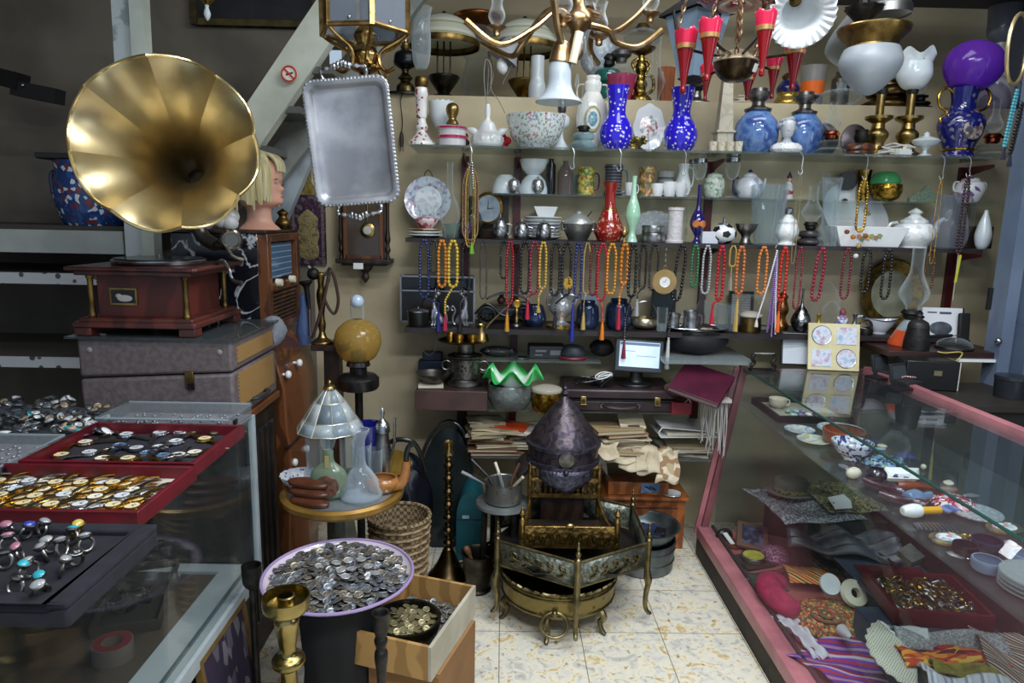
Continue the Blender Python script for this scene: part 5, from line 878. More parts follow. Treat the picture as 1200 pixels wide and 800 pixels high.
 vessel('silver_basket','silver and gilt sweet bowl beside the drinking glass','bowl',754,3.08,z,372,34,[('body',mt('8f8768','b8b09a',sc=30,rough=.25,metal=.9),S([(.5,0),(.9,.25),(1,.6),(.9,1)]),.004)],extra=lambda t,W,H:part('arched_handle',G().tube([(W*.92*math.cos(a*PI/14),0,H*.9+W*1.2*math.sin(a*PI/14))for a in range(15)],.003,6),SILV,t))
 vessel('drinking_glass','straight clear drinking glass with water left of the silver tray','glass',775,3.02,z,360,13,[('glass',GLASS,[(.85,0),(.88,.05),(1,1)],.0015),('water',gls('e6ecef',.2,.3,body='c9d2d6'),[(.8,.06),(.82,.3),(0,.3)])])
 p=onz(818,z,3.05);k=mpp(p);t=thing('silver_tray','oval silver tray holding cups at the middle of the shelf','tray',p)
 part('dish',G().lathe([(0,.002),(.11,.002),(.155,.012),(.16,.015),(.155,.016),(.108,.006),(0,.006)],44,sy=.5),SILV,t);part('rim',G().torus((0,0,.0155),.158,.003,44,6,sy=.5),SILV,t)
 zt=z+.0065;sv2=mt('b9bbbe','85888c',sc=40,rough=.3,metal=.95)
 def ch(t,W,H):part('handle',handle(W*.85,H*.2,H*.8,W*.5,.0025,1),sv2,t)
 vessel('silver_cup','silver cup with handle at the front of the silver tray','cup',809,3.03,zt,364,19,[('body',sv2,[(1,0),(1,.05),(.88,.2),(.9,.8),(1,1)],.002)],extra=ch)
 vessel('silver_cup','silver engraved cup at the left end of the silver tray','cup',788,3.05,zt,367,17,[('body',sv2,S([(.6,0),(.9,.2),(.9,.6),(1,1)]),.002)],extra=ch)
 vessel('glass_mug','clear glass mug with handle at the right end of the silver tray','mug',850,3.04,zt,356,23,[('body',CRYS,[(.9,0),(.95,.05),(.95,.9),(1,1)],.002)],extra=lambda t,W,H:part('handle',handle(W*.92,H*.15,H*.85,W*.55,.003,1),GLASSD,t))
 vessel('glass_tumbler','clear stemmed tumbler between the silver cup and the glass mug','glass',831,3.06,zt,352,15,[('body',GLASS,S([(.8,0),(.2,.1),(.2,.3),(.9,.5),(1,1)]),.0015)])
 p=onz(829,zt,3.00);g=G()
 for i in range(6):g.ball(((i-3)*.008,.004*(i%2),.007),.008,8)
 solo('dried_rosebuds','little heap of pale dried buds on the silver tray','heap',g,mt('b09a7a','8a6a5a',sc=60,rough=.8),p)
 vessel('tall_crystal_decanter','tall clear crystal decanter behind the silver tray','decanter',822,3.2,z,326,26,[('body',CRYS,S([(.9,0),(1,.1),(.8,.35),(.4,.5),(.35,.75),(.5,.8)])),('stopper',CRYS,S([(.3,.8),(.5,.88),(0,1)]))])
 p=onz(776,z,3.2);solo('dark_book','dark teal book standing behind the hanging clock','book',G().box((0,0,.085),(.11,.03,.17)),mt('1c2c30',rough=.5),p)
 p=onz(867,z,3.22);t=thing('small_picture_frame','black framed print standing at the back of the shelf','picture',p,rot=(-.08,0,0));g=G();w,h=.105,.16
 for s in(-1,1):g.box((s*w/2,0,h/2),(.012,.014,h+.012));g.box((0,0,h/2+s*h/2),(w,.014,.012))
 part('frame',g,BLACK,t);part('print',G().box((0,.003,h/2),(w,.006,h)),mt('a5a49c','77766e','stripe',sc=26,axis='Z',lo=.6,hi=.8,rough=.4),t)
 vessel('brass_pot','brass pot with pale cloth cover right of the glass mug','pot',878,3.05,z,364,27,[('pot',BRASSD,[(.9,0),(.95,.1),(.9,.7),(1,.74)]),('cover',mt('a8a498',rough=.6),S([(1,.74),(.98,.84),(.5,.97),(0,1)]))])
 vessel('glass_cloche','clear glass dome behind the covered brass pot','dome',884,3.18,z,344,34,[('dome',GLASS,S([(1,0),(1,.5),(.75,.85),(.3,.98),(0,1)]))])
 vessel('amber_ornament','amber and bronze figurine behind the orange red beads','ornament',914,3.14,z,340,20,[('body',mt('8a5a20','4a2a14',sc=40,rough=.2,metal=.5,bump=.5),S([(.8,0),(.9,.1),(.5,.3),(.8,.5),(.5,.75),(.6,.85),(0,1)]))])
 ss=mt('a9abad','4f5256',sc=50,rough=.25,metal=1,bump=.5,bsc=100)
 vessel('silver_rosewater_sprinkler','engraved silver bulb bottle with slender neck','bottle',937,3.05,z,338,22,[('body',ss,S([(.5,0),(.55,.03),(.95,.18),(1,.3),(.6,.5),(.2,.62),(.13,.8),(.1,.95),(.16,1)]))])
 for px,yt,w,Yd,lb in((965,330,34,3.17,'large clear glass dome left of the small flower bottle'),(972,352,24,3.07,'small clear glass dome nested before a larger one')):
  vessel('glass_cloche',lb,'dome',px,Yd,z,yt,w,[('dome',GLASS,S([(1,0),(1,.45),(.85,.75),(.4,.95),(.1,1)])),('base',GLASSD,[(1.05,0),(1.05,.05),(1,.06)])])
 vessel('flower_bottle','tiny round bottle with blue and red flower pattern','bottle',985,3.02,z,360,15,[('body',mt('a5b0c4',['c9ccd6','5a6aa0','b05a62','d8d8de','6f7fae'],'cell',sc=90,rough=.2),S([(.8,0),(1,.3),(.8,.6),(.4,.72)])),('stopper',mt('8f4a52',rough=.3),S([(.4,.72),(.5,.86),(0,1)]))])
 for px,c,lb in((958,'b09438','tiny brass perfume cap stand under the double crimson necklace'),(1000,'6a6c70','small grey metal bottle right of the flower bottle')):vessel('small_bottle',lb,'bottle',px,3.03,z,368,10,[('body',mt(c,rough=.3,metal=.7),S([(.8,0),(1,.3),(.5,.6),(.4,.8),(.6,1)]))])
 p=onz(1042,z,3.22);t=thing('gilt_oval_tray','large gilt edged oval tray standing upright behind black beads','tray',p,rot=(-.1,0,0));T=Tm((0,0,.165),rx=PI/2)@Matrix.Diagonal((1.0,1.12,1,1))
 part('rim',G().lathe([(.10,.0),(.145,.010),(.15,.012),(.145,.016),(.10,.006)],44,T),mt('b08f45','6f5a2c',sc=40,rough=.3,metal=.9),t);part('centre',G().lathe([(0,0),(.103,0),(.103,.006),(0,.006)],40,T),mt('a9a890','8c8a72',sc=10,rough=.4,metal=.3),t)
 bw=mt('c9ced6',rough=.15,coat=.5);nb=mt('232a44',rough=.3)
 p=onz(1030,z,3.06);t=thing('gravy_boat','white sauce boat with dark blue edge lines','sauce boat',p)
 def gb(r,zz,a,k):return(r*(1+.35*k*max(0,math.cos(a))**3+.22*k*max(0,-math.cos(a))**2),zz+.014*k*math.cos(a)**2)
 part('bowl',G().lathe(hollow(S([(.03,0),(.032,.008),(.05,.03),(.068,.062)]),.003),36,sy=.65,wob=gb),bw,t);part('edge_line',G().tube([(.0685*(1+.35*max(0,math.cos(a))**3+.22*max(0,-math.cos(a))**2)*math.cos(a),.0685*(1+.35*max(0,math.cos(a))**3)*.65*math.sin(a),.0625+.014*math.cos(a)**2)for a in[i*2*PI/40 for i in range(40)]],.0022,6,True),nb,t)
 part('handle',G().tube(spl([(-.06,0,.02),(-.105,0,.03),(-.115,0,.07),(-.085,0,.08)],5),.005,8),bw,t)
 vessel('coil_bracelet','dark metal coil loop left of the sauce boat','bracelet',1013,3.03,z,372,18,[('ring',IRON,[(.9,0),(1,.2),(.9,.4)],0,1)],extra=lambda t,W,H:part('arch',G().torus((0,0,0),.03,.005,M=Tm((0,0,.036),rx=PI/2)),mt('5a4a34',rough=.3,metal=.8),t))
shelf3()
def right_board():
 zb=1.0;p=onz(1098,zb,2.86);k=mpp(p)
 b=thing('display_board','thick dark brown board projecting in front of the shelves at right','board',p)
 part('slab',G().box((0,.05,-.014),(.50,.26,.026)),mt('3a2420','281816',sc=6,rough=.35),b,bev=.003);part('white_edge',G().box((.14,-.082,-.034),(.20,.02,.012)),WHITE,b);part('tie_string',G().tube(spl([(-.05,-.082,0),(-.02,-.088,-.004),(.05,-.09,-.002),(.02,-.09,-.06),(.03,-.09,-.11),(.028,-.09,-.16)],5),.0028,6),mt('b8b060',rough=.6),b)
 oil_lamp('oil_lamp','oil lamp with orange cone foot and tall clear chimney on the dark board',1064,2.94,zb,288,44,mt('c8502a','8f9aa0','stripe',sc=2.6,axis='Z',lo=.52,hi=.56,rough=.2,coat=.3),IRON,GLASS,.26,.36,fp=[(1,0),(.98,.12),(.5,.8),(.3,1)],cw=1.1)
 p=onz(1100,zb,3.02);t=thing('mouse_box','white cardboard box printed with a black computer mouse','box',p,rz=-.12,rot=(-.16,0,-.12));h=.155
 part('carton',G().box((0,0,h/2),(.17,.045,h)),mt('dfe2e6',rough=.5),t,bev=.002);part('black_side',G().box((.088,0,h/2),(.006,.046,h)),BLACK,t)
 part('printed_mouse',G().lathe(S([(0,0),(.030,0),(.034,.004),(0,.007)],4),28,Tm((-.006,-.0225,h*.40),rx=PI/2,s=(1.35,.85,.3))@Matrix.Rotation(.35,4,'Z')),mt('3a4048','5a626c',sc=30,rough=.4),t);part('printed_title',G().box((-.045,-.0232,h*.86),(.04,.001,.006)).box((.012,-.0232,h*.85),(.05,.001,.010)),mt('4a5260',rough=.5),t)
 vessel('iron_pot','small squat black cast iron pot before the white box','pot',1073,2.83,zb,366,28,[('body',mt('2c2a2a','1c1b1b',sc=40,rough=.55,metal=.5,bump=.4),S([(1,0),(.98,.25),(.8,.6)])),('lid',mt('353232',rough=.5,metal=.5),S([(.84,.6),(.7,.74),(.2,.84),(.25,.92),(0,1)]))])
 p=onz(1118,zb,2.86);t=thing('glass_dome_dish','low clear glass dish with metal base at the right of the board','dish',p)
 part('dish',G().lathe(S([(.065,0),(.07,.012),(.06,.03),(.03,.045),(0,.048)]),30),GLASSD,t);part('base_ring',G().lathe([(.07,0),(.074,.004),(.07,.010),(.06,.008)],30),IRON,t)
 p=onz(1108,zb+.049,2.84);t=thing('pipe_knife','black handled knife laid across the glass dish','knife',p,rz=.12);part('handle',G().tube(spl([(-.085,0,.006),(-.03,0,.007),(.03,0,.010)],5),[.005,.006,.007,.0075,.008,.008,.008,.008,.008,.007,.006],8),BLACK,t);part('blade',G().box((.06,0,.010),(.06,.012,.003)),SILV,t)
 p=onz(1128,zb,2.97);solo('black_wallet','black leather wallet standing behind the glass dish','wallet',G().box((0,0,.07),(.05,.02,.14)),BLACKM,p,rot=(-.1,0,.1),bev=.006)
right_board()
# LOWER SHELVES
ZC=atY(620,422,3.0).z;ZD=atY(620,480,2.95).z;ZP=atY(690,536,2.95).z
def lower():
 solo('glass_shelf','short glass shelf holding dark boxes and the black cap','shelf',G().box(((onz(570,ZC,3).x+onz(704,ZC,3).x)/2,3.13,ZC-.005),(onz(704,ZC,3).x-onz(570,ZC,3).x,.27,.008)),GSHELF)
 ZR=atY(830,421,2.92).z
 solo('glass_shelf','thick dusty glass shelf just left of the display counter top','shelf',G().box(((onz(778,ZR,2.9).x+onz(884,ZR,2.9).x)/2,3.07,ZR-.009),(onz(884,ZR,2.9).x-onz(778,ZR,2.9).x,.36,.016)),pane('b9c9c6',1.5,.25))
 solo('lower_glass_shelf','glass shelf under the briefcase and green ruffled bowl','shelf',G().box(((onz(572,ZD,2.95).x+onz(800,ZD,2.95).x)/2,3.11,ZD-.005),(onz(800,ZD,2.95).x-onz(572,ZD,2.95).x,.33,.008)),GSHELF)
 solo('paper_shelf','glass shelf at the bottom carrying old papers and books','shelf',G().box(((onz(552,ZP,2.95).x+onz(836,ZP,2.95).x)/2,3.11,ZP-.005),(onz(836,ZP,2.95).x-onz(552,ZP,2.95).x,.33,.008)),pane('c6d2cc',1.5,.12))
 p=onz(640,ZC,3.10);t=thing('dark_card_box','flat dark grey card box with faint white lettering','box',p,rot=(.0,0,.05));part('carton',G().box((0,0,.028),(.165,.10,.054)),mt('26272c',rough=.5),t,bev=.002)
 part('printed_lettering',G().box((-.03,-.0505,.034),(.05,.001,.010)).box((-.04,-.0505,.016),(.035,.001,.006)).box((.04,-.0505,.026),(.055,.001,.022)),mt('6b7078',rough=.5),t)
 p=onz(671,ZC,3.06);t=thing('brimmed_hat','small black cap with a dark red brim edge','cap',p);part('crown',G().lathe(S([(.056,.012),(.058,.03),(.045,.055),(.02,.064),(0,.065)]),26,sy=.85),mt('1c2026','2b323c',sc=30,rough=.6),t);part('red_brim',G().lathe([(0,0),(.06,0),(.064,.006),(.06,.013),(0,.013)],28,sy=.9),mt('6e2028',rough=.5),t)
 p=onz(705,ZC,3.12);solo('black_pouch','crumpled black leather pouch left of the screen','pouch',G().ball((0,0,.042),.055,18,(1.0,.8,.77),wob=lambda r,z,a,k:(r*(1+.10*math.sin(a*5+k*8)),z)),BLACKM,p)
 p=onz(583,ZC,3.08);solo('cable_bundle','dark tangled bundle with white specks behind the brass coffee set','bundle',G().ball((0,0,.024),.05,16,(1.5,.8,.48),wob=lambda r,z,a,k:(r*(1+.14*math.sin(a*7+k*9)),z)),mt('1a1a1c','b5b5b5','spots',sc=60,lo=.12,rough=.5),p)
 p=onz(612,ZC,3.03);solo('steel_tin','small round steel tin on the short glass shelf','lid',G().lathe([(0,0),(.026,0),(.027,.01),(.02,.014),(0,.015)],24),SILV,p)
 p=onz(815,ZR,3.05);t=thing('black_bag','soft black bag slumped on the thick dusty glass shelf','bag',p);part('body',G().ball((0,0,.07),.12,22,(1.15,.7,.6),wob=lambda r,z,a,k:(r*(1+.06*math.sin(a*4+k*6)),z)),mt('121316','1d1f24',sc=14,rough=.55),t);part('strap',G().tube(spl([(-.1,-.05,.09),(-.02,-.1,.12),(.09,-.06,.10)],5),.008,6),BLACK,t)
 p=onz(745,ZD+.103,3.02);t=thing('touch_screen_terminal','grey cash terminal with bright tilted screen on the briefcase','screen',p);k=mpp(p)
 c=Vector((0,-.03,atY(745,417,2.99).z-p.z));M=Tm(c,rx=-.20,rz=.0,ry=.05)
 part('bezel',G().box((0,0,0),(.215,.03,.145),M),mt('3a4048',rough=.3),t,bev=.006);sc_=part('display',G().box((.0,-.0155,.006),(.180,.003,.112),M),mt('c3d4e6','a8bcd2',sc=7,rough=.15,emis=.55),t,'bright pale blue display')
 part('menu_bar',G().box((0,-.0175,.053),(.176,.001,.012),M).box((-.05,-.0175,.02),(.06,.001,.002),M).box((.03,-.0175,.0),(.09,.001,.002),M),mt('5f7590',rough=.3,emis=.2),sc_)
 part('stand',G().lathe(S([(.075,0),(.07,.012),(.04,.02),(.03,.04),(.025,.10)]),24,sy=.7),BLACK,t)
 p=onz(723,ZD,3.01);k=mpp(p);w=128*k;t=thing('briefcase','dark brown leather briefcase lying flat with brass latches','briefcase',p);le=mt('35262a','291d20',sc=14,rough=.4,bump=.15,bsc=140)
 part('lower_shell',G().box((0,.06,.026),(w,.27,.050)),le,t,bev=.008);part('lid',G().box((0,.06,.079),(w,.27,.046)),le,t,bev=.010);part('piping',G().box((0,-.0755,.0535),(w*.99,.006,.005)),BLACK,t)
 for s in(-.33,.33):
  l=part('latch',G().box((s*w,-.080,.055),(.026,.008,.034)),mt('a89868',rough=.3,metal=.9),t,bev=.002);part('hasp',G().box((s*w,-.086,.048),(.016,.006,.024)).tube([(s*w-.012,-.087,.036),(s*w+.012,-.087,.036)],.003,6),BRASSD,l)
 h=part('handle',G().tube(spl([(-.075,-.082,.030),(-.06,-.105,.030),(0,-.112,.026),(.06,-.105,.030),(.075,-.082,.030)],5),.0085,8),le,t)
 for s in(-1,1):part('handle_mount',G().lathe([(0,0),(.014,0),(.012,.006),(0,.007)],12,Tm((s*.078,-.076,.03),rx=PI/2)),PEWT,h)
 g=G();rr=random.Random(3)
 for j in range(7):g.tube(spl([(rr.uniform(-.09,.09),rr.uniform(-.05,.05),rr.uniform(.005,.045))for _ in range(6)],4),.0035,5)
 solo('tangled_cables','tangle of black cables lying on the briefcase lid','cables',g,BLACK,onz(697,ZD+.104,2.99));g=G()
 for j in range(2):g.tube(spl([(.038*math.cos(a*.7),.03*math.sin(a*.7),.05+.012*math.sin(a*.9+j))for a in range(9)],4),.0028,6)
 solo('white_cable','loop of thin white cable on top of the black tangle','cable',g,WHITE,onz(707,ZD+.104,2.98))
 a,b=onz(487,ZD,2.9).x,onz(571,ZD,2.9).x;zt=atY(530,457,2.9).z;zb=atY(530,481,2.88).z
 t=thing('wall_box_shelf','wide brown boxed shelf holding the etched pot and grey bowl','shelf',((a+b)/2,3.08,zb));part('front_board',G().box((0,-.19,(zt-zb)/2),(b-a,.02,zt-zb)),mt('4e3834','3f2c29',sc=8,rough=.45),t,bev=.002);part('box_body',G().box((0,.0,(zt-zb)/2),(b-a-.004,.36,zt-zb-.004)),mt('2e2422',rough=.5),t);part('wall_leg',G().box((.02,.14,-.18),(.03,.03,.36)),mt('2a1714',rough=.5),t)
 ep=mt('6a6862','3f3d3a','spots',sc=60,lo=.28,rough=.35,metal=.9,bump=.5,bsc=-60)
 def epx(t,W,H):
  for s in(-1,1):part('ring_handle',G().torus((0,0,0),W*.26,.004,M=Tm((s*W*1.05,-.01,H*.62),rx=PI/2)),PEWT,t)
 t=vessel('etched_pot','large etched pewter pot with ring handles carrying the brass coffee set','pot',545,3.02,zt+.001,414,41,[('foot',PEWT,[(1,0),(1,.05),(.8,.14),(.78,.2)]),('body',ep,[(.78,.2),(.86,.24),(.88,.85),(.98,.9),(1.02,.94),(.96,.96)]),('neck',PEWT,[(.62,.95),(.56,.97),(.56,1)])],extra=epx)
 ztop=zt+.001+(atY(545,414,3.02).z-zt)
 vessel('pewter_canister','short pewter canister between etched pot and brass tray','canister',545,3.02,ztop+.001,401,22,[('body',PEWT,[(.95,0),(1,.1),(1,.9),(1.1,1)])])
 zt2=atY(545,401,3.02).z+.002
 vessel('brass_coffee_tray','round brass tray with raised rim holding three small cups','tray',543,3.02,zt2,398,58,[('dish',BRASS,[(.5,0),(.9,.3),(1,.8),(1.02,1),(.97,.9),(.86,.45),(0,.3)])])
 zt3=zt2+.006
 for px,yt,Yd,lb in((528,388,3.0,'leftmost tilted brass cup on the brass coffee tray'),(538,391,2.975,'middle brass cup at the front of the brass coffee tray'),(553,391,2.99,'brass cup next to the long handled coffee pot')):
  vessel('brass_cup',lb,'cup',px,Yd,zt3,yt,13,[('body',BRASS,[(.7,0),(.8,.3),(.95,.9),(1,1)],.002)],group='brass coffee cups',extra=(lambda t,W,H:part('bowl_ring',G().torus((0,0,H*.5),W*.9,.0015),BRASSD,t)))
 def cez(t,W,H):part('long_handle',G().tube([(W*.6,0,H*.8),(W*1.2,-.01,H*1.15),(.11,-.04,H*2.1)],[.005,.004,.003],7),mt('c0a878',rough=.3,metal=.8),t)
 vessel('coffee_pot','brass coffee pot with long slanting handle','coffee pot',564,3.0,zt3,380,18,[('body',BRASS,S([(.9,0),(1,.1),(.7,.5),(.6,.8),(.75,1)]),.002)],extra=cez)
 vessel('grey_bowl','dented grey metal bowl left of the etched pot','bowl',508,2.98,zt+.012,436,40,[('body',mt('7c7a74','55534e',sc=12,rough=.4,metal=.9),S([(.3,0),(.6,.2),(.9,.7),(1.0,.95),(1.04,1)]),.003)])
 p=onz(505,zt+.0005,2.97);solo('folded_paper','little stack of folded papers under the dented grey bowl','paper',G().box((0,0,.005),(.11,.09,.010),rz=.1),PAPER,p)
 p=onz(507,zt,3.16);solo('blue_tin','long blue and dark tin in shadow behind the grey bowl','tin',G().box((0,0,.04),(.13,.06,.08)).box((0,0,.1),(.09,.05,.04)),mt('1e2d44','141a24',sc=9,rough=.4),p,bev=.004)
 p=onz(518,Z3-.0245,3.1);solo('drooping_wire','thin dark wire drooping below the tassel shelf at left','cord',G().tube(spl([(-.09,-.1,.002),(-.08,-.11,-.06),(-.05,-.11,-.10),(-.02,-.11,-.07),(-.015,-.1,.002)],5),.002,5),mt('3a342a',rough=.6),p)
 gb=mt('6f7672','8d948f','spots',sc=40,lo=.2,rough=.3,bump=.5,bsc=-50,metal=.3)
 vessel('etched_glass_bowl','round grey etched bowl under the green ruffled glass','bowl',597,2.96,ZD,449,53,[('body',gb,S([(.5,0),(.8,.15),(1,.55),(.94,.9),(.9,1)]),.004)])
 zr=atY(597,449,2.96).z
 p=onz(601,zr,2.96);k=mpp(p);m,N,L=_new('ruffle_glass');o=N.new('ShaderNodeOutputMaterial');b_=N.new('ShaderNodeBsdfPrincipled');L.new(b_.outputs[0],o.inputs[0]);tcn=N.new('ShaderNodeTexCoord');ln=N.new('ShaderNodeVectorMath');ln.operation='LENGTH';mp_=N.new('ShaderNodeMapping');mp_.inputs['Scale'].default_value=(9,9,0);L.new(tcn.outputs['Object'],mp_.inputs[0]);L.new(mp_.outputs[0],ln.inputs[0]);rp=_ramp(N,[(.55,'e3ebe3'),(.78,'cfe6d2'),(.90,'6fd088'),(1,'2fae52')]);L.new(ln.outputs['Value'],rp.inputs[0]);L.new(rp.outputs[0],b_.inputs['Base Color']);b_.inputs['Roughness'].default_value=.12;b_.inputs['Emission Strength'].default_value=0;b_.inputs['Subsurface Weight'].default_value=.15;b_.inputs['Subsurface Radius'].default_value=(.02,.02,.02)
 def rf(r,z,a,q):return(r*(1+.10*math.cos(a*6+.4)*q*q),z+.030*math.cos(a*6+.4+PI)*q**2.2)
 solo('ruffled_glass_bowl','bright green and white ruffled glass bowl with wavy rim','bowl',G().lathe(S([(0,-.02),(.05,-.015),(.075,.012),(.10,.035),(.125,.050)],6),96,wob=rf),m,p,solid=.004,sharp=80)
 vessel('foil_gift_box','round gold foil wrapped sweet bowl with clear lid by the briefcase','bowl',640,2.93,ZD,451,36,[('foil',mt('b08a30','6e4a14',sc=40,rough=.25,metal=.9,bump=1,bsc=60),S([(.7,0),(.95,.2),(1,.6),(.95,.8)])),('clear_lid',gls('f0f0f0',.5,.3,body='d0c8b8'),S([(1,.78),(.95,.9),(.5,.98),(0,1)]))])
 mg=mt('52172f','421026',sc=8,rough=.4);A=[atZ(px,py,z)for px,py,z in((797,432,.845),(856,446,.835),(865,468,.72),(828,458,.72))]
 p=atY(822,450,2.86);t=thing('magenta_folder','large magenta folder lying tilted beside the display counter corner','folder',p);M=Tm((0,0,0),rz=-.5,rx=.28,ry=.22)
 part('cover',G().box((0,0,.012),(.22,.26,.006),M),mg,t,bev=.002);part('pages',G().box((0,0,.002),(.21,.25,.014),M),mt('8f8a80',rough=.8),t);part('back_cover',G().box((0,0,-.008),(.22,.26,.006),M),mg,t,bev=.002)
 p=onz(797,ZD,2.93);solo('red_box','small dark red box at the right end of the briefcase','box',G().box((0,.03,.028),(.09,.10,.055)),mt('8a2030',rough=.4),p,bev=.003)
 p=onz(795,ZD+.058,2.93);t=thing('leather_purse','old brown and black leather purse lying on the red box','purse',p);part('body',G().ball((0,.04,.04),.06,18,(1.0,.9,.66),wob=lambda r,z,a,k:(r*(1+.06*math.sin(a*5)),z)),mt('3a2c24','221a16',sc=20,rough=.5),t);part('flap',G().ball((-.02,.02,.052),.045,14,(1,.9,.6)),mt('6a5648','3c3028',sc=20,rough=.5),t)
 t=thing('white_fringe','long white knotted fringe hanging beside the display counter','fringe',atY(842,470,2.86));g=G();rr=random.Random(5);k=mpp(t.location);zb=atY(842,535,2.86).z-t.location.z
 fr=mt('b9b6b2',rough=.85)
 for i in range(26):
  x=(-22+i*1.4)*k*.9+rr.uniform(-.003,.003);e=zb*(.72+.28*rr.random())*(1.05 if i>6 else .75)
  part('cord',G().tube(spl([(x,rr.uniform(-.02,.02),0),(x+rr.uniform(-.006,.006),rr.uniform(-.02,.02),e*.5),(x+rr.uniform(-.008,.012),rr.uniform(-.02,.02),e)],4),.0022,5),fr,t)
 part('heading',G().box((-.02,0,.006),(.14,.05,.014)),fr,t)
 p=atY(806,455,2.84);g=G()
 for j in range(3):g.tube(spl([(rr.uniform(-.02,.02),0,-.0),(rr.uniform(-.03,.03),-.012,-.03),(rr.uniform(-.02,.03),-.01,-.06)],5),.002,5)
 solo('pink_string','thin pinkish string dangling in front of the red box','string',g,mt('a88a94',rough=.7),p)
 rr=random.Random(11)
 cols=['cfc4ab','b9ab8c','d8d0bd','a89878','c4b79a','dcd6c8','8f8064','e2ddd2'];names={}
 def pile(px0,px1,n,Y0,wmm,tag_,base=ZP,first=None):
  z=base+.0006
  for i in range(n):
   th=rr.choice((.006,.008,.010,.014,.018));px=rr.uniform(px0,px1);w=rr.uniform(*wmm);d=rr.uniform(.14,.2);c=rr.choice(cols)
   p=onz(px,z,Y0+rr.uniform(-.03,.03));rz=rr.uniform(-.3,.3)
   nm=rr.choice(('old_book','paper_bundle'));t=thing(nm,'%s yellowed %s in the %s pile of old papers'%(('lowest' if i==0 else 'topmost' if i==n-1 else 'level %s'%('one two three four five six seven eight nine ten eleven twelve thirteen'.split()[i])),'booklet' if nm=='old_book' else 'sheaf',tag_),'book' if nm=='old_book' else 'papers',p,rz,'old papers on the bottom shelf')
   g=G();jit=lambda:rr.uniform(-.006,.006)
   if nm=='old_book':
    part('pages',G().box((0,0,th/2),(w*.97,d*.96,th*.8)),mt('cbbfa3','a3957a','stripe',sc=90,axis='Z',rough=.9),t);part('cover',G().box((0,0,th-.0012),(w,d,.002)).box((0,0,.0012),(w,d,.002)).box((0,d/2,th/2),(w,.002,th)),mt(rr.choice(('b5a888','a58f6a','d5cfbe','7d7460','6a4a38','96704e')),rough=.7),t)
   else:
    q=[(-w/2+jit(),-d/2+jit()),(-w/6,-d/2+jit()*1.6),(w/5,-d/2+jit()),(w/2+jit(),-d/2+jit()),(w/2+jit(),d/2),(-w/2,d/2)]
    part('sheets',G().prism(q,0,th*.8),mt(c,'9c8d6e','stripe',sc=70,axis='Z',rough=.9),t);part('top_sheet',G().grid(lambda u,v:(-w/2+w*u+jit()*.5,-d/2+d*v,th*.82+.006*math.sin(u*5+i)*(1-v)**2+.001),8,5),mt(c,rough=.9),t,solid=.0012)
   z+=th+.0035
  return z
 pile(568,582,9,3.04,(.16,.24),'left');pile(612,622,8,3.08,(.13,.18),'shadowed second')
 zc=pile(716,738,10,3.01,(.18,.26),'big middle');pile(796,806,5,3.06,(.20,.24),'right hand');pile(672,680,7,3.12,(.12,.16),'pointed helmet side')
 p=onz(600,ZP+.115,3.03);solo('orange_booklet','bright orange booklet on top of the left paper pile','book',G().box((0,0,.006),(.14,.11,.011),rz=-.25,ry=.08),mt('d8501a','b83c10',sc=8,rough=.5),p)
 p=onz(740,zc+.012,3.0);t=thing('thin_card','buff card with dark printed emblem on the middle paper pile','card',p,rz=.1);part('card',G().box((0,0,.002),(.12,.09,.004),ry=.05,rx=.5),mt('c9bc9c',rough=.8),t);part('printed_words',G().box((0,-.030,-.012),(.06,.012,.002),rx=.5),mt('4a4238',rough=.8),t)
 p=onz(800,ZP+.105,3.03);t=thing('white_ring_binder','white plastic document wallet lying on top of the right paper pile','folder',p,rz=.06);part('upper_cover',G().box((0,0,.038),(.26,.2,.004),rx=.0,ry=.09),WHITE,t);part('lower_cover',G().box((0,0,.004),(.26,.2,.004)),WHITE,t);part('spine',G().tube(spl([(-.13,-.1,.004),(-.143,-.1,.024),(-.13,-.1,.048)],4),.003,6),WHITE,t);part('papers',G().box((.01,0,.014),(.22,.18,.012)),PAPER,t)
 for i,(px,py,w,d,rz,dr)in enumerate(((722,540,.15,.12,.2,.03),(742,545,.13,.12,-.2,.05),(760,548,.12,.10,.1,.06),(783,545,.10,.12,-.15,.075),(708,536,.12,.1,-.1,.03))):
  p=onz(px,ZP+.052+.003*(i%3)+.03*(i==4),2.93-.012*i);ph=i*1.7
  solo('curled_paper','%s of the curled brown sheets drooping over the bottom shelf edge'%['leftmost front sheet','widest sheet','middle curled sheet','rightmost speckled sheet','upper left sheet'][i],'paper',G().grid(lambda u,v:((u-.5)*w+.006*math.sin(v*9+ph),(v-.5)*d,-dr*(1-v)**1.6*1.6+.008*math.sin(u*7+ph)),12,10),mt('cfc2a6',['d8cdb4','b5a47e','9a7a5a']if i==3 else 'a8977a','cell' if i==3 else 'noise',sc=40 if i==3 else 14,rough=.9),p,rz=rz,solid=.002)
lower()
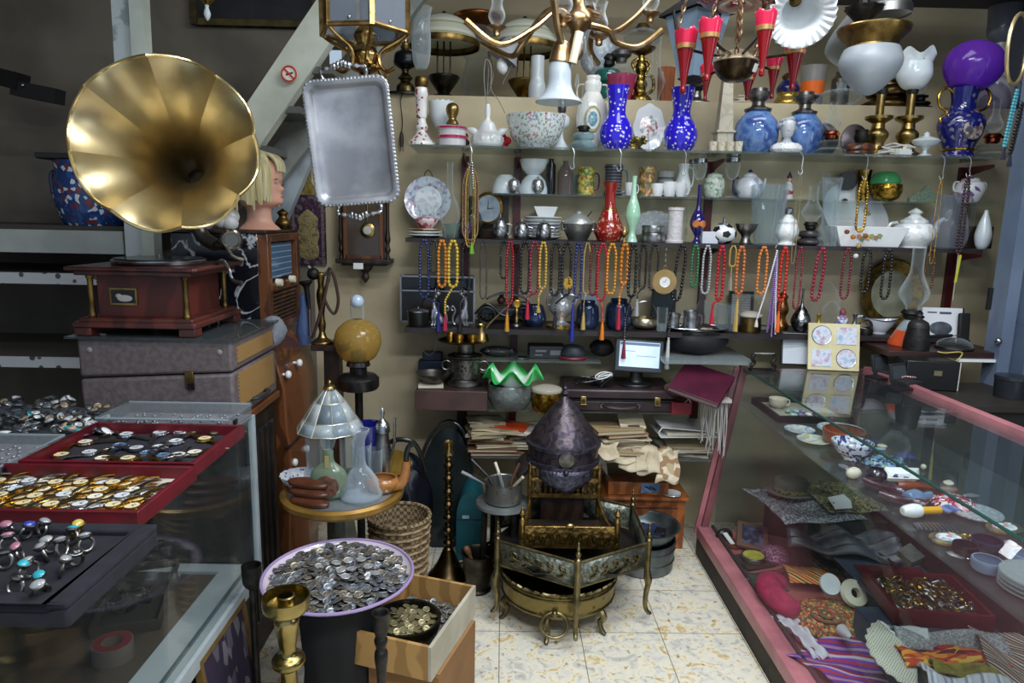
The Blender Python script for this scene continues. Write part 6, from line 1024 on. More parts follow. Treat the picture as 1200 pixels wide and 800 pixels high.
# LEFT SIDE: counter, gramophone, bureau
CZ=.906
def left_counter():
 al=mt('c2ccd0','a8b3b8',sc=5,rough=.35,metal=.3);x1,x0,y0,y1,zb=-.745,-1.85,.55,2.0,.41
 t=thing('glass_counter','glass display counter with pale aluminium edges in the left foreground','display counter',(x1,y1,0));o=Vector((x1,y1,0))
 def B(a,b):a,b=Vector(a)-o,Vector(b)-o;return G().box((a+b)/2,[abs(q)for q in b-a])
 part('top_glass',B((x0,y0,CZ-.008),(x1,y1,CZ)),pane('cfdadb',1.5,.05),t);part('side_glass',B((x1-.006,y0,zb+.02),(x1,y1-.01,CZ-.008)),pane('eef2f0',1.4,.010,.45),t);part('end_glass',B((x0,y1-.006,zb+.02),(x1-.01,y1,CZ-.008)),pane('eef2f0',1.4,.010,.45),t)
 part('corner_post',B((x1-.012,y1-.012,zb),(x1+.004,y1+.004,CZ+.002)),al,t)
 r=part('base_rail',B((x1-.11,y0,zb-.03),(x1+.006,y1,zb+.012)),al,t);part('track',B((x1-.034,y0,zb+.012),(x1-.026,y1,zb+.02)),mt('6d787d',rough=.4,metal=.5),r)
 part('end_rail',B((x0,y1-.05,zb-.03),(x1-.11,y1,zb+.012)),al,t)
 part('display_floor',B((x0,y0,zb-.05),(x1-.11,y1-.05,zb+.004)),mt('4c4238','38302a','wood',sc=2,rough=.5),t)
 part('plinth',B((x0,y0,0),(x1-.06,y1-.04,zb-.05)),mt('26201d','1b1715',sc=5,rough=.6),t)
 p=Vector((-1.02,1.80,zb+.005));t=thing('cardboard_tray','shallow open cardboard tray inside the left glass counter','tray',p,.3);g=G();w,d,h=.16,.34,.03
 for s in(-1,1):g.box((s*w/2,0,h/2),(.006,d,h));g.box((0,s*d/2,h/2),(w,.006,h))
 part('walls',g,mt('3d352c',rough=.8),t);part('bottom',G().box((0,0,.002),(w,d,.004)),mt('2e2822',rough=.8),t)
 p=Vector((-.945,1.54,zb+.005));t=thing('tape_roll','wide pale roll of tape with red core label inside the left counter','tape',p);part('roll',G().lathe([(.024,0),(.046,0),(.046,.045),(.024,.045),(.024,0)],28),mt('665c54',rough=.4),t);part('red_label',G().lathe([(.025,.0455),(.043,.0455),(.043,.046),(.025,.046),(.025,.0455)],28),mt('6e2a2a',rough=.5),t)
 g=G();p=Vector((-1.03,1.78,zb+.012))
 for k in range(12):a=k*.9;g.box((.04*math.cos(a),.06*math.sin(a),.004+.001*k),(.03,.012,.003),rz=a*2)
 solo('loose_trinkets','small heap of dull metal trinkets in the cardboard tray','heap',g,PEWT,p)
 for i,(yc,xo,w,h,lb)in enumerate(((1.70,.03,.30,.40,'purple cloth panel with grey leaf pattern in gilt frame, farther of two against the counter'),(1.36,.07,.30,.30,'dark framed panel leaning against the counter nearer the viewer'))):
  t=thing('framed_picture',lb,'picture',(x1-.06+.075+xo,yc,0),rot=(0,-.12,0));g=G()
  for s in(-1,1):g.box((0,s*(w/2-.008),h/2),(.018,.016,h));g.box((0,0,h/2+s*(h/2-.008)),(.018,w-.03,.016))
  part('frame',g,mt('8d7140','6b5228',sc=14,rough=.4,metal=.4),t);part('cloth',G().box((-.002,0,h/2),(.008,w-.02,h-.02)),mt('2c2038',['2c2038','30233e','6e6a72','2a1e36','2c2038','55505c'],'cell',sc=26,rough=.8,stretch=(1,1.6,.7)),t)
  if i==0:part('paper_sticker',G().box((.0025,-.1,h*.60),(.002,.02,.028)),WHITE,t)
left_counter()
def open_tray(name,lb,cx,cy,w,d,h,z,wallm,floorm,rz=0,th=.010):
 t=thing(name,lb,'tray',(cx,cy,z),rz);g=G()
 for s in(-1,1):g.box((s*(w/2-th/2),0,h/2),(th,d,h));g.box((0,s*(d/2-th/2),h/2),(w-2*th,th,h))
 part('rim',g,wallm,t,bev=.0015);part('lining',G().box((0,0,.003),(w-2*th,d-2*th,.006)),floorm,t);return t
RED=mt('640c1c','500a16',sc=20,rough=.45)
def counter_things():
 z=CZ+.001
 open_tray('watch_tray','dark red velvet tray of wrist watches, farther of the two red trays',-.895,1.645,.40,.30,.034,z,RED,mt('24222c',rough=.9))
 open_tray('watch_tray','dark red velvet tray full of gold watches, nearer of the two red trays',-.955,1.355,.54,.25,.034,z,RED,mt('d5cfc2','b5aea0',sc=6,rough=.8))
 rr=random.Random(21)
 def watch(nm,c,dialc,metal):
  m=mt(c,rough=.25,metal=1 if metal else 0);t=thing(nm,'x','watch',(0,0,0))
  ca=part('watch_case',G().lathe([(0,0),(.017,0),(.0185,.003),(.0175,.007),(.015,.008),(.0145,.0065),(0,.0065)],22),m,t);part('dial',G().lathe([(0,.0068),(.0143,.0068),(.0143,.0072),(0,.0072)],20),mt(dialc,rough=.2),ca);part('crown',G().ball((.020,0,.004),.0025,6),m,ca);part('hands',G().box((.003,0,.0077),(.008,.001,.0006)).box((0,.004,.0077),(.001,.010,.0006)),BLACK,ca)
  for s in(-1,1):
   P=[(0,s*(.016+.014*i),.0035+.004*math.sin(i*.9))for i in range(5)];g=G()
   for i in range(4):
    for j in range(2):a,b=Vector(P[i]),Vector(P[i+1]);q=a.lerp(b,.25+.5*j);g.box(q,(.013-.0012*i,.0078,.003),rx=math.atan2((b-a).z,(b-a).y*1.0)*(1))
   g.tube([Vector(x)+Vector((0,0,-.0005))for x in P],.0022,6,flat=1);part('strap',g,m,t)
  return t
 protos=[watch('wrist_watch','c9ccd0','d6dade',1),watch('wrist_watch','c9a24e','e2d6b0',1),watch('wrist_watch','2a2a30','c9ccd0',0),watch('wrist_watch','9fb0c4','5a7090',1),watch('wrist_watch','b5a184','efe9d8',1)]
 used=[0]*5
 def place(k,x,y,zz,rz,lab,grp,tilt=0,s=1.0):
  rot=(tilt,0,rz)
  if used[k]:return dup(protos[k],(x,y,zz),label=lab,group=grp,rot=rot,scale=s)
  used[k]=1;o=protos[k];o.location=(x,y,zz);o.rotation_euler=rot;o.scale=(s,)*3;o['label']=lab;o['group']=grp;return o
 zt=z+.007;cn=['silver','gold','black strapped','blue grey steel','pale bronze']
 for i,(px,py,k,rz)in enumerate(((72,533,1,.3),(100,518,4,1.9),(112,503,1,1.3),(127,500,4,.5),(148,509,0,1.2),(140,522,3,.2),(160,525,2,1.5),(172,531,3,.4),(187,507,0,.2),(186,524,0,.1),(192,534,3,1.1),(206,517,0,-.2),(212,505,0,.2),(209,533,0,.1),(240,514,1,1.0),(252,505,4,1.8),(228,530,4,-.9),(150,537,1,1.6),(120,537,4,.4),(105,530,0,2.4))):
  p=atZ(px,py,zt+.006);place(k,p.x,p.y,zt+.0005,rz,'%s wrist watch %s, farther red tray'%(cn[k],['at the left front corner','lying askew at left','at the back left edge','second along the back edge','with blue white face, back middle','in the left middle','in the centre','right of the centre front','at the back right of centre','on silver band in the right middle','at the front right of centre','crossing another on its band, right','standing tallest at the back right','at the right front','coiled near the right edge','on its side at the far right back','at the right front corner','flat at the front left of centre','beside the round gold faced one','tucked in the left front'][i]),'wrist watches on the farther red tray',s=1.12)
 for i in range(58):
  r_,c_=divmod(i,15);u=(c_+.5+rr.uniform(-.25,.25))/15;v=(r_+.5+rr.uniform(-.15,.15))/4
  k=rr.choice((1,1,1,1,4,0));x=-.955+(u-.5)*.455;y=1.355+(v-.5)*.15
  place(k,x,y,zt+.001+.004*(c_%2)+.002*(r_%2),-.55+rr.uniform(-.3,.3),'%s watch laid slanting among many on the nearer red tray'%cn[k],'gold and silver watches on the nearer red tray',s=.98)
 def acr(lb,cx,cy,w,d,h,rz=0):
  t=thing('acrylic_box',lb,'box',(cx,cy,z),rz);ac=gls('f4f7f8',.03,.22,rough=.1,body='b9c2c8');ed=gls('f0f4f6',.55,.3,rough=.1,body='aab6be')
  part('lid',G().box((0,0,h-.002),(w,d,.003)),ac,t);g=G()
  for s in(-1,1):g.box((s*w/2,0,h/2),(.003,d,h));g.box((0,s*d/2,h/2),(w,.003,h))
  part('walls',g,ac,t);g=G()
  for zz in(.003,h-.003):g.tube([(-w/2,-d/2,zz),(w/2,-d/2,zz),(w/2,d/2,zz),(-w/2,d/2,zz)],.0035,6,True)
  part('edges',g,ed,t);part('latch',G().box((w/2+.004,-d*.28,h*.55),(.006,.02,.014)),IRON,t);part('velvet',G().box((0,0,.004),(w-.008,d-.008,.006)),mt('8a7f80','6d6468',sc=9,rough=.9),t)
  g=G()
  for i in range(70):g.ball((rr.uniform(-w*.44,w*.44),rr.uniform(-d*.40,d*.40),.0105),.0055,6,(1,.7,.6))
  o=solo('ring_collection',lb.split(' acrylic')[0]+' acrylic case contents, rows of tiny silver rings','rings',g,mt('b9bcc4','5a5c66',sc=200,rough=.3,metal=.8),(cx,cy,z+.0005),rz);o['kind']='stuff'
 acr('long clear acrylic box with latch at the counter end',-.925,1.90,.36,.17,.042);acr('flat clear acrylic box at the left beside the pendant heap',-1.29,1.55,.36,.27,.035)
 pro=[]
 for c,c2,sc_ in(('39424e','6a7684',(1.1,.9,.35)),('8a8f96','c5cad0',(.8,1.2,.3)),('22262c','4a4f58',(1,1,.5)),('7a6a58','b09c80',(1,.8,.3)),('c9d0d6','e6eaee',(1.3,.8,.3)),('1c5a60','3a9098',(1,.7,.4))):
  t=thing('stone_pendant','x','pendant');part('stone',G().lathe([(0,-.4),(.8,-.3),(1,0),(.75,.4),(.4,.6),(0,.62)],12,Tm(s=(.013*sc_[0],.013*sc_[1],.013*sc_[2]*1.6))),mt(c,c2,sc=120,rough=.25,coat=.3),t);part('setting',G().torus((0,0,0),.0133,.0018,16,5,sx=sc_[0],sy=sc_[1]),PEWT,t);pro.append(t)
 us=[0]*6;nmc=['slate blue','silvery grey','black','brownish','pale grey white','teal']
 for i in range(130):
  u,v=rr.random(),rr.random()**.8;px=-5+u*132;py=505-v*30+(4 if px>90 else 0);lay=.006+.040*v*(1-abs(u-.35)*.6)*rr.random()**.5
  p=atZ(px,py,z+.02);k=rr.choices(range(6),(5,5,5,3,2,.6))[0];lab='%s oval stone pendant in the jumbled heap on the left counter'%nmc[k];rot=(rr.uniform(-.6,.6),rr.uniform(-.6,.6),rr.uniform(0,6));loc=(p.x,p.y,z+.008+lay)
  if us[k]:dup(pro[k],loc,label=lab,group='pendants heaped on the counter',rot=rot)
  else:us[k]=1;pro[k].location=loc;pro[k].rotation_euler=rot;pro[k]['label']=lab;pro[k]['group']='pendants heaped on the counter'
 c=atZ(60,490,z);solo('pendant_heap_base','dark glinting bed of chains under the heaped pendants','chains',G().lathe(S([(1,0),(.8,.012),(.4,.03),(0,.036)]),26,Tm(s=(.27,.10,1)),wob=lambda r,zz,a,k:(r*(1+.08*math.sin(a*7)),zz)),mt('3a3e46','7a808a',sc=150,rough=.4,metal=.5,bump=1,bsc=200),(c.x-.06,c.y,z))['kind']='stuff'
 a=atZ(70,516,z);solo('teal_bracelet','small teal and pink strap at the front of the pendant heap','bracelet',G().box((0,0,.004),(.07,.016,.006),rz=-.5).box((-.03,.022,.004),(.03,.012,.006),rz=.3),mt('4aa0a0','d6b0a0','stripe',sc=8,rough=.5),(a.x+.03,a.y+.02,z+.02))
 cx,cy=-.845,1.035;t=thing('ring_case','open black velvet jewellery case at the nearest corner of the counter','case',(cx,cy,z));vl=mt('12131a','1b1c26',sc=30,rough=.95)
 part('case_body',G().box((0,0,.016),(.46,.26,.032)),vl,t,bev=.006);part('raised_border',G().box((.215,0,.036),(.03,.26,.012)).box((0,.115,.036),(.40,.03,.012)).box((0,-.115,.036),(.40,.03,.012)).box((-.215,0,.036),(.03,.26,.012)),vl,t,bev=.004)
 pr=[]
 for c,mm in(('2f9aa8','PEWT'),('b9a54a','G'),('2a3a9a','PEWT'),('8a8c90','PEWT'),('a06a80','PEWT'),('1c1c20','PEWT')):
  q=thing('finger_ring','x','ring');part('band',G().torus((0,0,.011),.0105,.0024,24,7,Tm(rx=PI/2)@Matrix.Translation((0,.011,-.011))if 0 else Tm((0,0,.0),rx=PI/2)@Matrix.Translation((0,.0125,-.011))),PEWT if mm=='PEWT' else GOLD,q);part('stone',G().ball((0,0,.0265),.0085,14,(1.1,.9,.55)),mt(c,rough=.15,coat=.6),q);part('bezel',G().lathe([(.006,.020),(.0098,.024),(.0098,.027),(.008,.0275)],16),PEWT if mm=='PEWT' else GOLD,q);pr.append(q)
 ur=[0]*6;spots=((12,622,4),(28,625,2),(46,622,3),(10,640,4),(27,648,4),(60,640,3),(88,622,1),(84,632,0),(102,640,3),(56,650,3),(86,655,5),(22,672,0),(14,690,5),(40,668,3),(54,682,0),(50,692,3),(70,668,3),(5,660,5),(74,645,3))
 nm=['turquoise','citrine square','royal blue','grey','mauve','black'];w=['at the back left','near the back edge','third along the back','second row far left','second row left','second row centre','with gold band at the right back','behind a large black one','at the right end','in the middle','right of centre','at the left front','left front edge','front left of centre','at the right front','frontmost','front right of centre','far left middle','right beside the gold one']
 for i,(px,py,k)in enumerate(spots):
  p=atZ(px,py,z+.045);rot=(.3,.2*math.sin(i*2),i*1.3);lab='%s stone ring %s in the black velvet case'%(nm[k],w[i])
  if ur[k]:dup(pr[k],(p.x,p.y,z+.034),label=lab,group='rings in the velvet case',rot=rot,scale=1.1)
  else:ur[k]=1;pr[k].location=(p.x,p.y,z+.034);pr[k].rotation_euler=rot;pr[k].scale=(1.1,)*3;pr[k]['label']=lab;pr[k]['group']='rings in the velvet case'
counter_things()
def gramophone_group():
 t=thing('wooden_chest','dark carved wooden cabinet under the grey record player case','cabinet',(-1.04,2.24,0));part('body',G().box((0,0,.425),(.44,.36,.85)),WOODD,t,bev=.006);part('side_door',G().box((.222,0,.46),(.012,.26,.66)),mt('1d2126',rough=.15),t);g=G()
 for k in range(5):g.box((.23,-.10+.05*k,.46),(.01,.012,.64))
 part('door_bars',g,WOODD,t);part('cornice',G().box((0,0,.8625),(.47,.385,.025)),WOODB,t,bev=.004)
 z0=.876;gy=mt('6a6060','5a5152',sc=60,rough=.6,bump=.15,bsc=200);cane=mt('b08a52','6d5028','weave',sc=160,rough=.7,bump=.3,bsc=300)
 x0,x1,y0,y1,zt=-1.274,-.812,2.03,2.425,1.128
 t=thing('record_player_case','grey portable record player case with woven cane speaker panels','record player',((x0+x1)/2,(y0+y1)/2,z0));W,D,H=x1-x0,y1-y0,zt-z0;s=.62
 part('lower_box',G().hexa([(-W/2,-D/2,0),(W/2,-D/2,0),(W/2,D/2,0),(-W/2,D/2,0),(-W/2,-D/2,H*.50),(W/2,-D/2,H*.60),(W/2,D/2,H*.60),(-W/2,D/2,H*.50)]),gy,t,bev=.010)
 part('lid',G().hexa([(-W/2,-D/2,H*.515),(W/2,-D/2,H*.615),(W/2,D/2,H*.615),(-W/2,D/2,H*.515),(-W/2,-D/2,H),(W/2,-D/2,H),(W/2,D/2,H),(-W/2,D/2,H)]),gy,t,bev=.010)
 part('cane_panel',G().box((W/2+.0005,0,H*.80),(.006,D*.80,H*.20)),cane,t,'upper woven cane speaker panel');part('cane_panel',G().box((W/2+.0005,0,H*.36),(.006,D*.80,H*.42)),cane,t,'lower woven cane speaker panel')
 part('handle',G().tube(spl([(W/2,-.06,H*.14),(W/2+.02,-.05,H*.15),(W/2+.026,0,H*.15),(W/2+.02,.05,H*.15),(W/2,.06,H*.14)],5),.006,8),RUBBER,t);l=part('latch',G().box((W*.22,-D/2-.004,H*.52),(.026,.008,.05)),BRASSD,t,bev=.002);part('keyhole_plate',G().box((W*.23,-D/2-.008,H*.44),(.020,.004,.02)),IRON,l)
 for sx in(-.42,.42):part('stud',G().ball((W*sx,-D/2,H*.86),.009,10,(1,.5,1)),mt('8a8284',rough=.4),t)
 solo('glass_sheet','sheet of dark glass lying on the grey record player case','glass sheet',G().box((0,0,.003),(.50,.42,.006)),pane('6d7c7c',1.5,.06),(-1.05,2.225,zt+.0005))
 zg=zt+.0075;t=thing('gramophone','red wooden gramophone with big fluted brass horn','gramophone',(-1.098,2.21,zg));w=.335
 for sx in(-1,1):
  for sy in(-1,1):f=part('foot',G().box((sx*.155,sy*.155,.0125),(.05,.05,.025)),WOODR,t,bev=.003);part('corner_column',G().lathe(S([(.0115,.052),(.012,.06),(.009,.07),(.0085,.16),(.012,.172),(.0115,.18)]),16,Tm((sx*.142,sy*.142,0))),BRASSD,t)
 part('plinth',G().box((0,0,.033),(w+.03,w+.03,.018)).box((0,0,.046),(w+.005,w+.005,.014)),WOODR,t,bev=.004);part('case',G().box((0,0,.116),(w-.075,w-.075,.128)),mt('5e2820','4a1f1a','wood',sc=2,rough=.45),t,bev=.002)
 part('top_board',G().box((0,0,.188),(w+.01,w+.01,.016)).box((0,0,.201),(w+.045,w+.045,.012)),WOODR,t,bev=.004)
 pl=part('plaque',G().box((-.05,-.1325,.115),(.082,.006,.052)),BRASS,t);part('picture',G().box((-.05,-.1365,.115),(.070,.003,.040)),mt('1d1a18',rough=.4),pl);part('dog_emblem',G().lathe(S([(0,0),(.018,.0),(.019,.002),(0,.003)]),18,Tm((-.044,-.138,.110),rx=PI/2,s=(1.1,.5,1))).ball((-.062,-.139,.117),.008,10,(1.2,.3,.9)),mt('b5b0a8',rough=.5),pl)
 tt=part('turntable',G().lathe([(0,0),(.135,0),(.138,.004),(.138,.012),(.134,.014),(0,.014)],44,Tm((.0,0,.2085))),SILV,t);part('record',G().lathe([(.002,.0145),(.13,.0145),(.13,.0175),(.002,.0175)],48,Tm((0,0,.2085))),mt('121214',rough=.2),tt);part('spindle',G().tube([(0,0,.22),(0,0,.236)],.0035),SILV,tt)
 part('crank',G().tube(spl([(w/2,.02,.205),(w/2+.04,-.02,.222),(w/2+.07,-.05,.20),(w/2+.085,-.06,.165),(w/2+.12,-.075,.158)],6),.0055,8),SILV,t)
 o=Vector((-1.098,2.21,zg));C,T_=atY(194,168,1.83),atY(228,205,2.23);ax=(T_-C);Lh=ax.length;q=ax.to_track_quat('Z','Y').to_matrix().to_4x4();M=Matrix.Translation(C-o)@q
 hb=mt('cbbb94','b5a47c',sc=6,rough=.34,metal=1);rb=mt('d9c490',rough=.25,metal=1)
 R0=.223;pr=[(R0,0),(R0*.93,.018),(R0*.82,.05),(R0*.66,.105),(R0*.50,.175),(R0*.37,.255),(R0*.27,.34),(R0*.19,.43),(R0*.14,.53),(R0*.12,.62)]
 pr=S(pr,3);sk=Lh/.54
 def petal(r,z,a,k):
  f=abs(math.sin(4*a+.6));return(r*(1+(.042*f-.025)*(1-k)**.7),z*sk+(.030*(f-.5))*(1-k)**4)
 h=part('horn',G().lathe(pr,128,M,wob=petal),hb,t,solid=.002,sharp=12)
 ed=[Vector((R0*(1+.042*abs(math.sin(4*a+.6))-.025)*math.cos(a),R0*(1+.042*abs(math.sin(4*a+.6))-.025)*math.sin(a),.030*(abs(math.sin(4*a+.6))-.5)))for a in[i*2*PI/160 for i in range(160)]]
 part('rolled_rim',G().tube(ed,.0045,7,True,M),rb,h)
 e0=M@Vector((0,0,.61*sk));part('horn_elbow',G().tube(spl([e0,e0+ax.normalized()*.05+Vector((.0,.0,-.01)),Vector((.02,.22,.42)),Vector((.04,.22,.30)),Vector((.10,.20,.26))],6),[.030-.0003*i for i in range(25)],14),mt('4f4a46',rough=.3,metal=.8),t)
 part('tone_arm',G().tube(spl([(.10,.20,.26),(.16,.16,.262),(.20,.10,.27),(.205,.07,.285)],6),.017,12),mt('6b665f',rough=.25,metal=1),t);M2=Tm((.212,.05,.285),rx=0,ry=.5)
 part('sound_box',G().torus((0,0,0),.027,.0085,28,9,Tm((.212,.05,.285),rx=PI/2,rz=.4)).lathe([(0,-.006),(.024,-.006),(.024,.006),(0,.006)],22,Tm((.212,.05,.285),rx=PI/2,rz=.4)),mt('7d766c',rough=.2,metal=1),t);part('needle_arm',G().tube(spl([(.205,.03,.262),(.225,.02,.235),(.26,.02,.222)],4),.006,8),SILV,t)
 t=thing('wooden_bureau','polished brown bureau with sloping rounded front and white porcelain knobs','bureau',(-1.12,2.70,0));pf=[(-.22,0),(.30,0),(.325,.62),(.315,.70),(.31,.86),(.275,1.0),(.225,1.06),(.15,1.075),(-.22,1.075)]
 vs=[(x,-.20,z)for x,z in pf]+[(x,.22,z)for x,z in pf];n=len(pf);part('body',G().add(vs,[tuple(range(n)),tuple(range(n,2*n))[::-1]]+[(i,(i+1)%n,n+(i+1)%n,n+i)for i in range(n)]),WOODB,t,bev=.006)
 part('drawer_line',G().box((.318,0,.64),(.018,.42,.010)),WOODD,t);part('drop_panel',G().box((.312,0,.36),(.012,.34,.44)),mt('7a4524','562f18','wood',sc=3,rough=.3,coat=.3),t)
 for i,(px,py)in enumerate(((352,425),(326,448))):
  p=atX(px,py,-.80)-Vector((-1.12,2.70,0));y=max(-.17,min(.19,p.y));zz=p.z;part('knob',G().lathe(S([(.006,-.03),(.006,0),(.014,.006),(.015,.016),(.008,.022),(0,.023)]),14,Tm((.305,y,zz),ry=PI/2)),WHITE,t)
 for(x,y,zz)in((.335,-.16,.56),(.335,.0,.56)):part('knob',G().lathe(S([(.006,-.03),(.006,0),(.014,.006),(.015,.016),(.008,.022),(0,.023)]),14,Tm((x-.02,y,zz),ry=PI/2)),WHITE,t)
 zb=1.076;solo('plastic_bag','crumpled clear plastic bag stuffed on the front of the brown bureau','bag',G().ball((0,0,.05),.07,20,(.6,.9,.8),wob=lambda r,z,a,k:(r*(1+.16*math.sin(a*7+k*11)),z)),gls('e6eaf2',.35,.4,rough=.15,body='b9c0cc'),(-.83,2.455,1.04))
 t=thing('valve_radio','old wooden radio with dark marbled side and blue tuning dial','radio',(-1.02,2.66,zb));mb=mt('15171d','20242c','vein',sc=4,lo=.0,hi=.02,rough=.2,coat=.4,c3='15171d');W,D,H=.34,.38,.36
 mbl=mt('b9bcc2','15171d','vein',sc=5,lo=.006,hi=.022,rough=.2,coat=.3)
 part('cabinet',G().box((-.01,0,H/2),(W-.03,D,H)),mbl,t,bev=.004);fr=WOODB;g=G()
 for s in(-1,1):g.box((W/2-.01,s*(D/2-.018),H/2),(.04,.036,H))
 for zz,hh in((H-.014,.028),(.012,.024),(H*.46,.03)):g.box((W/2-.01,0,zz),(.04,D-.07,hh))
 part('front_frame',g,fr,t,bev=.003);part('tuning_dial',G().box((W/2-.014,-.01,H*.72),(.012,D*.78,H*.36)),mt('4a6a86','93aec4','stripe',sc=14,axis='Z',lo=.8,hi=.9,rough=.15),t);g=G()
 for k in range(9):g.box((W/2-.004,0,.03+k*.0148),(.014,D-.08,.0085))
 part('speaker_louvres',g,mt('5a4028','3f2c1c','wood',sc=8,rough=.5),t);part('speaker_back',G().box((W/2-.018,0,.09),(.006,D-.08,.13)),mt('2a2018',rough=.7),t)
 for yy in(-.10,.06):part('knob',G().lathe([(0,0),(.015,0),(.013,.022),(0,.023)],16,Tm((W/2+.006,yy,H*.50),ry=PI/2)),CREAM,t)
 part('top_trim',G().box((0,0,H+.006),(W+.01,D+.01,.012)),WOODD,t,bev=.003)
 zr=zb+H+.013;p=Vector((-.925,2.64,zr));t=thing('mannequin_head','mannequin head with short blond wig facing right on the radio','mannequin',p);k=.96
 sk_=mt('d9a890','cf9a84',sc=6,rough=.4)
 def head(r,z,a,kk):
  c,s=math.cos(a),math.sin(a);f=math.exp(-(s/.45)**2)if c>0 else 0
  dz=z;nose=.013*math.exp(-((z-.150)/.011)**2)*math.exp(-(s/.16)**2)*(c>0);lip=.008*(math.exp(-((z-.126)/.005)**2)+math.exp(-((z-.117)/.005)**2))*math.exp(-(s/.35)**2)*(c>0);chin=.017*math.exp(-((z-.102)/.014)**2)*f;eye=-.006*math.exp(-((z-.170)/.009)**2)*f
  return(r+nose+lip+chin+eye,z)
 part('head',G().lathe(S([(.075,0),(.066,.01),(.047,.03),(.043,.06),(.047,.08),(.064,.092),(.074,.11),(.080,.14),(.085,.17),(.086,.20),(.078,.235),(.05,.262),(0,.27)],5),64,Tm(s=(1.04,.82,1)),wob=head),sk_,t,sharp=80)
 part('lips',G().ball((.086,0,.1215),.009,12,(.7,1.4,.6)),mt('b05a58',rough=.35),t)
 for s in(-1,1):part('eye',G().ball((.074,s*.030,.171),.009,12,(.7,1.2,.6)),mt('e6e2dc','3a4a5a',rough=.2),t);part('brow',G().ball((.080,s*.032,.186),.008,8,(.5,1.9,.25)),mt('8a6a4a',rough=.6),t)
 hr=mt('d8cfa6','b5a878',sc=60,rough=.45,stretch=(1,1,.1));hw=part('wig',G().lathe(S([(.092,.105),(.098,.14),(.099,.18),(.096,.22),(.08,.262),(.05,.285),(0,.292)],5),60,Tm((-.006,0,0),s=(1.03,.92,1)),a0=.8,a1=2*PI-.8,wob=lambda r,z,a,kk:(r*(1+.02*math.sin(a*23)),z)),hr,t,solid=.004)
 rr=random.Random(4)
 for i in range(52):
  a=rr.uniform(.8,2*PI-.8);L_=rr.uniform(.0,.05)*(1 if abs(a-PI)<1.9 else .6);ca,sa=math.cos(a),math.sin(a);R1=.099
  part('wig_lock',G().tube(spl([(-.006+.03*ca,.03*sa,.290),(-.006+.075*ca,.07*sa,.268),(-.006+R1*1.03*ca,R1*.94*sa,.215),(-.006+R1*1.06*ca,R1*.97*sa,.16),(-.006+R1*(1.0+rr.uniform(0,.12))*ca,R1*.95*sa,.115-L_)],4),[.004+.0045*math.sin(PI*j/16)for j in range(17)],6),hr,hw)
 for i in range(5):part('fringe_lock',G().tube(spl([(.0,(-.036+i*.018),.288),(.06,(-.036+i*.018),.272),(.084,(-.036+i*.018),.245),(.089+.003*(i%2),(-.036+i*.018),.214)],4),[.005+.003*math.sin(PI*j/12)for j in range(13)],6),hr,hw)
 g=G();q=atY(272,262,2.56)
 for i in range(7):g.ball((rr.uniform(-.05,.05),rr.uniform(-.03,.03),.03+rr.uniform(-.01,.03)),.03,10,(1,.8,1))
 solo('white_ornament','white china ornament between horn and mannequin head on the radio','ornament',g,WHITE,(-1.06,2.57,zr))
 p=Vector((-.90,2.70,zr));vessel('brass_ornament','small dark brass ornament behind the mannequin neck','ornament',332,2.80,zr-.0,244,18,[('body',BRASSD,S([(.8,0),(1,.3),(.5,.6),(.7,.8),(0,1)]))])
gramophone_group()
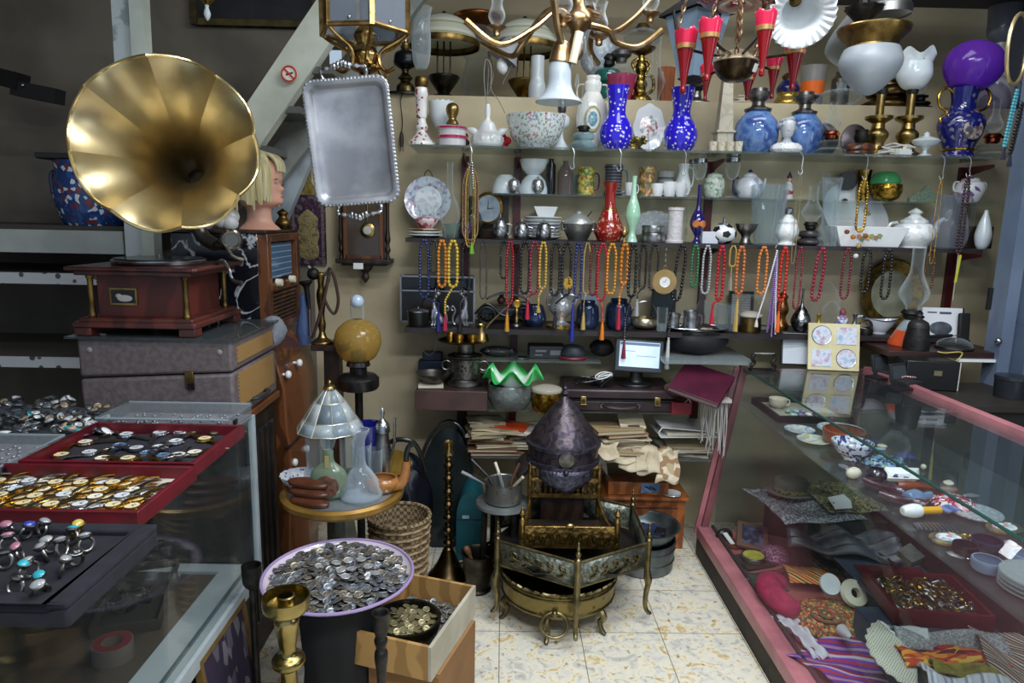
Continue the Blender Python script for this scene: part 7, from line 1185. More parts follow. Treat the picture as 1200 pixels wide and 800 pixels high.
# FLOOR GROUP, MIDDLE
def hexv(c,r,z,a0=-PI/2):return[(c[0]+r*math.cos(a0+i*PI/3),c[1]+r*math.sin(a0+i*PI/3),z)for i in range(6)]
def braziers():
 ag=mt('8a7d5a','5f573c',sc=22,rough=.4,metal=1,bump=.3);eng=mt('8a8f84','5f645a','vein',sc=30,lo=0,hi=.09,rough=.42,metal=.7,bump=.8,bsc=-45);eng2=mt('857648','574b2e','spots',sc=30,lo=.2,rough=.42,metal=.9,bump=.6,bsc=-40)
 o=Vector((.237,2.45,0));t=thing('round_brazier','round engraved brass brazier on scrolled feet standing on the floor','brazier',o)
 part('bowl',G().lathe(hollow([(.20,.085),(.215,.095),(.222,.178),(.227,.182)],.006),48),eng2,t)
 part('moulding',G().torus((0,0,.105),.217,.004,48).torus((0,0,.168),.2225,.004,48),ag,t);part('pierced_rim',G().lathe([(.222,.18),(.229,.195),(.225,.199),(.218,.182)],96,wob=lambda r,z,a,k:(r+.004*math.cos(a*40),z+.004*math.cos(a*40))),ag,t)
 for i in range(6):
  a=-PI/2-.25+i*PI/3;c,s=math.cos(a),math.sin(a);part('scroll_foot',G().tube(spl([(.20*c,.20*s,.095),(.222*c,.222*s,.07),(.205*c,.205*s,.045),(.215*c,.215*s,.018),(.232*c,.232*s,.006)],5),[.015-.0004*j for j in range(21)],8),ag,t)
 part('ring_handle',G().torus((0,0,0),.042,.0055,M=Tm((-.03,-.232,.085),rx=1.15,s=(1.15,1,1))).ball((-.03,-.226,.125),.012,10),ag,t)
 o=Vector((.28,2.52,.05));t=thing('hexagonal_brazier','six sided brazier with calligraphy panels, turned finials and long cabriole legs','brazier',o);V0,V1=hexv((0,0),.315,.188),hexv((0,0),.324,.286)
 for i in range(6):
  a,b,c,d=V0[i],V0[(i+1)%6],V1[(i+1)%6],V1[i];f=lambda u,v:tuple((a[q]*(1-u)+b[q]*u)*(1-v)+(d[q]*(1-u)+c[q]*u)*v for q in range(3))
  pn=part('engraved_panel',G().grid(f,2,2),eng,t,solid=.006);g=G();g.tube([d,c],.0055,7);g.tube([a,b],.0055,7);part('panel_edge',g,ag,pn)
  nx,ny=math.cos(-PI/2+PI/6+i*PI/3)*.006,math.sin(-PI/2+PI/6+i*PI/3)*.006;g=G()
  for j in range(5):
   u=.16+j*.15;P=[f(u+.02*math.sin(j*3),.25),f(u+.07,.32),f(u+.10,.62),f(u+.03,.72),f(u+.05,.5),f(u+.13,.42)];g.tube([Vector(q)+Vector((nx,ny,0))for q in spl(P,4)],.0035,5)
  part('raised_script',g,ag,pn)
  x,y=V1[i][0],V1[i][1];l=part('leg',G().tube(spl([(x,y,.29),(x,y,.18),(x*1.02,y*1.02,.13),(x*1.0,y*1.0,.08),(x*1.0,y*1.0,.03),(x*1.04,y*1.04,.008),(x*1.07,y*1.07,.010)],5),[.012]*6+[.013,.015,.016,.015,.013]+[.0105-.0002*j for j in range(20)],9),ag,t)
  part('finial',G().lathe(S([(.010,.285),(.013,.297),(.006,.306),(.011,.32),(.005,.332),(.007,.342),(.003,.352),(.004,.358),(0,.363)]),14,Tm((x,y,0))),ag,l)
 part('dark_pan',G().lathe([(.19,.150),(.20,.192),(.29,.192),(.305,.21),(.30,.213),(.285,.198),(0,.198)],6,Tm(rz=PI/6-PI/2+PI/3)),mt('2b2724','1c1a18',sc=10,rough=.5,metal=.6),t)
 bx=mt('b8975a','826a3c',sc=40,rough=.35,metal=1,bump=.5,bsc=-60);o=Vector((.266,2.495,.2487));t=thing('brass_doll_bed','small brass bed shaped stand with balustrade back, resting in the hexagonal brazier','stand',o);yf,yb=-.125,.125;wf,wb=.176,.140
 zf0,zf1=.056,.143;zb0,zb1=.16,.293
 part('front_panel',G().box((0,yf,(zf0+zf1)/2),(wf*2,.012,zf1-zf0)),bx,t,bev=.002);g=G()
 for j in range(9):u=-1+j*.25;g.tube(spl([(wf*(u-.1)*.9,yf-.008,.075),(wf*u*.9,yf-.010,.115),(wf*(u+.08)*.9,yf-.008,.08),(wf*(u+.14)*.9,yf-.009,.105)],4),.003,5)
 part('scroll_relief',g,BRASS,t);part('crest',G().ball((0,yf,.14),.02,12,(1,.5,.7)),BRASS,t)
 post=S([(.010,0),(.013,.01),(.008,.03),(.012,.06),(.009,.09)])
 for s in(-1,1):
  part('front_post',G().lathe(post+[(.012,.1),(.012,.165),(.006,.175),(.013,.19),(.007,.202),(.004,.212),(0,.22)],12,Tm((s*wf,yf,0))),bx,t);part('back_post',G().lathe(post+[(.010,.11),(.010,zb1),(0,zb1+.006)],12,Tm((s*wb,yb,0))),bx,t);part('side_rail',G().tube(spl([(s*wf,yf,.12),(s*(wf+wb)/2,0,.10),(s*wb,yb,.14)],5),.007,8),bx,t)
 for zz in(zb0,(zb0+zb1)/2,zb1-.008):part('cross_rail',G().box((0,yb,zz),(wb*2,.014,.018)),bx,t)
 for row in(0,1):
  for j in range(12):
   z_=zb0+.009+row*(zb1-zb0)/2;part('baluster',G().lathe(S([(.005,0),(.0065,.012),(.003,.025),(.006,.038),(.004,.055)]),8,Tm((-wb+.02+j*(2*wb-.04)/11,yb,z_))),bx,t)
 part('bed_tray',G().box((0,0,.062),(wf*1.8,.20,.006)),mt('3a302a','241d19',sc=8,rough=.4,metal=.4),t)
 solo('support_crate','dark crate behind the small brass bed carrying the pointed helmet','crate',G().box((0,0,.135),(.18,.10,.27)),WOODD,(.262,2.70,.2492),bev=.004)
 z0=atY(661,528,2.68).z;hm=mt('4b4652','62544f','vein',sc=14,lo=.01,hi=.07,rough=.42,metal=.75,bump=.5,bsc=-35,c3='3d3946');hb=mt('5a5866','403e48',sc=50,rough=.4,metal=.8,bump=.5,bsc=-90);p=Vector((.262,2.69,.5205));dz=z0-p.z;k=mpp(p)*.97
 t=thing('pointed_helmet','engraved dark steel pointed helmet with round boss and pierced neck guards','helmet',p)
 part('skull',G().lathe([(r*k,dz+z*k)for r,z in S([(41,-14),(42,0),(42.5,9),(40,17),(32,31),(21,46),(10,59),(3,67)])],48),hm,t);part('tip',G().lathe([(r*k,dz+z*k)for r,z in S([(3,68),(5,71),(2,74),(3.5,77),(0,80)])],14),hb,t)
 for z_ in(11,-9):part('band',G().lathe([(r*k,dz+(z_+q)*k)for r,q in((41,-3.2),(45,-2),(45,2),(41,3.2))],44),hb,t)
 part('boss',G().lathe([(0,0),(10*k,0),(9*k,3*k),(0,4.5*k)],22,Tm((-.0,-43*k,dz+3*k),rx=PI/2)),mt('77736c','55524c',sc=40,rough=.4,metal=.8),t);part('boss_knob',G().ball((0,-46*k,dz-12*k),3.5*k,10),hb,t)
 part('face_guard',G().grid(lambda u,v:(44*k*math.sin((u-.5)*1.5),-44*k*math.cos((u-.5)*1.5)-.012*v,dz-11*k-v*k*(12+14*(1-abs(u-.5)*2))),20,4),hb,t,solid=.003)
 for s in(-1,1):part('neck_guard',G().grid(lambda u,v:(s*(40+v*14+u*2)*k,(-.6+u*1.1)*40*k,dz-7*k-v*(28-abs(u-.4)*20)*k),8,5),hb,t,solid=.003)
 zn=mt('7d8688','5c6466',sc=12,rough=.4,metal=.85,bump=.1)
 p=Vector((.645,2.83,0));t=thing('zinc_tub','round galvanised zinc tub on the floor right of the braziers','tub',p);part('wall',G().lathe(hollow([(.128,0),(.135,.006),(.14,.125),(.145,.128),(.143,.135)],.004),44),zn,t);part('hoop',G().torus((0,0,.05),.1375,.004,44),zn,t);part('hoop',G().torus((0,0,.10),.1395,.004,44),zn,t)
 p=Vector((.645,2.83,.137));t=thing('metal_dish','wide grey metal dish of small blue boxes resting on the zinc tub','dish',p);part('dish',G().lathe(hollow(S([(.10,0),(.125,.006),(.14,.035),(.15,.058),(.16,.06)]),.003),44),zn,t)
 for i,(dx,dy,dz_,rz,c)in enumerate(((-.03,-.02,.004,.4,'1c2238'),(.035,-.05,.004,-.3,'22283a'),(.05,.03,.004,.8,'2c3550'),(-.01,.05,.004,.1,'232a44'),(.0,-.03,.031,.2,'303a58'),(.075,-.01,.004,1.3,'16181f'))):solo('small_box','%s small dark blue box in the grey metal dish'%['leftmost','front','right back','rear','topmost','outermost right'][i],'box',G().box((0,0,.0125),(.062,.045,.025)).box((0,0,.026),(.05,.034,.001)),mt(c,rough=.4),(p.x+dx,p.y+dy,p.z+dz_),rz=rz,group='blue boxes in the dish',bev=.002)
 x0,x1,zt=.49,.868,.262;t=thing('drawer_chest','small orange wooden chest of drawers under the paper shelf','chest of drawers',((x0+x1)/2,3.10,0));W=x1-x0
 part('carcass',G().box((0,.01,zt/2),(W,.26,zt)).box((0,-.008,zt-.006),(W+.02,.28,.014)),WOODO,t,bev=.002)
 for i in range(3):d=part('drawer',G().box((-.01,-.126,.035+i*.073),(W-.06,.018,.064)),mt('8a4e26','6e3a1c','wood',sc=5,rough=.4)if i else mt('a5a49a',rough=.5),t,bev=.002);part('groove',G().box((-.01,-.1355,.035+i*.073+.028),(W-.06,.004,.005)),WOODD,d)
 a=atY(705,574,2.97).x;t=thing('wooden_tool_box','narrow wooden box with blue pictured label on top of the drawer chest','box',(x0+.155,3.03,zt+.0015));part('box',G().box((0,0,.032),(.28,.10,.062)),WOODO,t,bev=.002);part('picture_label',G().box((.055,-.0505,.036),(.085,.002,.046)),mt('5f86b0',['7fa2c4','4a70a0','5f86b0','8fb0cc'],'cell',sc=40,rough=.3),t);part('printed_shape',G().box((.045,-.052,.036),(.035,.001,.008),ry=.5).box((.065,-.052,.036),(.035,.001,.008),ry=.5),mt('26324a',rough=.4),t)
 p=onz(787,zt+.0015,2.99);t=thing('white_saucer','little white saucer on the corner of the drawer chest','saucer',p);part('plate',G().lathe([(0,0),(.026,0),(.045,.008),(.044,.011),(.026,.004),(0,.004)],28),WHITE,t);part('rim_line',G().torus((0,0,.0105),.044,.0012,28,5),SILV,t)
 p=atZ(590,586,.37);p.z=0;t=thing('round_stool','dark round stool with pale metal top behind the braziers','stool',p);part('seat',G().lathe([(0,.35),(.108,.35),(.115,.356),(.112,.366),(0,.37)],32),mt('8e9494','6e7474',sc=8,rough=.4,metal=.6),t)
 for i in range(4):a=.5+i*PI/2;part('leg',G().tube([(.085*math.cos(a),.085*math.sin(a),.35),(.095*math.cos(a),.095*math.sin(a),.0)],.012),IRON,t)
 part('ring',G().torus((0,0,.15),.088,.006),IRON,t);q=Vector((p.x,p.y,.3708));t=thing('cutlery_tin','round pierced metal tin holding knives and spoons on the stool','tin',q);part('tin',G().lathe(hollow([(.072,0),(.076,.004),(.076,.082),(.079,.085)],.003),32),mt('8b8d8a','55574f','spots',sc=70,lo=.2,rough=.35,metal=.8),t)
 rr=random.Random(9)
 for i in range(8):
  a=i*.8;d=Vector((.05*math.cos(a),.05*math.sin(a),0));e=Vector((math.cos(a)*.10-.03,math.sin(a)*.06,.065+.03*rr.random()));t=thing('knife' if i%2 else 'spoon','%s of the old cutlery pieces standing in the pierced tin'%['blue handled','brown handled','ivory handled','black handled','steel spoon','dark knife','pale spoon','bone knife'][i],'cutlery',q+d*.6+Vector((0,0,.05)),group='cutlery in the tin')
  part('handle',G().tube([(0,0,-.04),e*.4,e*1.1],[.004,.006,.007],8),mt(['26324a','5a3a24','d0c8b4','1b1b1d','8f9194','2a2626','a5a7aa','c4b99a'][i],rough=.4),t);part('blade',G().box((-.0,0,-.022),(.012,.003,.03)),SILV,t)
braziers()
def middle_left():
 p=atZ(553,622,0);p.y=2.93;p.x=onz(552,.12,2.93).x;t=thing('teal_case','teal blue rounded sewing case standing behind the mortar','case',(p.x,2.93,0));tl=mt('14525c','0f434c',sc=9,rough=.45);part('body',G().grid(lambda u,v:(.062*math.cos(PI*u)*(1 if True else 1),-.09+.18*v,.20+.13*math.sin(PI*u)),14,1).box((0,0,.10),(.124,.18,.20)),tl,t);part('front',G().prism([(.062*math.cos(PI*i/14),.20+.13*math.sin(PI*i/14))for i in range(15)],-.004,.004,Tm((0,-.09,0),rx=PI/2)),tl,t);part('label',G().box((-.02,-.096,.21),(.03,.003,.014)),mt('8fb0c0',rough=.4),t)
 p=Vector((-.079,2.60,0));t=thing('mortar','dark bronze mortar with pestle on the floor','mortar',p);br=mt('4b463c','302c26',sc=18,rough=.4,metal=.9);part('bowl',G().lathe(hollow(S([(.052,0),(.055,.008),(.046,.02),(.054,.06),(.066,.15),(.074,.168)]),.007),36),br,t)
 for s in(-1,1):part('lug',G().ball((s*.064,0,.11),.012,10),br,t)
 solo('pestle','short wooden headed pestle resting in the mortar','pestle',G().lathe(S([(0,0),(.012,.004),(.008,.03),(.008,.12),(.014,.15),(.012,.17),(0,.176)]),14),mt('6a4a34',rough=.4),(p.x+.018,p.y,.03),rot=(0,-.42,0))
 p=Vector((-.21,2.70,0));H=atY(530,517,2.70).z;bz=mt('5d4a30','3d3220',sc=20,rough=.3,metal=1)
 t=thing('tall_candlestick','tall turned dark brass candlestick with bell shaped foot','candlestick',p);part('foot',G().lathe(S([(.085,0),(.086,.012),(.07,.03),(.045,.07),(.028,.11),(.02,.13)]),36),bz,t);pr=[(.02,.13)];z=.13
 for i in range(7):h=(H-.20)/7;pr+=[(.013,z+h*.15),(.020,z+h*.35),(.021,z+h*.5),(.012,z+h*.7),(.016,z+h*.85),(.012,z+h)];z+=h
 part('stem',G().lathe(S(pr,3),22),bz,t);part('socket',G().lathe(hollow([(.012,z),(.022,z+.015),(.015,z+.035),(.018,z+.06),(.022,z+.07)],.004),20),BRASS,t)
 c=atY(520,572,3.0);t=thing('oval_mirror','large dark oval mirror leaning on the wall behind the candlestick','mirror',c,rot=(-.12,.08,0));T=Tm(rx=PI/2,s=(.125,.31,1));part('glass',G().lathe([(0,-.01),(.93,-.01),(.93,.006),(0,.006)],44,T),mt('2a3234','20282a',sc=4,rough=.12,metal=.3),t);part('rim',G().tube([(.128*math.cos(a),0,.315*math.sin(a))for a in[i*2*PI/48 for i in range(48)]],.009,8,True),mt('50585a',rough=.25,metal=.8),t)
 p=atZ(488,640,.0);p=Vector((-.40,2.80,0));t=thing('black_leather_bag','glossy black leather bag slumped beside the wicker basket','bag',p);part('body',G().ball((0,0,.26),.25,26,(.44,.5,1.03),wob=lambda r,z,a,k:(r*(1+.09*math.sin(a*5+k*13)),z)),mt('0d0e14','161822',sc=8,rough=.22,bump=.7,bsc=14),t);part('strap',G().tube(spl([(-.08,-.06,.48),(-.05,-.12,.60),(.05,-.12,.60),(.09,-.06,.46)],5),.010,8),BLACK,t)
 t=thing('wicker_basket','woven wicker basket half hidden behind the coin dish','basket',(-.372,2.42,.0));wk=mt('94805f','5a4832','weave',sc=70,rough=.8,bump=1,bsc=160)
 part('side',G().lathe(hollow([(.085,0),(.092,.02),(.112,.38),(.116,.40)],.006),40,wob=lambda r,z,a,k:(r*(1+.012*math.cos(a*20)),z)),wk,t)
 for i in range(13):part('woven_band',G().tube([((.0925+.0016*i+.002)*math.cos(a)*(1+.02*math.cos(a*14+i*PI)),(.0925+.0016*i+.002)*math.sin(a)*(1+.02*math.cos(a*14+i*PI)),.03+i*.029)for a in[q*2*PI/56 for q in range(56)]],.006,5,True),mt('a08a68','6f5a40',sc=50,rough=.8),t)
 part('rim',G().torus((0,0,.402),.114,.008),wk,t)
 c=atZ(402,574,.62);t=thing('gilt_side_table','round side table with yellow gilt rim and mirrored top','table',(c.x,c.y,0));R_=.192;gy=mt('a8823a','84622a',sc=10,rough=.35,metal=.5,coat=.2)
 part('rim',G().lathe([(R_-.03,.596),(R_-.01,.592),(R_+.004,.604),(R_+.006,.62),(R_-.004,.627),(R_-.022,.622)],60),gy,t);part('mirror_top',G().lathe([(0,.604),(R_-.018,.604),(R_-.018,.6205),(0,.6205)],56),mt('a9b0b4','7d858a',sc=6,rough=.15,metal=.6),t);part('stem',G().lathe(S([(.05,.60),(.03,.56),(.036,.50),(.045,.42),(.025,.36),(.03,.2),(.05,.1),(.03,.06)]),26),mt('8a8f7c','5d6152',sc=12,rough=.3,coat=.3),t);part('gilt_collar',G().lathe([(.052,.596),(.056,.585),(.04,.57)],26),gy,t)
 for i in range(3):a=.6+i*2.1;part('foot',G().tube(spl([(0,0,.08),(.09*math.cos(a),.09*math.sin(a),.06),(.16*math.cos(a),.16*math.sin(a),.012)],5),.014,8),gy,t)
 Z=.6212;TY=c.y
 vessel('clear_decanter','wide based clear etched glass decanter with flared lip','decanter',423,TY-.05,Z,503,50,[('body',gls('f5f8fa',.10,.8,body='d5dde4'),S([(.96,0),(1,.06),(.86,.2),(.5,.38),(.25,.5),(.22,.78),(.28,.88),(.42,.97),(.44,1)]),.003)],n=48,wob=lambda r,z,a,k:(r*(1+.02*math.cos(a*16)),z))
 def med(t,W,H):part('medallion',G().lathe([(0,0),(W*.62,0),(W*.58,.005),(0,.006)],30,Tm((0,-W*.44,H*.20),rx=PI/2)),mt('4a3026','6e4a3a',sc=80,rough=.4,bump=.6),t);part('gilt_strip',G().box((0,-W*.30,H*.52),(W*.22,.003,H*.16)),mt('9a8a5a',rough=.4),t)
 vessel('pilgrim_flask','pale green glass flask with brown medallion and ball stopper','flask',386,TY-.07,Z,497,44,[('body',gls('a5b9a0',.5,.4,body='8a9d84'),S([(.5,0),(.85,.06),(1,.2),(.9,.36),(.5,.46),(.3,.52),(.28,.66)])),('stopper',CRYS,S([(.2,.66),(.3,.7),(.42,.82),(.38,.93),(0,1)]))],sy=.5,extra=med)
 p=onz(462,Z,TY+.02);pm=mt('8a5228','a8733a',sc=14,rough=.3,coat=.3);t=thing('wooden_pipe_bowl','big carved amber wood pipe shaped bowl with black stem','pipe',onz(448,Z,TY-.01));part('bowl',G().lathe(hollow(S([(.03,0),(.045,.01),(.058,.035),(.05,.05)]),.007),30,sx=1.0,sy=.8),pm,t);part('neck',G().tube(spl([(.035,0,.022),(.06,0,.03),(.075,0,.06),(.078,0,.105)],6),[.022-.0005*j for j in range(19)],12),pm,t);part('black_stem',G().tube(spl([(.078,0,.10),(.080,0,.13),(.088,0,.155),(.105,0,.165)],5),.009,10),BLACK,t)
 for i,(px,dy,rz)in enumerate(((363,-.12,.12),(362,-.10,.08),(361,-.085,.05))):
  p=onz(px,Z+.002+i*.023,TY+dy);t=thing('leather_slipper','%s of the three stacked brown leather slipper shaped pouches'%['lowest','middle','topmost'][i],'slipper',p,-rz-.25,'stacked leather slippers');part('sole',G().lathe([(0,0),(.068,0),(.070,.004),(0,.006)],30,sx=1.0,sy=.42),mt('3a2016',rough=.5),t);part('upper',G().lathe(S([(.07,.004),(.068,.012),(.04,.020),(0,.022)]),30,sx=1,sy=.42),mt('5c2f1c','43210f',sc=16,rough=.35,coat=.2),t)
 p=onz(352,Z,TY+.02);pw=mt('c9ccd4','5a6a94','spots',sc=70,lo=.25,rough=.2);t=thing('openwork_dish','white and blue openwork china dish on the left of the gilt table','dish',p);part('dish',G().lathe(hollow(S([(.035,0),(.04,.008),(.058,.03),(.064,.045)]),.003),48,wob=lambda r,z,a,k:(r*(1+.03*math.cos(a*16)),z)),pw,t)
 p=onz(389,Z,TY+.09);H=atY(389,446,TY+.09).z-Z;k=mpp(p);t=thing('stained_glass_lamp','table lamp with conical leaded glass shade at the back of the gilt table','lamp',p);z0,z1=atY(389,502,TY+.09).z-Z,H-.025
 part('base',G().lathe(S([(.05,0),(.045,.012),(.014,.03),(.012,z1)]),24),BRASSD,t);br=mt('c9c7b4',rough=.3,metal=.6);gm=[gls('aebcc4',.62,.2,rough=.15,body='9fb0ba'),gls('c5ccd0',.7,.2,rough=.15,body='c0c8cc'),gls('8fa0aa',.62,.2,rough=.15,body='7c8c96')]
 prf=[(.014,z1),(.05,z1-(z1-z0)*.32),(.088,z1-(z1-z0)*.74),(.112,z0)];n=10;g=G()
 for i in range(n):
  a,b=2*PI*i/n,2*PI*(i+1)/n
  for j in range(3):(r0,h0),(r1,h1)=prf[j],prf[j+1];part('glass_pane',G().add([(r0*math.cos(a),r0*math.sin(a),h0),(r0*math.cos(b),r0*math.sin(b),h0),(r1*math.cos(b),r1*math.sin(b),h1),(r1*math.cos(a),r1*math.sin(a),h1)],[(0,1,2,3)]),gm[(i+j)%3]if j==1 else gm[i%2],t,solid=.002)
  g.tube([(r*math.cos(a)*1.005,r*math.sin(a)*1.005,h)for r,h in prf],.0018,5)
 for r,h in prf[1:]:g.tube([(r*math.cos(2*PI*i/n)*1.005,r*math.sin(2*PI*i/n)*1.005,h)for i in range(n)],.0018,5,True)
 part('leading',g,br,t);part('finial',G().lathe(S([(.022,z1-.002),(.018,z1+.008),(.006,z1+.012),(.008,z1+.02),(0,H+.004)]),16),BRASS,t)
 def cp(t,W,H):part('spout',G().tube(spl([(W*.7,0,H*.3),(W*1.2,0,H*.5),(W*1.3,0,H*.85)],4),.005,7),PEWT,t);part('handle',handle(W*.8,H*.25,H*.7,W*.6,.003,-1),PEWT,t)
 vessel('pewter_coffee_pot','small pewter coffee pot with lid at the back of the gilt table','coffee pot',449,TY+.09,Z,476,22,[('body',PEWT,S([(.6,0),(.9,.12),(1,.3),(.7,.55),(.65,.66)])),('lid',SILV,S([(.8,.66),(.7,.76),(.2,.84),(.25,.92),(0,1)]))],extra=cp)
 vessel('cobalt_glass','deep blue glass bowl glimpsed behind the leaded lamp shade','bowl',432,TY+.12,Z,496,34,[('body',mt('141c66',rough=.1,coat=.5),S([(.4,0),(.8,.3),(1,1)]),.003)])
 p=onz(462,Z,TY+.13);solo('gilt_oval_dish','oval yellow gilt dish standing at the right back of the table','dish',G().lathe([(0,0),(.05,.0),(.066,.008),(.07,.014),(.06,.012),(0,.005)],36,Tm((0,0,.045),rx=1.0,rz=-.3,s=(1,.65,1))),mt('a98a3c','806428',sc=14,rough=.3,metal=.6),p)
 for i,(px,dy,w,h)in enumerate(((408,.04,18,512),(424,.06,24,520),(440,.05,18,526),(374,.03,30,505))):vessel('crystal_glass','%s cut crystal glass crowded in the middle of the gilt table'%['left','middle','right','largest, far left'][i],'glass',px,TY+dy,Z,h,w,[('body',CRYS,S([(.6,0),(.5,.1),(.9,.4),(1,1)]),.002)],n=12)
 p=Vector((-.592,2.78,0));k=mpp((p.x,p.y,1));zf=atY(418,455,2.78).z;zc=atY(418,400,2.78).z;zt=atY(418,346,2.78).z;t=thing('globe_floor_lamp','oil floor lamp with amber crackle glass globe on a dark iron stand','floor lamp',p)
 part('column',G().lathe([(.085,0),(.08,.015),(.022,.04),(.017,.07),(.0165,zf-.02),(.024,zf)],24),IRON,t);part('font',G().lathe([(r*k,zf+z*k)for r,z in((6,-4),(22,0),(24,3),(24,13),(20,17),(10,20),(10,26),(14,28),(13,33),(8,34))],36),mt('5a5a5c','3a3a3c',sc=14,rough=.3,metal=.9),t)
 part('amber_globe',G().lathe([(r*k*27,zc+z*k*27)for r,z in S([(.42,-.88),(.75,-.68),(1,-.1),(.93,.45),(.6,.82),(.26,.98)])],40),gls('dcc078',.42,.35,rough=.06,body='c0a055',c2='d8bd78',sc=60,lo=.2),t);part('chimney',G().lathe(hollow([(k*8,zc-.07),(k*8,zt-k*10)],.001),22),GLASS,t);part('pale_ball',G().ball((0,0,zt-k*7),k*8,18),mt('b9cce0',rough=.15,coat=.4),t);part('wick_tube',G().lathe([(k*9,zf+k*32),(k*9,zf+k*44),(k*4,zf+k*46)],18),IRON,t)
 z0=atY(383,402,2.84).z;t=thing('carved_pedestal','dark carved wooden pedestal carrying the old telephone','pedestal',(-.715,2.86,0));part('top',G().box((0,0,z0-.012),(.15,.15,.024)),WOODD,t,bev=.003);part('column',G().box((0,0,(z0-.024)/2),(.075,.075,z0-.024),tap=.85),WOODD,t);part('front_inlay',G().box((.03,-.036,z0*.6),(.008,.01,z0*.5)),WOODO,t)
 p=onz(378,z0+.001,2.83);H=atY(372,312,2.83).z-z0;t=thing('candlestick_telephone','antique brass telephone with looped brown cords beside the radio','telephone',p);part('base',G().lathe(S([(.045,0),(.044,.01),(.02,.025),(.012,.05)]),28),BRASS,t);part('stem',G().lathe(S([(.012,.05),(.016,.08),(.011,.12),(.02,.2),(.012,H*.75),(.016,H*.9),(0,H*.93)]),20),BRASSD,t);part('cradle',G().tube(spl([(-.05,0,H),(-.02,0,H*.9),(.02,0,H*.9),(.04,0,H*.98)],5),.008,8),PEWT,t);part('earpiece',G().lathe(S([(.006,0),(.010,.05),(.012,.09),(.026,.11),(.026,.118),(0,.12)]),18,Tm((-.045,-.02,H*.45),ry=-.1)),IRON,t);part('dial_housing',G().ball((-.03,0,H*.90),.026,14),IRON,t)
 part('cord',G().tube(spl([(-.045,-.02,H*.45),(-.03,-.05,H*.1),(.02,-.05,H*.55),(.05,-.03,H*.95),(.075,-.02,H*.6),(.055,-.02,H*.4),(.02,-.03,H*.62),(.04,-.02,H*.85)],6),.0065,8),mt('3d2a24',rough=.5),t)
 vessel('blue_glass_bottle','pale blue glass bottle between radio and telephone','bottle',357,2.82,1.0 if False else z0+.0,345,18,[('body',gls('8fa8d8',.3,.35,body='7f98cc'),S([(.8,0),(1,.3),(.5,.7),(.5,1)]))])
 a,b=atY(340,228,3.27),atY(383,310,3.27);c=(a+b)/2;w,h=b.x-a.x,a.z-b.z;t=thing('wall_carpet','small purple patterned prayer rug with gold crest hanging on the wall','carpet',(c.x,3.268,c.z));cm=mt('2a1a30',['3a2238','2a1a30','4a2a3a','5f5058','241628'],'cell',sc=70,rough=.9)
 part('pile',G().box((0,0,0),(w,.012,h)),cm,t);part('border',G().box((-w*.42,-.007,0),(w*.08,.003,h)).box((w*.42,-.007,0),(w*.08,.003,h)),mt('6a5a60','3a2a38','spots',sc=90,lo=.3,rough=.9),t);part('gold_medallion',G().lathe(S([(0,0),(.24,.06),(.30,.2),(.26,.35),(.32,.5),(.26,.66),(.3,.8),(.16,.92),(0,1)]),24,Tm((0,-.006,-h*.44),s=(w,.012,h*.74))),mt('9a8a5a','5f5438','vein',sc=40,lo=0,hi=.1,rough=.6),t)
 part('gold_crest',G().prism([(-w*.5,0),(w*.5,0),(w*.42,h*.10),(w*.2,h*.11),(w*.1,h*.2),(0,h*.34),(-w*.1,h*.2),(-w*.2,h*.11),(-w*.42,h*.10)],-.008,.004,Tm((0,0,h/2),rx=PI/2)),mt('b09c58','7d6c38',sc=50,rough=.4,metal=.4),t)
 a,b=atY(396,225,3.2),atY(456,304,3.2);c=(a+b)/2;w,h=b.x-a.x,a.z-b.z;t=thing('wall_clock','dark wooden pendulum wall clock with carved side columns','clock',(c.x,3.22,c.z));part('case',G().box((0,.02,0),(w*.84,.09,h)),mt('3d2c22','2c1f18','wood',sc=5,rough=.35),t);part('door_glass',G().box((0,-.027,0),(w*.66,.004,h*.9)),mt('4a3f36',rough=.1),t);g=G()
 for s in(-1,1):g.box((s*w*.36,-.03,0),(w*.07,.012,h));part('turned_column',G().lathe(S([(.011,-h*.5),(.007,-h*.42),(.013,-h*.36),(.008,-h*.28),(.013,-h*.2),(.009,-h*.05),(.009,h*.3),(.012,h*.5)]),14,Tm((s*w*.47,-.01,0))),WOODD,t)
 g.box((0,-.03,-h*.47),(w*.7,.012,h*.06));part('door_frame',g,WOODB,t);part('pendulum',G().lathe([(0,0),(.030,0),(.034,.005),(.026,.010),(0,.010)],30,Tm((.02,-.032,-h*.06),rx=PI/2)).tube([(.02,-.034,0),(.02,-.034,h*.45)],.003),BRASS,t);part('pendulum_face',G().lathe([(0,0),(.019,0),(0,.003)],24,Tm((.02,-.0425,-h*.06),rx=PI/2)),mt('b9bab0',rough=.3),t)
 part('base_moulding',G().box((0,.0,-h*.53),(w*1.1,.11,.022)).box((0,.01,-h*.57),(w*.9,.08,.02)),WOODD,t,bev=.004);part('drop_finial',G().lathe(S([(.04,-h*.58),(.03,-h*.66),(.014,-h*.72),(.018,-h*.8),(0,-h*.88)]),18,sy=.6),WOODD,t);part('paper_label',G().box((-.02,-.06,-h*.60),(.045,.003,.028)),WHITE,t)
middle_left()
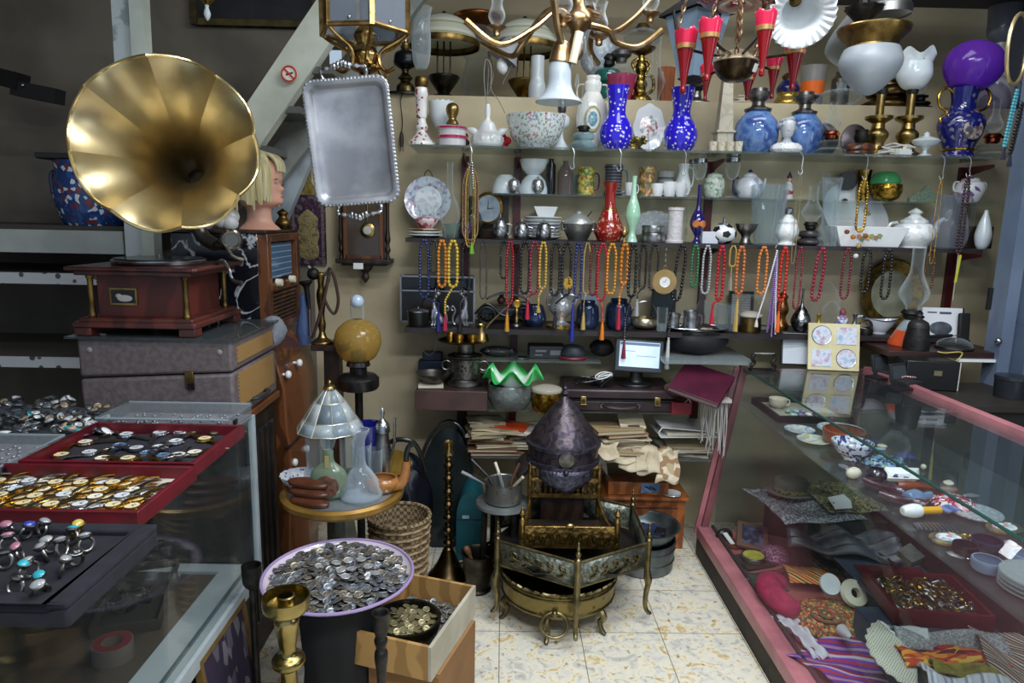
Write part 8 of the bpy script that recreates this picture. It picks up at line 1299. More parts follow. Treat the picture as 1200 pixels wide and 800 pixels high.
def coins_front():
 zr=.53;c=atZ(397,668,zr);R_=.205;tl=.06;t=thing('black_stool','black draped stool under the dish of coins','stool',(c.x,c.y,0));part('seat',G().lathe([(0,zr-.07),(.10,zr-.07),(.112,zr-.06),(.10,zr-.046),(0,zr-.045)],32),BLACKM,t);part('drape',G().lathe([(.10,zr-.06),(.112,zr-.12),(.10,.25),(.115,.02),(.11,0)],48,wob=lambda r,z,a,k:(r*(1+.05*math.sin(a*9)*k),z)),mt('0f0f12',rough=.8),t)
 zd=zr-.0445;t=thing('coin_dish','large white enamel dish with lilac rim filled with coins','dish',(c.x,c.y,zd));part('dish',G().lathe(hollow(S([(.09,0),(.15,.006),(.19,.022),(R_,.036)]),.003),60),mt('c9bccb',rough=.2,coat=.4),t);part('lilac_rim',G().torus((0,0,.036),R_,.0045,60,8),mt('9a86b0',rough=.2,coat=.4),t)
 def mound(r):return .026+.022*(1-(r/.19)**2)
 solo('coin_heap_base','bed of dull coins filling the bottom of the lilac rimmed dish','coins',G().lathe([(r,mound(r)-.007)for r in(.186,.16,.13,.10,.07,.04,0)],50,wob=lambda r,z,a,k:(r,z+.003*math.sin(a*17+r*160))),mt('6d6e6e','45443f','spots',sc=70,lo=.35,rough=.4,metal=.7,bump=1,bsc=-75),(c.x,c.y,zd))['kind']='stuff'
 cm=[mt(a,b,sc=140,rough=.42,metal=.85)for a,b in(('b5b7ba','85878a'),('96918a','6a665e'),('eef0f2','cfd2d5'),('a5aab4','767b84'),('b9b2a4','8a8478'))];gl=G().lathe([(0,0),(.0125,0),(.013,.0004),(.013,.0016),(.0122,.002),(.0115,.0016),(.006,.0017),(.004,.0021),(0,.0021)],18);mp_=[mesh('coin',gl,m)for m in cm];rr=random.Random(31)
 def coin(x,y,z,k,lab,grp,s=1,f=.38):
  o=bpy.data.objects.new('coin',mp_[k]);COL.objects.link(o);o.location=(x,y,z);o.rotation_euler=(rr.uniform(-f,f),rr.uniform(-f,f),rr.uniform(0,6));o.scale=(s,)*3;tag(o,lab,'coin',grp)
 nm=['grey','brownish','bright silver','steel blue','tarnished']
 for i in range(292):
  r=.185*math.sqrt((i+.5)/292);a=i*2.39996;k=rr.choices(range(5),(4,4,.3,3,3))[0];coin(c.x+r*math.cos(a),c.y+r*math.sin(a),zd+mound(r)+rr.uniform(-.001,.006),k,'%s coin in the heap on the large lilac rimmed dish'%nm[k],'coins on the lilac rimmed dish',rr.uniform(.8,1.15))
 for i,(px,py)in enumerate(((394,660),(408,657),(412,667),(400,668),(424,656),(432,664),(440,672),(405,676))):p=atZ(px,py,zd+.058);coin(p.x,p.y,zd+.060,2,'bright shiny silver coin on top of the heap on the lilac rimmed dish','bright coins on the dish',1.05,.15)
 cx,cy,rz=-.228,1.81,-.32;zb=.30;t=thing('cardboard_carton','plain brown cardboard carton under the coin box','carton',(cx+.02,cy,0),rz);part('body',G().box((0,0,.147),(.21,.28,.294)),mt('8a6238','7a5530',sc=6,rough=.7),t);part('paper_label',G().box((.1055,-.10,.22),(.002,.03,.03)),WHITE,t);part('flap',G().box((.0,0,.2965),(.21,.27,.004)),mt('946c40',rough=.7),t)
 t=thing('wooden_coin_box','open wooden box of coins with one pale painted side','box',(cx,cy,zb),rz);W,D,H=.235,.33,.10;th=.010
 for s,m in((-1,mt('a97f48','8f6838','wood',sc=4,rough=.5)),(1,mt('b9b2a0','a09a88',sc=8,rough=.6))):part('side_board',G().box((s*(W-th)/2,0,H/2),(th,D,H)),m,t,bev=.001)
 for s in(-1,1):part('end_board',G().box((0,s*(D-th)/2,H/2),(W-2*th,th,H)),mt('b08850','94703e','wood',sc=4,rough=.5),t,bev=.001)
 part('bottom',G().box((0,0,.005),(W-2*th,D-2*th,.009)),mt('7a5a34',rough=.6),t);solo('coin_layer','bed of small coins and trinkets lying in the wooden box','coins',G().grid(lambda u,v:((u-.5)*(W-.03),(v-.5)*(D-.03),.03+.004*math.sin(u*23)*math.cos(v*31)),24,30),mt('7d7f80','4a4844','spots',sc=75,lo=.35,rough=.4,metal=.6,bump=1,bsc=-80),(cx,cy,zb),rz)['kind']='stuff'
 M=Tm((cx,cy,zb),rz)
 for i in range(46):v=M@Vector((rr.uniform(-.1,.1),rr.uniform(.045,.145),.036));coin(v.x,v.y,v.z,rr.choice((0,1,3,4)),'small coin in the back half of the wooden box','coins in the wooden box',rr.uniform(.6,.85),.5)
 v=M@Vector((-.005,-.055,.012));zk=zb+.036;t=thing('coin_bowl','dark bronze bowl heaped with pale coins inside the wooden box','bowl',(v.x,v.y,zk));part('bowl',G().lathe(hollow(S([(.06,0),(.08,.012),(.092,.04),(.094,.062)]),.008),40),mt('4a4438','2f2b24',sc=20,rough=.35,metal=.9),t);cc=mesh('coin',gl,mt('b5ac86','8f8764',sc=120,rough=.35,metal=.7))
 solo('pale_coin_bed','bed of brassy coins under the loose ones in the bronze bowl','coins',G().lathe([(.082,.040),(.05,.046),(0,.048)],30),mt('8f8764','6b6448','spots',sc=70,lo=.35,rough=.4,metal=.6),(v.x,v.y,zk))['kind']='stuff'
 for i in range(44):r=.076*math.sqrt((i+.5)/44);a=i*2.4;o=bpy.data.objects.new('coin',cc);COL.objects.link(o);o.location=(v.x+r*math.cos(a),v.y+r*math.sin(a),zk+.050+rr.uniform(0,.006));o.rotation_euler=(rr.uniform(-.35,.35),rr.uniform(-.35,.35),0);o.scale=(.85,)*3;tag(o,'pale brassy coin in the dark bronze bowl','coin','pale coins in the bronze bowl')
 p=atZ(335,698,.70);t=thing('brass_candlestick','polished brass candlestick with wide drip pan in the left foreground','candlestick',(p.x,p.y,0));yb=mt('a3925f','776838',sc=10,rough=.25,metal=1)
 part('drip_pan',G().lathe(S([(.016,.655),(.03,.66),(.048,.672),(.050,.70)],4)+[(.047,.70),(.044,.678),(.018,.672)],40),yb,t);part('socket',G().lathe([(.018,.67),(.019,.70),(.015,.702),(.013,.68)],24),yb,t);part('stem',G().lathe(S([(.016,.66),(.026,.645),(.022,.61),(.018,.57),(.034,.555),(.034,.54),(.018,.525),(.02,.47),(.034,.455),(.036,.44),(.018,.42),(.018,.25),(.032,.23),(.02,.2),(.03,.1),(.07,.02),(.075,0)],5),32),yb,t)
 p=atZ(446,718,.60);t=thing('iron_candlestick','slim dark iron candlestick in front of the coin box','candlestick',(p.x,p.y,0));part('socket',G().lathe(hollow([(.012,.54),(.018,.56),(.017,.595),(.021,.602)],.004),24),IRON,t);part('stem',G().lathe(S([(.012,.54),(.016,.53),(.011,.51),(.016,.49),(.010,.40),(.013,.1),(.05,.02),(.055,0)],5),24),IRON,t)
 p=atZ(300,672,.60)if False else atY(303,672,1.72);vessel('dark_candle_cup','dark metal cup on slim stem beside the counter corner','candlestick',304,1.80,.0,662,22,[('stem',IRON,[(1.6,0),(1.5,.03),(.4,.06),(.35,.86)]),('cup',IRON,S([(.35,.86),(.9,.9),(1,1)]),.002)])
 p=onz(622,0,2.72)
coins_front()
# RIGHT DISPLAY CASE
def case():
 pk=mt('b5747a','9c6068',sc=7,rough=.4,coat=.15);pkd=mt('8a5358','744448',sc=7,rough=.45);yf,yn=2.93,.70;ZS=.735
 t=thing('display_case','long pink framed glass display case with sloping front on the right','display case',(1.3,yf,0));o=Vector((1.3,yf,0));xb,xt,xk=.945,1.075,1.60;zb,zt=.135,.885
 def B(a,b):a,b=Vector(a)-o,Vector(b)-o;return G().box((a+b)/2,[abs(q)for q in b-a])
 def q4(*p):return G().add([Vector(a)-o for a in p],[(0,1,2,3)])
 part('plinth',B((xb-.028,yn,0),(xk,yf+.005,.085)),mt('2e241c','1d1712','wood',sc=5,rough=.7),t);r=part('front_rail',B((xb-.03,yn,.085),(xb+.035,yf+.01,zb)),pk,t,bev=.003);part('rubber_seal',B((xb+.034,yn,zb-.004),(xb+.046,yf,zb+.010)),RUBBER,r)
 part('deck',B((xb+.03,yn,.09),(xk,yf,.118)),mt('a8625c','8d524e',sc=5,rough=.6),t);part('end_panel',B((xb+.05,yf-.004,.118),(xk,yf,zt-.01)),pane('d0d8d6',1.45,.02),t)
 part('front_glass',q4((xb+.012,yn,zb),(xb+.012,yf,zb),(xt,yf,zt-.008),(xt,yn,zt-.008)),pane('fafcfb',1.25,.006,.22),t,solid=.005);part('top_glass',B((xt-.006,yn,zt-.008),(xk+.02,yf,zt)),pane('e9f2f0',1.5,.012,.7),t);part('glass_edge',G().tube([Vector((xt-.006,yn,zt-.004))-o,Vector((xt-.006,yf,zt-.004))-o],.0042,6),mt('24463f',rough=.15),t)
 for y in(yf+.012,):part('slanted_post',bar(Vector((xb+.0,y,.10))-o,Vector((xt+.0,y,zt+.004))-o,.03,.030),pkd,t);part('post_trim',bar(Vector((xb-.028,y+.004,.10))-o,Vector((xt-.030,y+.004,zt))-o,.012,.022),pk,t)
 part('back_post',B((xk-.01,yf-.02,.1),(xk+.03,yf+.02,zt)),pkd,t);part('back_rail',B((xk+.0,yn,zt-.03),(xk+.035,yf,zt+.015)),pk,t,bev=.002);part('far_top_rail',B((xt,yf,zt-.03),(xk,yf+.025,zt-.009)),pkd,t);part('back_panel',B((xk,yn,.118),(xk+.012,yf,zt-.03)),mt('1e2226',rough=.5),t)
 part('inner_shelf',B((xt-.02,yn,ZS-.008),(xk-.004,yf-.01,ZS)),pane('e9f2f0',1.4,.03,.5),t)
 for px,py in((1075,655),):c=atZ(px,py,ZS)-o;part('shelf_clip',G().prism([(0,0),(.05,.03),(.055,.10),(0,.06)],-.012,.002,Tm(c+Vector((-.025,-.02,0)))),PEWT,t)
 W=0
 def P(px,py,z):p=atZ(px,py,z);p.x=max(p.x,1.09 if z>.5 else 1.0);p.x=min(p.x,1.52);return p
 zt+=.0006
 def frame(nm,lb,px,py,yb,wpx,fm,opens,rz):
  p=atZ(px,py,zt);k=mpp(p);w=wpx*k;h=(py-yb)*k*1.04;t=thing(nm,lb,'picture frame',p,rot=(-.22,0,rz));part('board',G().box((0,0,h/2),(w,.012,h)),fm,t,bev=.002);part('prop',G().box((0,.04,h*.3),(w*.3,.004,h*.6),rx=.28),BLACK,t);return t,w,h
 t,w,h=frame('text_frame','small black framed card of handwriting standing on the case top',931,428,390,33,BLACK,0,-.12);part('card',G().box((0,-.007,h/2),(w*.86,.003,h*.9)),mt('c9d0d8','a5adb6','stripe',sc=40,axis='Z',lo=.75,hi=.9,rough=.5),t)
 t,w,h=frame('collage_frame','cream frame with four photograph openings, round and square, on the case top',976,434,381,58,mt('d8cda4','c4b88e',sc=8,rough=.5),0,-.12);ph=mt('9ab0cc','d3dae4','noise',sc=30,lo=.35,hi=.65,c3='b59aac',rough=.25)
 for i,(u,v)in enumerate(((-.24,.74),(.24,.74),(-.24,.26),(.24,.26))):
  if i in(0,3):part('round_photo',G().lathe([(0,0),(w*.19,0),(w*.19,.002),(0,.002)],26,Tm((u*w,-.0065,v*h),rx=PI/2)),ph,t);part('silver_ring',G().torus((0,0,0),w*.19,.0016,26,5,Tm((u*w,-.008,v*h),rx=PI/2)),SILV,t)
  else:part('square_photo',G().box((u*w,-.0075,v*h),(w*.38,.003,h*.36)),ph,t)
 p=atZ(892,428,zt);p.y=2.87;p.x=1.13;t=thing('metal_bracket_stand','dark zigzag metal bracket stand at the far corner of the case top','stand',p)
 for s in(-1,1):part('zigzag_side',G().tube(spl([(s*.04,0,0),(s*.052,0,.02),(s*.038,0,.035),(s*.05,0,.055),(s*.04,0,.075)],3),.008,6),IRON,t)
 part('top_bar',G().tube([(-.045,0,.075),(.045,0,.075)],.005,6),PEWT,t);part('base',G().box((0,0,.004),(.11,.04,.008)),IRON,t)
 for i,(px,py,a)in enumerate(((1040,440,.35),(1062,452,.35))):
  p=atZ(px,py,zt);t=thing('jewellery_box','%s of two open black jewellery boxes on the case top'%('farther','nearer')[i],'box',p,a,'black jewellery boxes');part('base',G().box((0,0,.012),(.085,.075,.024)),BLACKM,t,bev=.003);part('lid',G().box((0,.045,.045),(.085,.012,.075),rx=-.25),BLACKM,t,bev=.003);part('satin_lining',G().box((0,.037,.045),(.07,.004,.058),rx=-.25),mt('3a4046',rough=.3),t);part('tray',G().box((-.075,-.03,.004),(.10,.07,.008)),mt('1e1f22',rough=.3),t)
 solo('bead_strip','little red and white bead strip lying in the nearer jewellery box','bracelet',G().tube(spl([(-.03,0,0),(-.01,.006,.003),(.01,-.004,.003),(.03,.004,0)],4),.004,6),mt('8a2a34',['c9c5c0','8a2a34'],'stripe',sc=40,rough=.4),atZ(1064,450,zt)+Vector((0,0,.027)))
 wh=mt('c9c6b8',rough=.6);p=Vector((1.93,2.62,0));t=thing('back_cabinet','dark low cabinet behind the display case under the projecting board','cabinet',p);part('body',G().box((0,0,.42),(.56,.36,.84)),mt('1e1c1a','151413',sc=5,rough=.6),t,bev=.005);part('top',G().box((0,0,.85),(.60,.40,.02)),mt('2c2722',rough=.5),t)
 for i,(px,w,h,lb)in enumerate(((1040,.20,.12,'black box file with white edge standing behind the collage frame'),(1098,.12,.08,'dark round lidded tin behind the case'))):
  p=onz(px,.0,2.72 if i==0 else 2.66)
  if i==0:t=thing('box_file',lb,'box',(p.x+.05,2.72,.861),-.15);part('body',G().box((0,0,h/2),(w,.12,h)),BLACK,t,bev=.004);part('white_edge',G().box((w/2+.002,0,h/2),(.006,.11,h*.96)),wh,t);part('label',G().box((.02,-.061,h*.6),(.03,.002,.02)),mt('6a6248',rough=.6),t)
  else:solo('round_tin',lb,'tin',G().lathe([(0,0),(.055,0),(.058,.07),(.06,.072),(.058,.085),(0,.09)],30),mt('23262c',rough=.3),(2.0,2.58,.861))
 z=ZS+.0006
 p=P(935,474,z);t=thing('black_display_tray','shallow black display tray with pale lining at the far end of the inner shelf','tray',(1.25,2.74,z));g=G()
 for s in(-1,1):g.box((s*.145,0,.014),(.01,.30,.028));g.box((0,s*.145,.014),(.28,.01,.028))
 part('rim',g,BLACK,t);part('lining',G().box((0,0,.004),(.28,.28,.006)),mt('a8a898','7d7d70',sc=8,rough=.7),t)
 def hdl(t,W,H):part('handle',handle(W*.9,H*.2,H*.9,W*.5,.003,1),WHITE,t)
 p=P(905,468,z+.01);t=thing('cream_cup','cream china cup in the black display tray','cup',(1.18,2.80,z+.0075));part('body',G().lathe(hollow(S([(.022,0),(.034,.015),(.038,.04)]),.002),26),CREAM,t);part('handle',handle(.034,.008,.034,.016,.003,1),CREAM,t)
 rr=random.Random(17)
 for i in range(8):solo('bead_ornament','%s little pastel ornament in the black display tray'%['mint','lilac','white','violet','sea green','pale blue','grey','pink'][i],'ornament',G().ball((0,0,.008),.012,10,(1.4,.9,.65)),mt(['9fc4b0','8a78a8','d8d8d8','4a3a70','7fb0a8','9ab4cc','7d8288','c49aa8'][i],rough=.3),(1.18+.032*(i%4)+.01,2.66+.05*(i//4)+rr.uniform(-.01,.01),z+.0075),rz=i,group='pastel ornaments')
 blw=mt('a5b4c0',['c5ced4','7f98b0','b9c4cc','8fa5b4','c9c4a8'],'cell',sc=110,rough=.2)
 def plate(lb,x,y,r,m):solo('plate',lb,'plate',G().lathe([(0,0),(r*.6,0),(r,.010),(r*.99,.013),(r*.6,.004),(0,.004)],34),m,(x,y,z))
 plate('oval grey patterned plate just behind the black tray',1.135,2.475,.055,blw);plate('large pale blue patterned plate on the inner shelf',1.30,2.49,.085,blw);plate('pale patterned saucer left of the terracotta bowl',1.135,2.355,.058,mt('b4bcb4',['c9cfc4','9fb0b0','b9b48a'],'cell',sc=50,rough=.25))
 t=thing('terracotta_bowl','terracotta coloured bowl on the inner shelf','bowl',(1.232,2.335,z));part('bowl',G().lathe(hollow(S([(.05,0),(.066,.01),(.072,.05),(.070,.056)]),.005),36),mt('8f4c34','7a3e2a',sc=12,rough=.35),t);part('pale_pattern_base',G().lathe([(.03,.0055),(.055,.0056),(0,.006)],24),mt('c9b49a','8f4c34','spots',sc=60,rough=.4),t)
 bw=mt('d3d8e4',['26346e','d3d8e4','3a4a8a','dfe3ea','d3d8e4'],'cell',sc=130,rough=.15,coat=.5);t=thing('blue_white_bowl','footed china bowl painted with dark blue on white','bowl',(1.186,2.185,z));part('foot',G().lathe([(.03,0),(.032,.012),(.02,.016)],24),bw,t);part('bowl',G().lathe(hollow(S([(.022,.014),(.045,.02),(.062,.045),(.066,.06)]),.003),36),bw,t);solo('white_stopper','small white knob stopper standing in the blue and white bowl','stopper',G().lathe(S([(.012,0),(.012,.02),(.006,.03),(.010,.04),(0,.05)]),14),WHITE,(1.184,2.19,z+.021))
 solo('porcelain_egg','ivory coloured egg near the shelf edge','egg',G().ball((0,0,.018),.018,18,(1.45,1,1)),CREAM,(1.099,2.0,z),rz=.3);t=thing('black_pot','tiny round black pot beside the ivory egg','pot',(1.155,1.975,z));part('body',G().lathe(hollow(S([(.015,0),(.03,.015),(.03,.03),(.02,.042)]),.003),24),mt('1d1a28',rough=.2,coat=.4),t)
 t=thing('diamond_dish','diamond shaped white dish painted with dark blue leaf','dish',(1.255,2.01,z),.5);part('dish',G().lathe([(0,.004),(.05,.004),(.075,.018),(.078,.016),(.052,0),(0,0)],4,Tm(s=(1.2,.72,1))),WHITE,t);part('painted_leaf',G().lathe([(0,.0045),(.040,.0045),(.04,.0052),(0,.0052)],4,Tm(s=(1.25,.55,1))),mt('d3d8e4',['26306a','2a3470','d3d8e4','26306a'],'cell',sc=40,rough=.2),t);solo('blue_bead_heap','heap of blue and green glass beads behind the diamond dish','beads',G().lathe(S([(.07,0),(.05,.018),(0,.026)]),24,wob=lambda r,zz,a,k:(r*(1+.1*math.sin(a*5)),zz+.004*math.sin(a*13+k*20))),mt('3a5a86',['5f86a8','22304a','6a8a70','8fa5c0','1a2436'],'cell',sc=110,rough=.15,bump=1,bsc=-110),(1.275,2.13,z))['kind']='stuff'
 pm=mt('4a2a38','33202a',sc=12,rough=.2,coat=.5)
 for i,(x,y,a)in enumerate(((1.13,1.885,-.9),(1.13,1.79,-.7))):t=thing('smoking_pipe_bowl','%s of two plum coloured pipe bowls lying on the shelf edge'%('farther','nearer')[i],'pipe',(x,y,z+.017),a,'plum pipe bowls');part('bowl',G().lathe(hollow([(.010,-.02),(.017,-.005),(.017,.026),(.014,.03)],.004),22,Tm((.03,0,.0),ry=PI/2)),pm,t);part('shank',G().tube(spl([(.02,0,0),(-.02,0,.0),(-.06,0,.006)],5),[.017,.016,.015,.013,.011,.010,.010,.009,.009,.008,.008],12),pm,t)
 solo('brown_pipe','long reddish brown carved pipe stem lying across the inner shelf','pipe',G().tube(spl([(-.08,0,.013),(-.03,.004,.015),(.02,0,.014),(.08,-.004,.010)],5),[.010+.004*math.sin(j*.5)for j in range(16)],10),mt('7a3a20','5a2814',sc=14,rough=.25,coat=.3),(1.265,1.90,z),rz=-.15)
 solo('blue_glass_flask','crumpled looking pale blue glass flask between pipe and white capped stick','flask',G().lathe(S([(0,-.05),(.02,-.045),(.024,-.01),(.012,.02),(.010,.05)]),18,Tm((0,0,.024),ry=PI/2,rz=.4)),gls('8fb4d8',.5,.4,body='7fa0c4'),(1.18,1.80,z));t=thing('shaving_brush','white capped stick with yellow handle and blue label','brush',(1.135,1.72,z+.019),.1);part('white_cap',G().lathe(S([(0,-.05),(.012,-.048),(.019,-.02),(.017,0),(.010,.006)]),20,Tm(ry=PI/2)),WHITE,t);part('yellow_handle',G().tube([(.004,0,0),(.06,0,0)],.010,12),mt('d8a018',rough=.35),t);part('label',G().box((.085,0,.003),(.05,.034,.004),rz=.3),mt('4a5f98','6f84b4','stripe',sc=8,rough=.4),t)
 solo('metal_comb','grey metal comb with pointed end under the yellow handled stick','comb',G().prism([(-.05,-.02),(.05,-.02),(.05,.02),(0,.026),(-.05,.012)],0,.004),mt('7d8490','4a505a','stripe',sc=30,axis='X',lo=.4,hi=.6,rough=.3,metal=.8),(1.14,1.655,z),rz=-.2);solo('pink_bead_heap','heap of crimson and white beads on the inner shelf','beads',G().lathe(S([(.06,0),(.04,.016),(0,.024)]),24,wob=lambda r,zz,a,k:(r,zz+.004*math.sin(a*11+k*20))),mt('a02a4a',['c9a5b0','8a1a3a','d8d0d0','6a1a2a'],'cell',sc=120,rough=.2,bump=1,bsc=-110),(1.29,1.81,z))['kind']='stuff'
 br=mt('a8945a','6d7a70',sc=60,rough=.3,metal=.7)
 for i,(x,y)in enumerate(((1.128,1.585),(1.318,1.65))):t=thing('oval_brooch','%s oval gilt brooch frame with painted flower centre'%('left hand','right hand')[i],'brooch',(x,y,z),.2,'oval brooches');part('frame',G().lathe([(0,0),(.046,0),(.048,.006),(.036,.010),(.034,.007),(0,.007)],36,Tm(s=(1,.72,1)),wob=lambda r,zz,a,k:(r*(1+.03*math.cos(a*14)),zz)),br,t);part('painting',G().lathe([(0,.0072),(.032,.0072),(.032,.008),(0,.008)],26,Tm(s=(1,.72,1))),mt('b9c8d8',['dfe3e6','8fb0cc','c98a98','dfe3e6'],'cell',sc=80,rough=.2),t)
 plate('clear scalloped glass plate right of the yellow handled stick',1.30,1.735,.065,gls('dfe6ea',.35,.4,body='b4bec4',c2='d8e0e4',sc=80))
 for i,(x,y,r,c,lb)in enumerate(((1.185,1.53,.036,'2a3550','dark blue round glass paperweight'),(1.225,1.455,.033,'8fa8c4','clear blue glass dish full of ribs'),(1.115,1.43,.033,'8aa0b8','pale blue glass dish with short stem'),(1.30,1.49,.042,'1c2a7a','cobalt lidded glass bowl'),(1.115,1.505,.028,'23262e','oval black watch glass'))):solo('glass_dish',lb+' at the near part of the inner shelf','dish',G().lathe(hollow(S([(r*.6,0),(r*.9,.006),(r,.022),(r*.95,.03)]),.004),30),gls(c,.5,.4,rough=.05,body=c),(x,y,z))
 for i in range(4):solo('glass_plate','%s of four stacked clear glass plates at the near end'%['lowest','second lowest','second highest','highest'][i],'plate',G().lathe([(0,0),(.05,0),(.075,.008),(.074,.011),(.05,.003),(0,.003)],34),gls('dfe8ea',.3,.5,body='a9b4b4'),(1.165,1.34,z+.0095*i),group='stacked glass plates')
 solo('gilt_clasp','small gilt clasp lying below the left oval brooch','clasp',G().torus((0,0,.004),.016,.004).ball((.02,0,.006),.006,8),GOLD,(1.17,1.595,z));solo('copper_dish','copper pink round dish right of the blue glass dishes','lid',G().lathe([(0,0),(.04,0),(.042,.008),(.02,.012),(0,.013)],28),mt('b9806a',rough=.3,metal=.6),(1.36,1.55,z))
 z=.1186
 def cloth(nm,lb,cat,x,y,w,d,m,rz=0,h=.018,f=9,zz=0):return solo(nm,lb,cat,G().grid(lambda u,v:((u-.5)*w*1.2,(v-.5)*d*1.2,h*(.5+.5*math.sin(u*f+v*3))*(.4+.6*math.sin(PI*min(1,max(0,v))))+.004+h*.3*math.sin(v*f*1.3)**2),26,20),m,(x,y,z+zz),rz=rz,solid=.004)
 ez=lambda a,*b,sc=30:mt(a,list(b),'cell',sc=sc*2.6,rough=.85)
 cloth('lace_mat','grey and silver embroidered mat at the far end of the case floor','mat',1.29,2.73,.30,.30,ez('6e7078','8d9096','4a4c54','a5a8ac','585a60',sc=60),.15,zz=.213);solo('stacked_box','low dark box lifting the embroidered mat','box',G().box((0,0,.1055),(.37,.33,.211)),BLACKM,(1.39,2.735,z))
 cloth('black_cloth','crumpled black shiny cloth beside the embroidered mat','cloth',1.36,2.52,.34,.20,mt('24262e','4a4c58',sc=9,rough=.4),-.3,.05,13,.14);cloth('olive_mat','olive and brown braided mat behind the grey embroidered one','mat',1.46,2.76,.22,.26,ez('5d5a40','7d7848','3a3828','8a8460',sc=40),.1,zz=.235)
 solo('white_bag','pale grey rounded hat box in shadow at the far end of the case floor','box',G().lathe(S([(.10,0),(.11,.02),(.11,.16),(.06,.2),(0,.21)]),30),mt('85857e','6d6d66',sc=8,rough=.7),(1.20,2.82,z),scale=None)if 0 else None
 t=thing('wooden_sandal','wooden clog with dark strap and white tag near the far post','shoe',(1.015,2.82,z),.25);part('sole',G().lathe([(0,0),(.075,0),(.08,.012),(0,.018)],26,Tm(s=(.45,1.1,1))),WOODB,t);part('strap',G().tube(spl([(-.035,.02,.012),(-.02,.02,.04),(.02,.02,.04),(.035,.02,.012)],5),.008,6,flat=2),BLACK,t);part('white_tag',G().box((-.01,-.03,.03),(.02,.07,.004),rx=.3),WHITE,t)
 t=thing('woodblock_picture','small wooden framed blue black picture lying on the case floor','picture',(1.115,2.79,z+.03),-.3,None,(.35,.1,-.3));part('frame',G().box((0,0,.012),(.13,.15,.018)),mt('6a4e3c',rough=.5),t,bev=.003);part('print',G().box((0,0,.0215),(.09,.11,.002)),mt('2a3448',['3a4660','1e2638','55607a'],'cell',sc=50,rough=.4),t)
 t=thing('crochet_hat','purple crochet cap with pink pattern','cap',(1.17,2.66,z));part('crown',G().lathe(S([(.06,0),(.062,.02),(.045,.045),(0,.055)]),26),ez('6a3a5a','8f5a7a','b08aa0','55304a',sc=70),t)
 t=thing('compass','round brass compass with yellow green dial in an open case','compass',(1.065,2.63,z),.3);part('open_case',G().box((0,0,.008),(.14,.12,.014)),mt('2a2a28',rough=.5),t,bev=.003);part('dial',G().lathe([(0,.0155),(.040,.0155),(.046,.03),(.042,.036),(.036,.034),(0,.034)],32),mt('b9b84a','9a9a3a',sc=30,rough=.25),t);part('chrome_ring',G().torus((0,0,.032),.046,.005,32),SILV,t)
 for i,(x,y,L_,a,c,lb)in enumerate(((1.20,2.56,.24,.5,'5a3a24','brown carved wooden stick right of the compass'),(1.295,2.44,.40,-1.3,'17161a','long black baton resting against the ivory ring'),(1.37,2.50,.24,-1.0,'7a1a38','crimson handled rod beside the black baton'))):solo('stick',lb,'stick',G().tube([(-L_/2,0,.02),(0,0,.024),(L_/2,0,.03)],[.010,.009,.008],10),mt(c,rough=.25,coat=.4),(x,y,z+.05*(i>0)),rz=a)
 cloth('striped_purse','small orange and yellow striped cloth purse','purse',1.235,2.46,.17,.12,mt('c98a3a',['b5502a','d8b45a','3a2a20','c9a860','a83a24'],'stripe',sc=9,axis='DIAGONAL',rough=.8),-.15,.02,5,.03)
 t=thing('ivory_ring_stick','ivory coloured round ring knob with dark hole and white disc','handle',(1.275,2.24,z+.09),0,None,(.9,0,.1));t.scale=(1.25,)*3;part('ring',G().lathe([(.014,0),(.036,0),(.040,.010),(.036,.02),(.014,.02),(.014,0)],32),CREAM,t);part('white_disc',G().lathe([(0,-.012),(.03,-.012),(.03,-.004),(0,-.004)],24,Tm((-.055,.03,0))),OPAL,t)
 t=thing('pink_plush','curled bright pink plush toy against the front glass','toy',(1.04,2.29,z+.03));t.scale=(1.15,)*3;part('body',G().tube(spl([(.045,.09,.01),(-.005,.08,.02),(-.03,.02,.03),(-.015,-.05,.02),(.025,-.08,.012)],6),[.022+.016*math.sin(PI*j/24)**.6 for j in range(25)],16),mt('a81f4c','8a1840',sc=40,rough=.9,bump=.4),t)
 solo('green_felt','dark green felt cloth below the compass','cloth',G().grid(lambda u,v:((u-.5)*.13,(v-.5)*.14,.006+.01*math.sin(u*5)*math.sin(v*4)),10,10),mt('1d3a30','2a4a3c',sc=9,rough=.9),(1.06,2.475,z),solid=.004);emb=mt('8a4a2a',['b5702e','5a2a24','c9a05a','3a5a3a','a83428','70402c','8a8a4a'],'cell',sc=150,rough=.85)
 t=thing('embroidered_pouch','round embroidered orange brown pouch with floral circles','pouch',(1.18,2.19,z));t.scale=(1.2,1.2,1.3);part('body',G().lathe(S([(.10,0),(.112,.012),(.09,.035),(.04,.045),(0,.047)]),34,Tm(s=(1,.95,1),rz=.3)),emb,t)
 for dx,dy,r in((-.03,-.03,.04),(.05,.02,.035)):part('floral_circle',G().torus((0,0,0),r,.004,26,6,Tm((dx,dy,.046-.02*(r<.036)))).torus((0,0,0),r*.5,.004,20,6,Tm((dx,dy,.048-.02*(r<.036)))),mt('a8342c','3a6a4a','noise',sc=60,rough=.8),t)
 cloth('white_ribbon','crumpled white paper ribbon beside the pink plush','ribbon',1.035,2.10,.06,.20,mt('c9cdd4',rough=.5),.2,.03,11);cloth('purple_shawl','purple and red striped woven shawl with tassels','shawl',1.125,1.95,.24,.22,mt('5a2a9a',['a82a3a','6a3aaa','b9b0c0','8a1a34','4a2288','9a7a90'],'stripe',sc=5,axis='DIAGONAL',rough=.85),.5,.03,7);solo('shawl_tassel','pale grey tassel lying on the purple striped shawl','tassel',G().lathe(S([(.004,.06),(.010,.045),(.02,0),(0,0)]),14,Tm((0,0,.014),rx=1.4)),mt('b4b0b4',rough=.9),(1.14,2.04,z+.062))
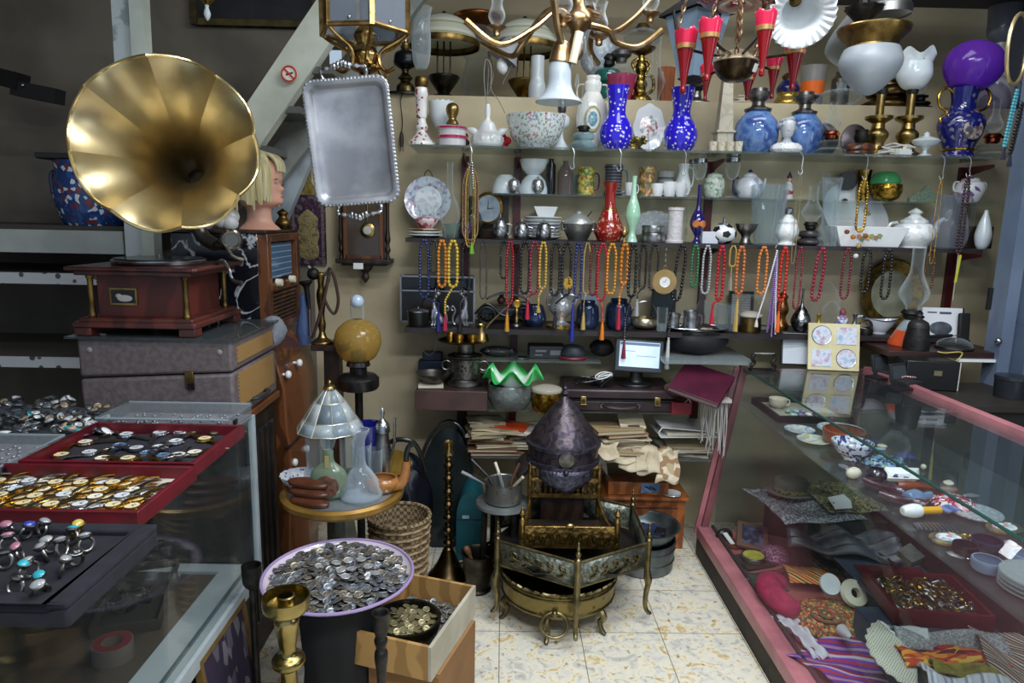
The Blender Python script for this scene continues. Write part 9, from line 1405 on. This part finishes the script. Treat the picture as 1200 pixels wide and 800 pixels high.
 cloth('dark_cushion','dark patterned cushion at the near left of the case floor','cushion',1.13,1.70,.20,.16,ez('22242a','3a3c44','16181c','55585c',sc=40),.2,.05,4);cloth('navy_cloth','plain dark blue cloth covering the middle of the case floor','cloth',1.44,1.95,.25,.85,mt('2b3548','3a455a',sc=5,rough=.7),0,.004,5,.128);solo('cloth_block','block covered in plain blue grey cloth lifting the red jewellery tray','block',G().box((1.40,1.70,.181),(.38,.80,.124)).box((1.45,2.24,.181),(.27,.28,.124)),mt('2b3548','3a455a',sc=5,rough=.7))
 t=thing('jewellery_tray','dark red tray heaped with old brass jewellery on the case floor','tray',(1.435,2.09,z+.14),-.12);g=G()
 for s in(-1,1):g.box((s*.145,0,.025),(.012,.26,.05));g.box((0,s*.127,.025),(.28,.012,.05))
 part('rim',g,RED,t);part('lining',G().box((0,0,.004),(.28,.25,.008)),RED,t)
 js=[G().torus((0,0,.003),.018,.0028,18,6),G().ball((0,0,.006),.011,10,(1.5,.7,.5)).torus((.02,0,.004),.007,.002,12,5),G().tube(spl([(-.03,0,.003),(-.01,.012,.004),(.012,-.008,.004),(.03,.006,.003)],4),.003,6),G().lathe([(0,0),(.014,0),(.010,.006),(0,.008)],12)];jm=[mesh('jewellery_piece',g_,m)for g_ in js for m in(BRASSD,GOLD,PEWT)]
 solo('jewellery_bed','tangle of brassy chain at the bottom of the red jewellery tray','chains',G().grid(lambda u,v:((u-.5)*.265,(v-.5)*.235,.012+.006*math.sin(u*17)*math.sin(v*13)),24,20),mt('5a4c2a',['8a7440','2a2418','6a5a34','3a3830'],'cell',sc=130,rough=.35,metal=.7,bump=1,bsc=-120),(1.435,2.09,z+.149),rz=-.12)['kind']='stuff'
 for i in range(90):j=rr.randrange(12);q=bpy.data.objects.new('jewellery_piece',jm[j]);COL.objects.link(q);v=Tm((1.435,2.09,0),-.12)@Vector((rr.uniform(-.12,.12),rr.uniform(-.105,.105),0));q.location=(v.x,v.y,z+.168+rr.uniform(-.004,.010));q.rotation_euler=(rr.uniform(-.5,.5),rr.uniform(-.5,.5),rr.uniform(0,6));tag(q,'%s %s piled in the dark red jewellery tray'%(('dark brass','gold','grey metal')[j%3],('bangle','pendant','clasp chain','button')[j//3]),'jewellery','old jewellery in the red tray')
 cloth('red_book','dark red book with pale page edge beyond the jewellery tray','book',1.45,2.30,.20,.08,RED,-.1,.002,3,.135)
 t=thing('iron_pliers','old dark iron pliers lying beyond the red tray','pliers',(1.47,2.345,z+.145),1.9)
 for s in(-1,1):part('handle',G().tube(spl([(0,0,.01),(.03,s*.014,.01),(.09,s*.022,.008)],5),.0055,7),IRON,t);part('jaw',G().tube([(0,0,.01),(-.03,-s*.005,.01)],[.009,.004],7),IRON,t)
 cloth('grey_shawl','pale grey knitted shawl with white folded edge in front of the red tray','shawl',1.37,1.87,.26,.09,ez('85888c','9fa2a4','74777a',sc=90),-.12,.04,7,.13);cloth('white_cloth','folded white linen cloth left of the pale grey shawl','cloth',1.255,1.90,.11,.08,mt('d0d4d6','b9bdc0',sc=14,rough=.8),-.3,.035,6,.13);cloth('orange_scarf','orange and red flame patterned cloth scarf','scarf',1.33,1.79,.25,.08,mt('c8641e',['a8281c','d8902a','b0401c','d8b048','5a1c2a'],'cell',sc=80,rough=.8,stretch=(.35,1.6,1)),-.06,.03,9,.135)
 t=thing('crochet_fan','white openwork crochet fan shaped doily','doily',(1.235,1.80,z+.15),0,None,(.25,0,0));part('fan',G().lathe([(.02,0),(.06,.003),(.10,.0),(.135,.004)],30,a0=PI*.62,a1=PI*1.35,wob=lambda r,zz,a,k:(r*(1+.03*math.cos(a*26)*(k>.9)),zz)),mt('c9ccbc','8f9284','weave',sc=220,rough=.9),t,solid=.005)
 st=mt('c4c8d0',['c4c8d0','8a92a4','d0d4da','b9bec8'],'stripe',sc=9,axis='X',rough=.8);cloth('striped_linen','white linen cloth with thin blue stripes at the front','cloth',1.31,1.64,.22,.16,st,-.3,.045,8,.13);cloth('brown_striped_blanket','brown and white striped woollen blanket at the right','blanket',1.50,1.77,.14,.24,mt('8a8276',['4a3c34','a8a294','3a302c','b4afa4','6a3a38'],'stripe',sc=13,axis='DIAGONAL',rough=.9),-.4,.045,6,.135);cloth('olive_fringe','olive yellow fringe under the orange scarf','fringe',1.33,1.715,.16,.04,mt('8f8a3a','6d6a2a',sc=40,rough=.9),-.2,.03,9,.145)
 cloth('brown_mat','dull brown mat lying behind the jewellery tray','mat',1.53,2.5,.10,.2,mt('4a4038','37302a',sc=7,rough=.9),0,.006,5)
case()
def case_clutter():
 rr=random.Random(5);ZS=.7356
 kinds=[('enamel_badge','badge',G().lathe([(0,0),(.016,0),(.017,.003),(.012,.006),(0,.007)],18)),('glass_marble','marble',G().ball((0,0,.009),.009,12)),('small_pendant','pendant',G().lathe([(0,0),(.012,0),(.015,.004),(.008,.007),(0,.008)],8,Tm(s=(1,1.5,1))).torus((0,.022,.003),.005,.0014,10,5)),('coin','coin',G().lathe([(0,0),(.014,0),(.014,.0022),(0,.0024)],18)),('miniature_frame','frame',G().box((0,0,.004),(.04,.05,.008)).box((0,0,.009),(.026,.036,.002)))]
 cols=[('gilt',mt('b89a4e',rough=.3,metal=.9)),('royal blue',mt('24408a',rough=.15,coat=.5)),('silvery',mt('b9bcc2',rough=.3,metal=.8)),('pale blue',mt('9ab6d0',rough=.2,coat=.4)),('dark red',mt('7a1c2c',rough=.25,coat=.4)),('ivory',CREAM)]
 ms={}
 spots=[(1.09+.30*rr.random(),1.36+1.32*i/150)for i in range(150)]
 busy=[(1.25,2.74,.2),(1.135,2.475,.07),(1.30,2.49,.10),(1.135,2.355,.07),(1.232,2.335,.085),(1.186,2.185,.08),(1.255,2.01,.10),(1.275,2.13,.08),(1.155,1.975,.04),(1.13,1.885,.09),(1.13,1.79,.09),(1.265,1.90,.10),(1.18,1.80,.06),(1.16,1.72,.11),(1.14,1.655,.06),(1.29,1.81,.07),(1.128,1.585,.06),(1.318,1.65,.06),(1.30,1.735,.08),(1.185,1.53,.045),(1.225,1.455,.045),(1.115,1.43,.045),(1.30,1.49,.05),(1.36,1.55,.05),(1.165,1.34,.085),(1.17,1.595,.03)]
 for x,y in spots:
  if any((x-a)**2+(y-b)**2<(r+.02)**2 for a,b,r in busy):continue
  busy.append((x,y,.022));nm,cat,g=kinds[rr.randrange(5)];cn,m=cols[rr.randrange(6)]
  if(nm,cn)not in ms:ms[nm,cn]=mesh(nm,g,m)
  o=bpy.data.objects.new(nm,ms[nm,cn]);COL.objects.link(o);o.location=(x,y,ZS);o.rotation_euler=(0,0,rr.uniform(0,6));tag(o,'%s %s lying loose among the curios on the inner glass shelf'%(cn,nm.replace('_',' ')),cat,'loose curios on the inner shelf')
 p=atZ(1003,590,.40);t=thing('white_tag','white rounded card tag with punched hole above the black shiny cloth','tag',(1.40,2.62,.395),0,None,(.5,0,.3));part('card',G().prism([(-.05,-.03),(.03,-.035),(.05,.0),(.04,.035),(-.045,.03)],0,.003),WHITE,t);part('hole',G().lathe([(0,.0031),(.004,.0031),(.004,.0036),(0,.0036)],10,Tm((-.038,0,0))),BLACK,t)
 t=thing('felt_hat','pale grey soft felt hat lying on the embroidered mat','hat',(1.27,2.80,.362));fm=mt('77776e','63635b',sc=10,rough=.9);part('crown',G().lathe(S([(.07,.004),(.072,.04),(.06,.065),(0,.068)]),28,sy=.85),fm,t);part('brim',G().lathe([(.06,0),(.10,.004),(.102,.007),(.06,.008)],32,sy=.85),fm,t);part('patterned_band',G().lathe([(.0715,.008),(.0745,.010),(.0745,.024),(.0725,.026)],28,sy=.85),mt('8f8a5a','4a4838','spots',sc=70,rough=.8),t)
case_clutter()
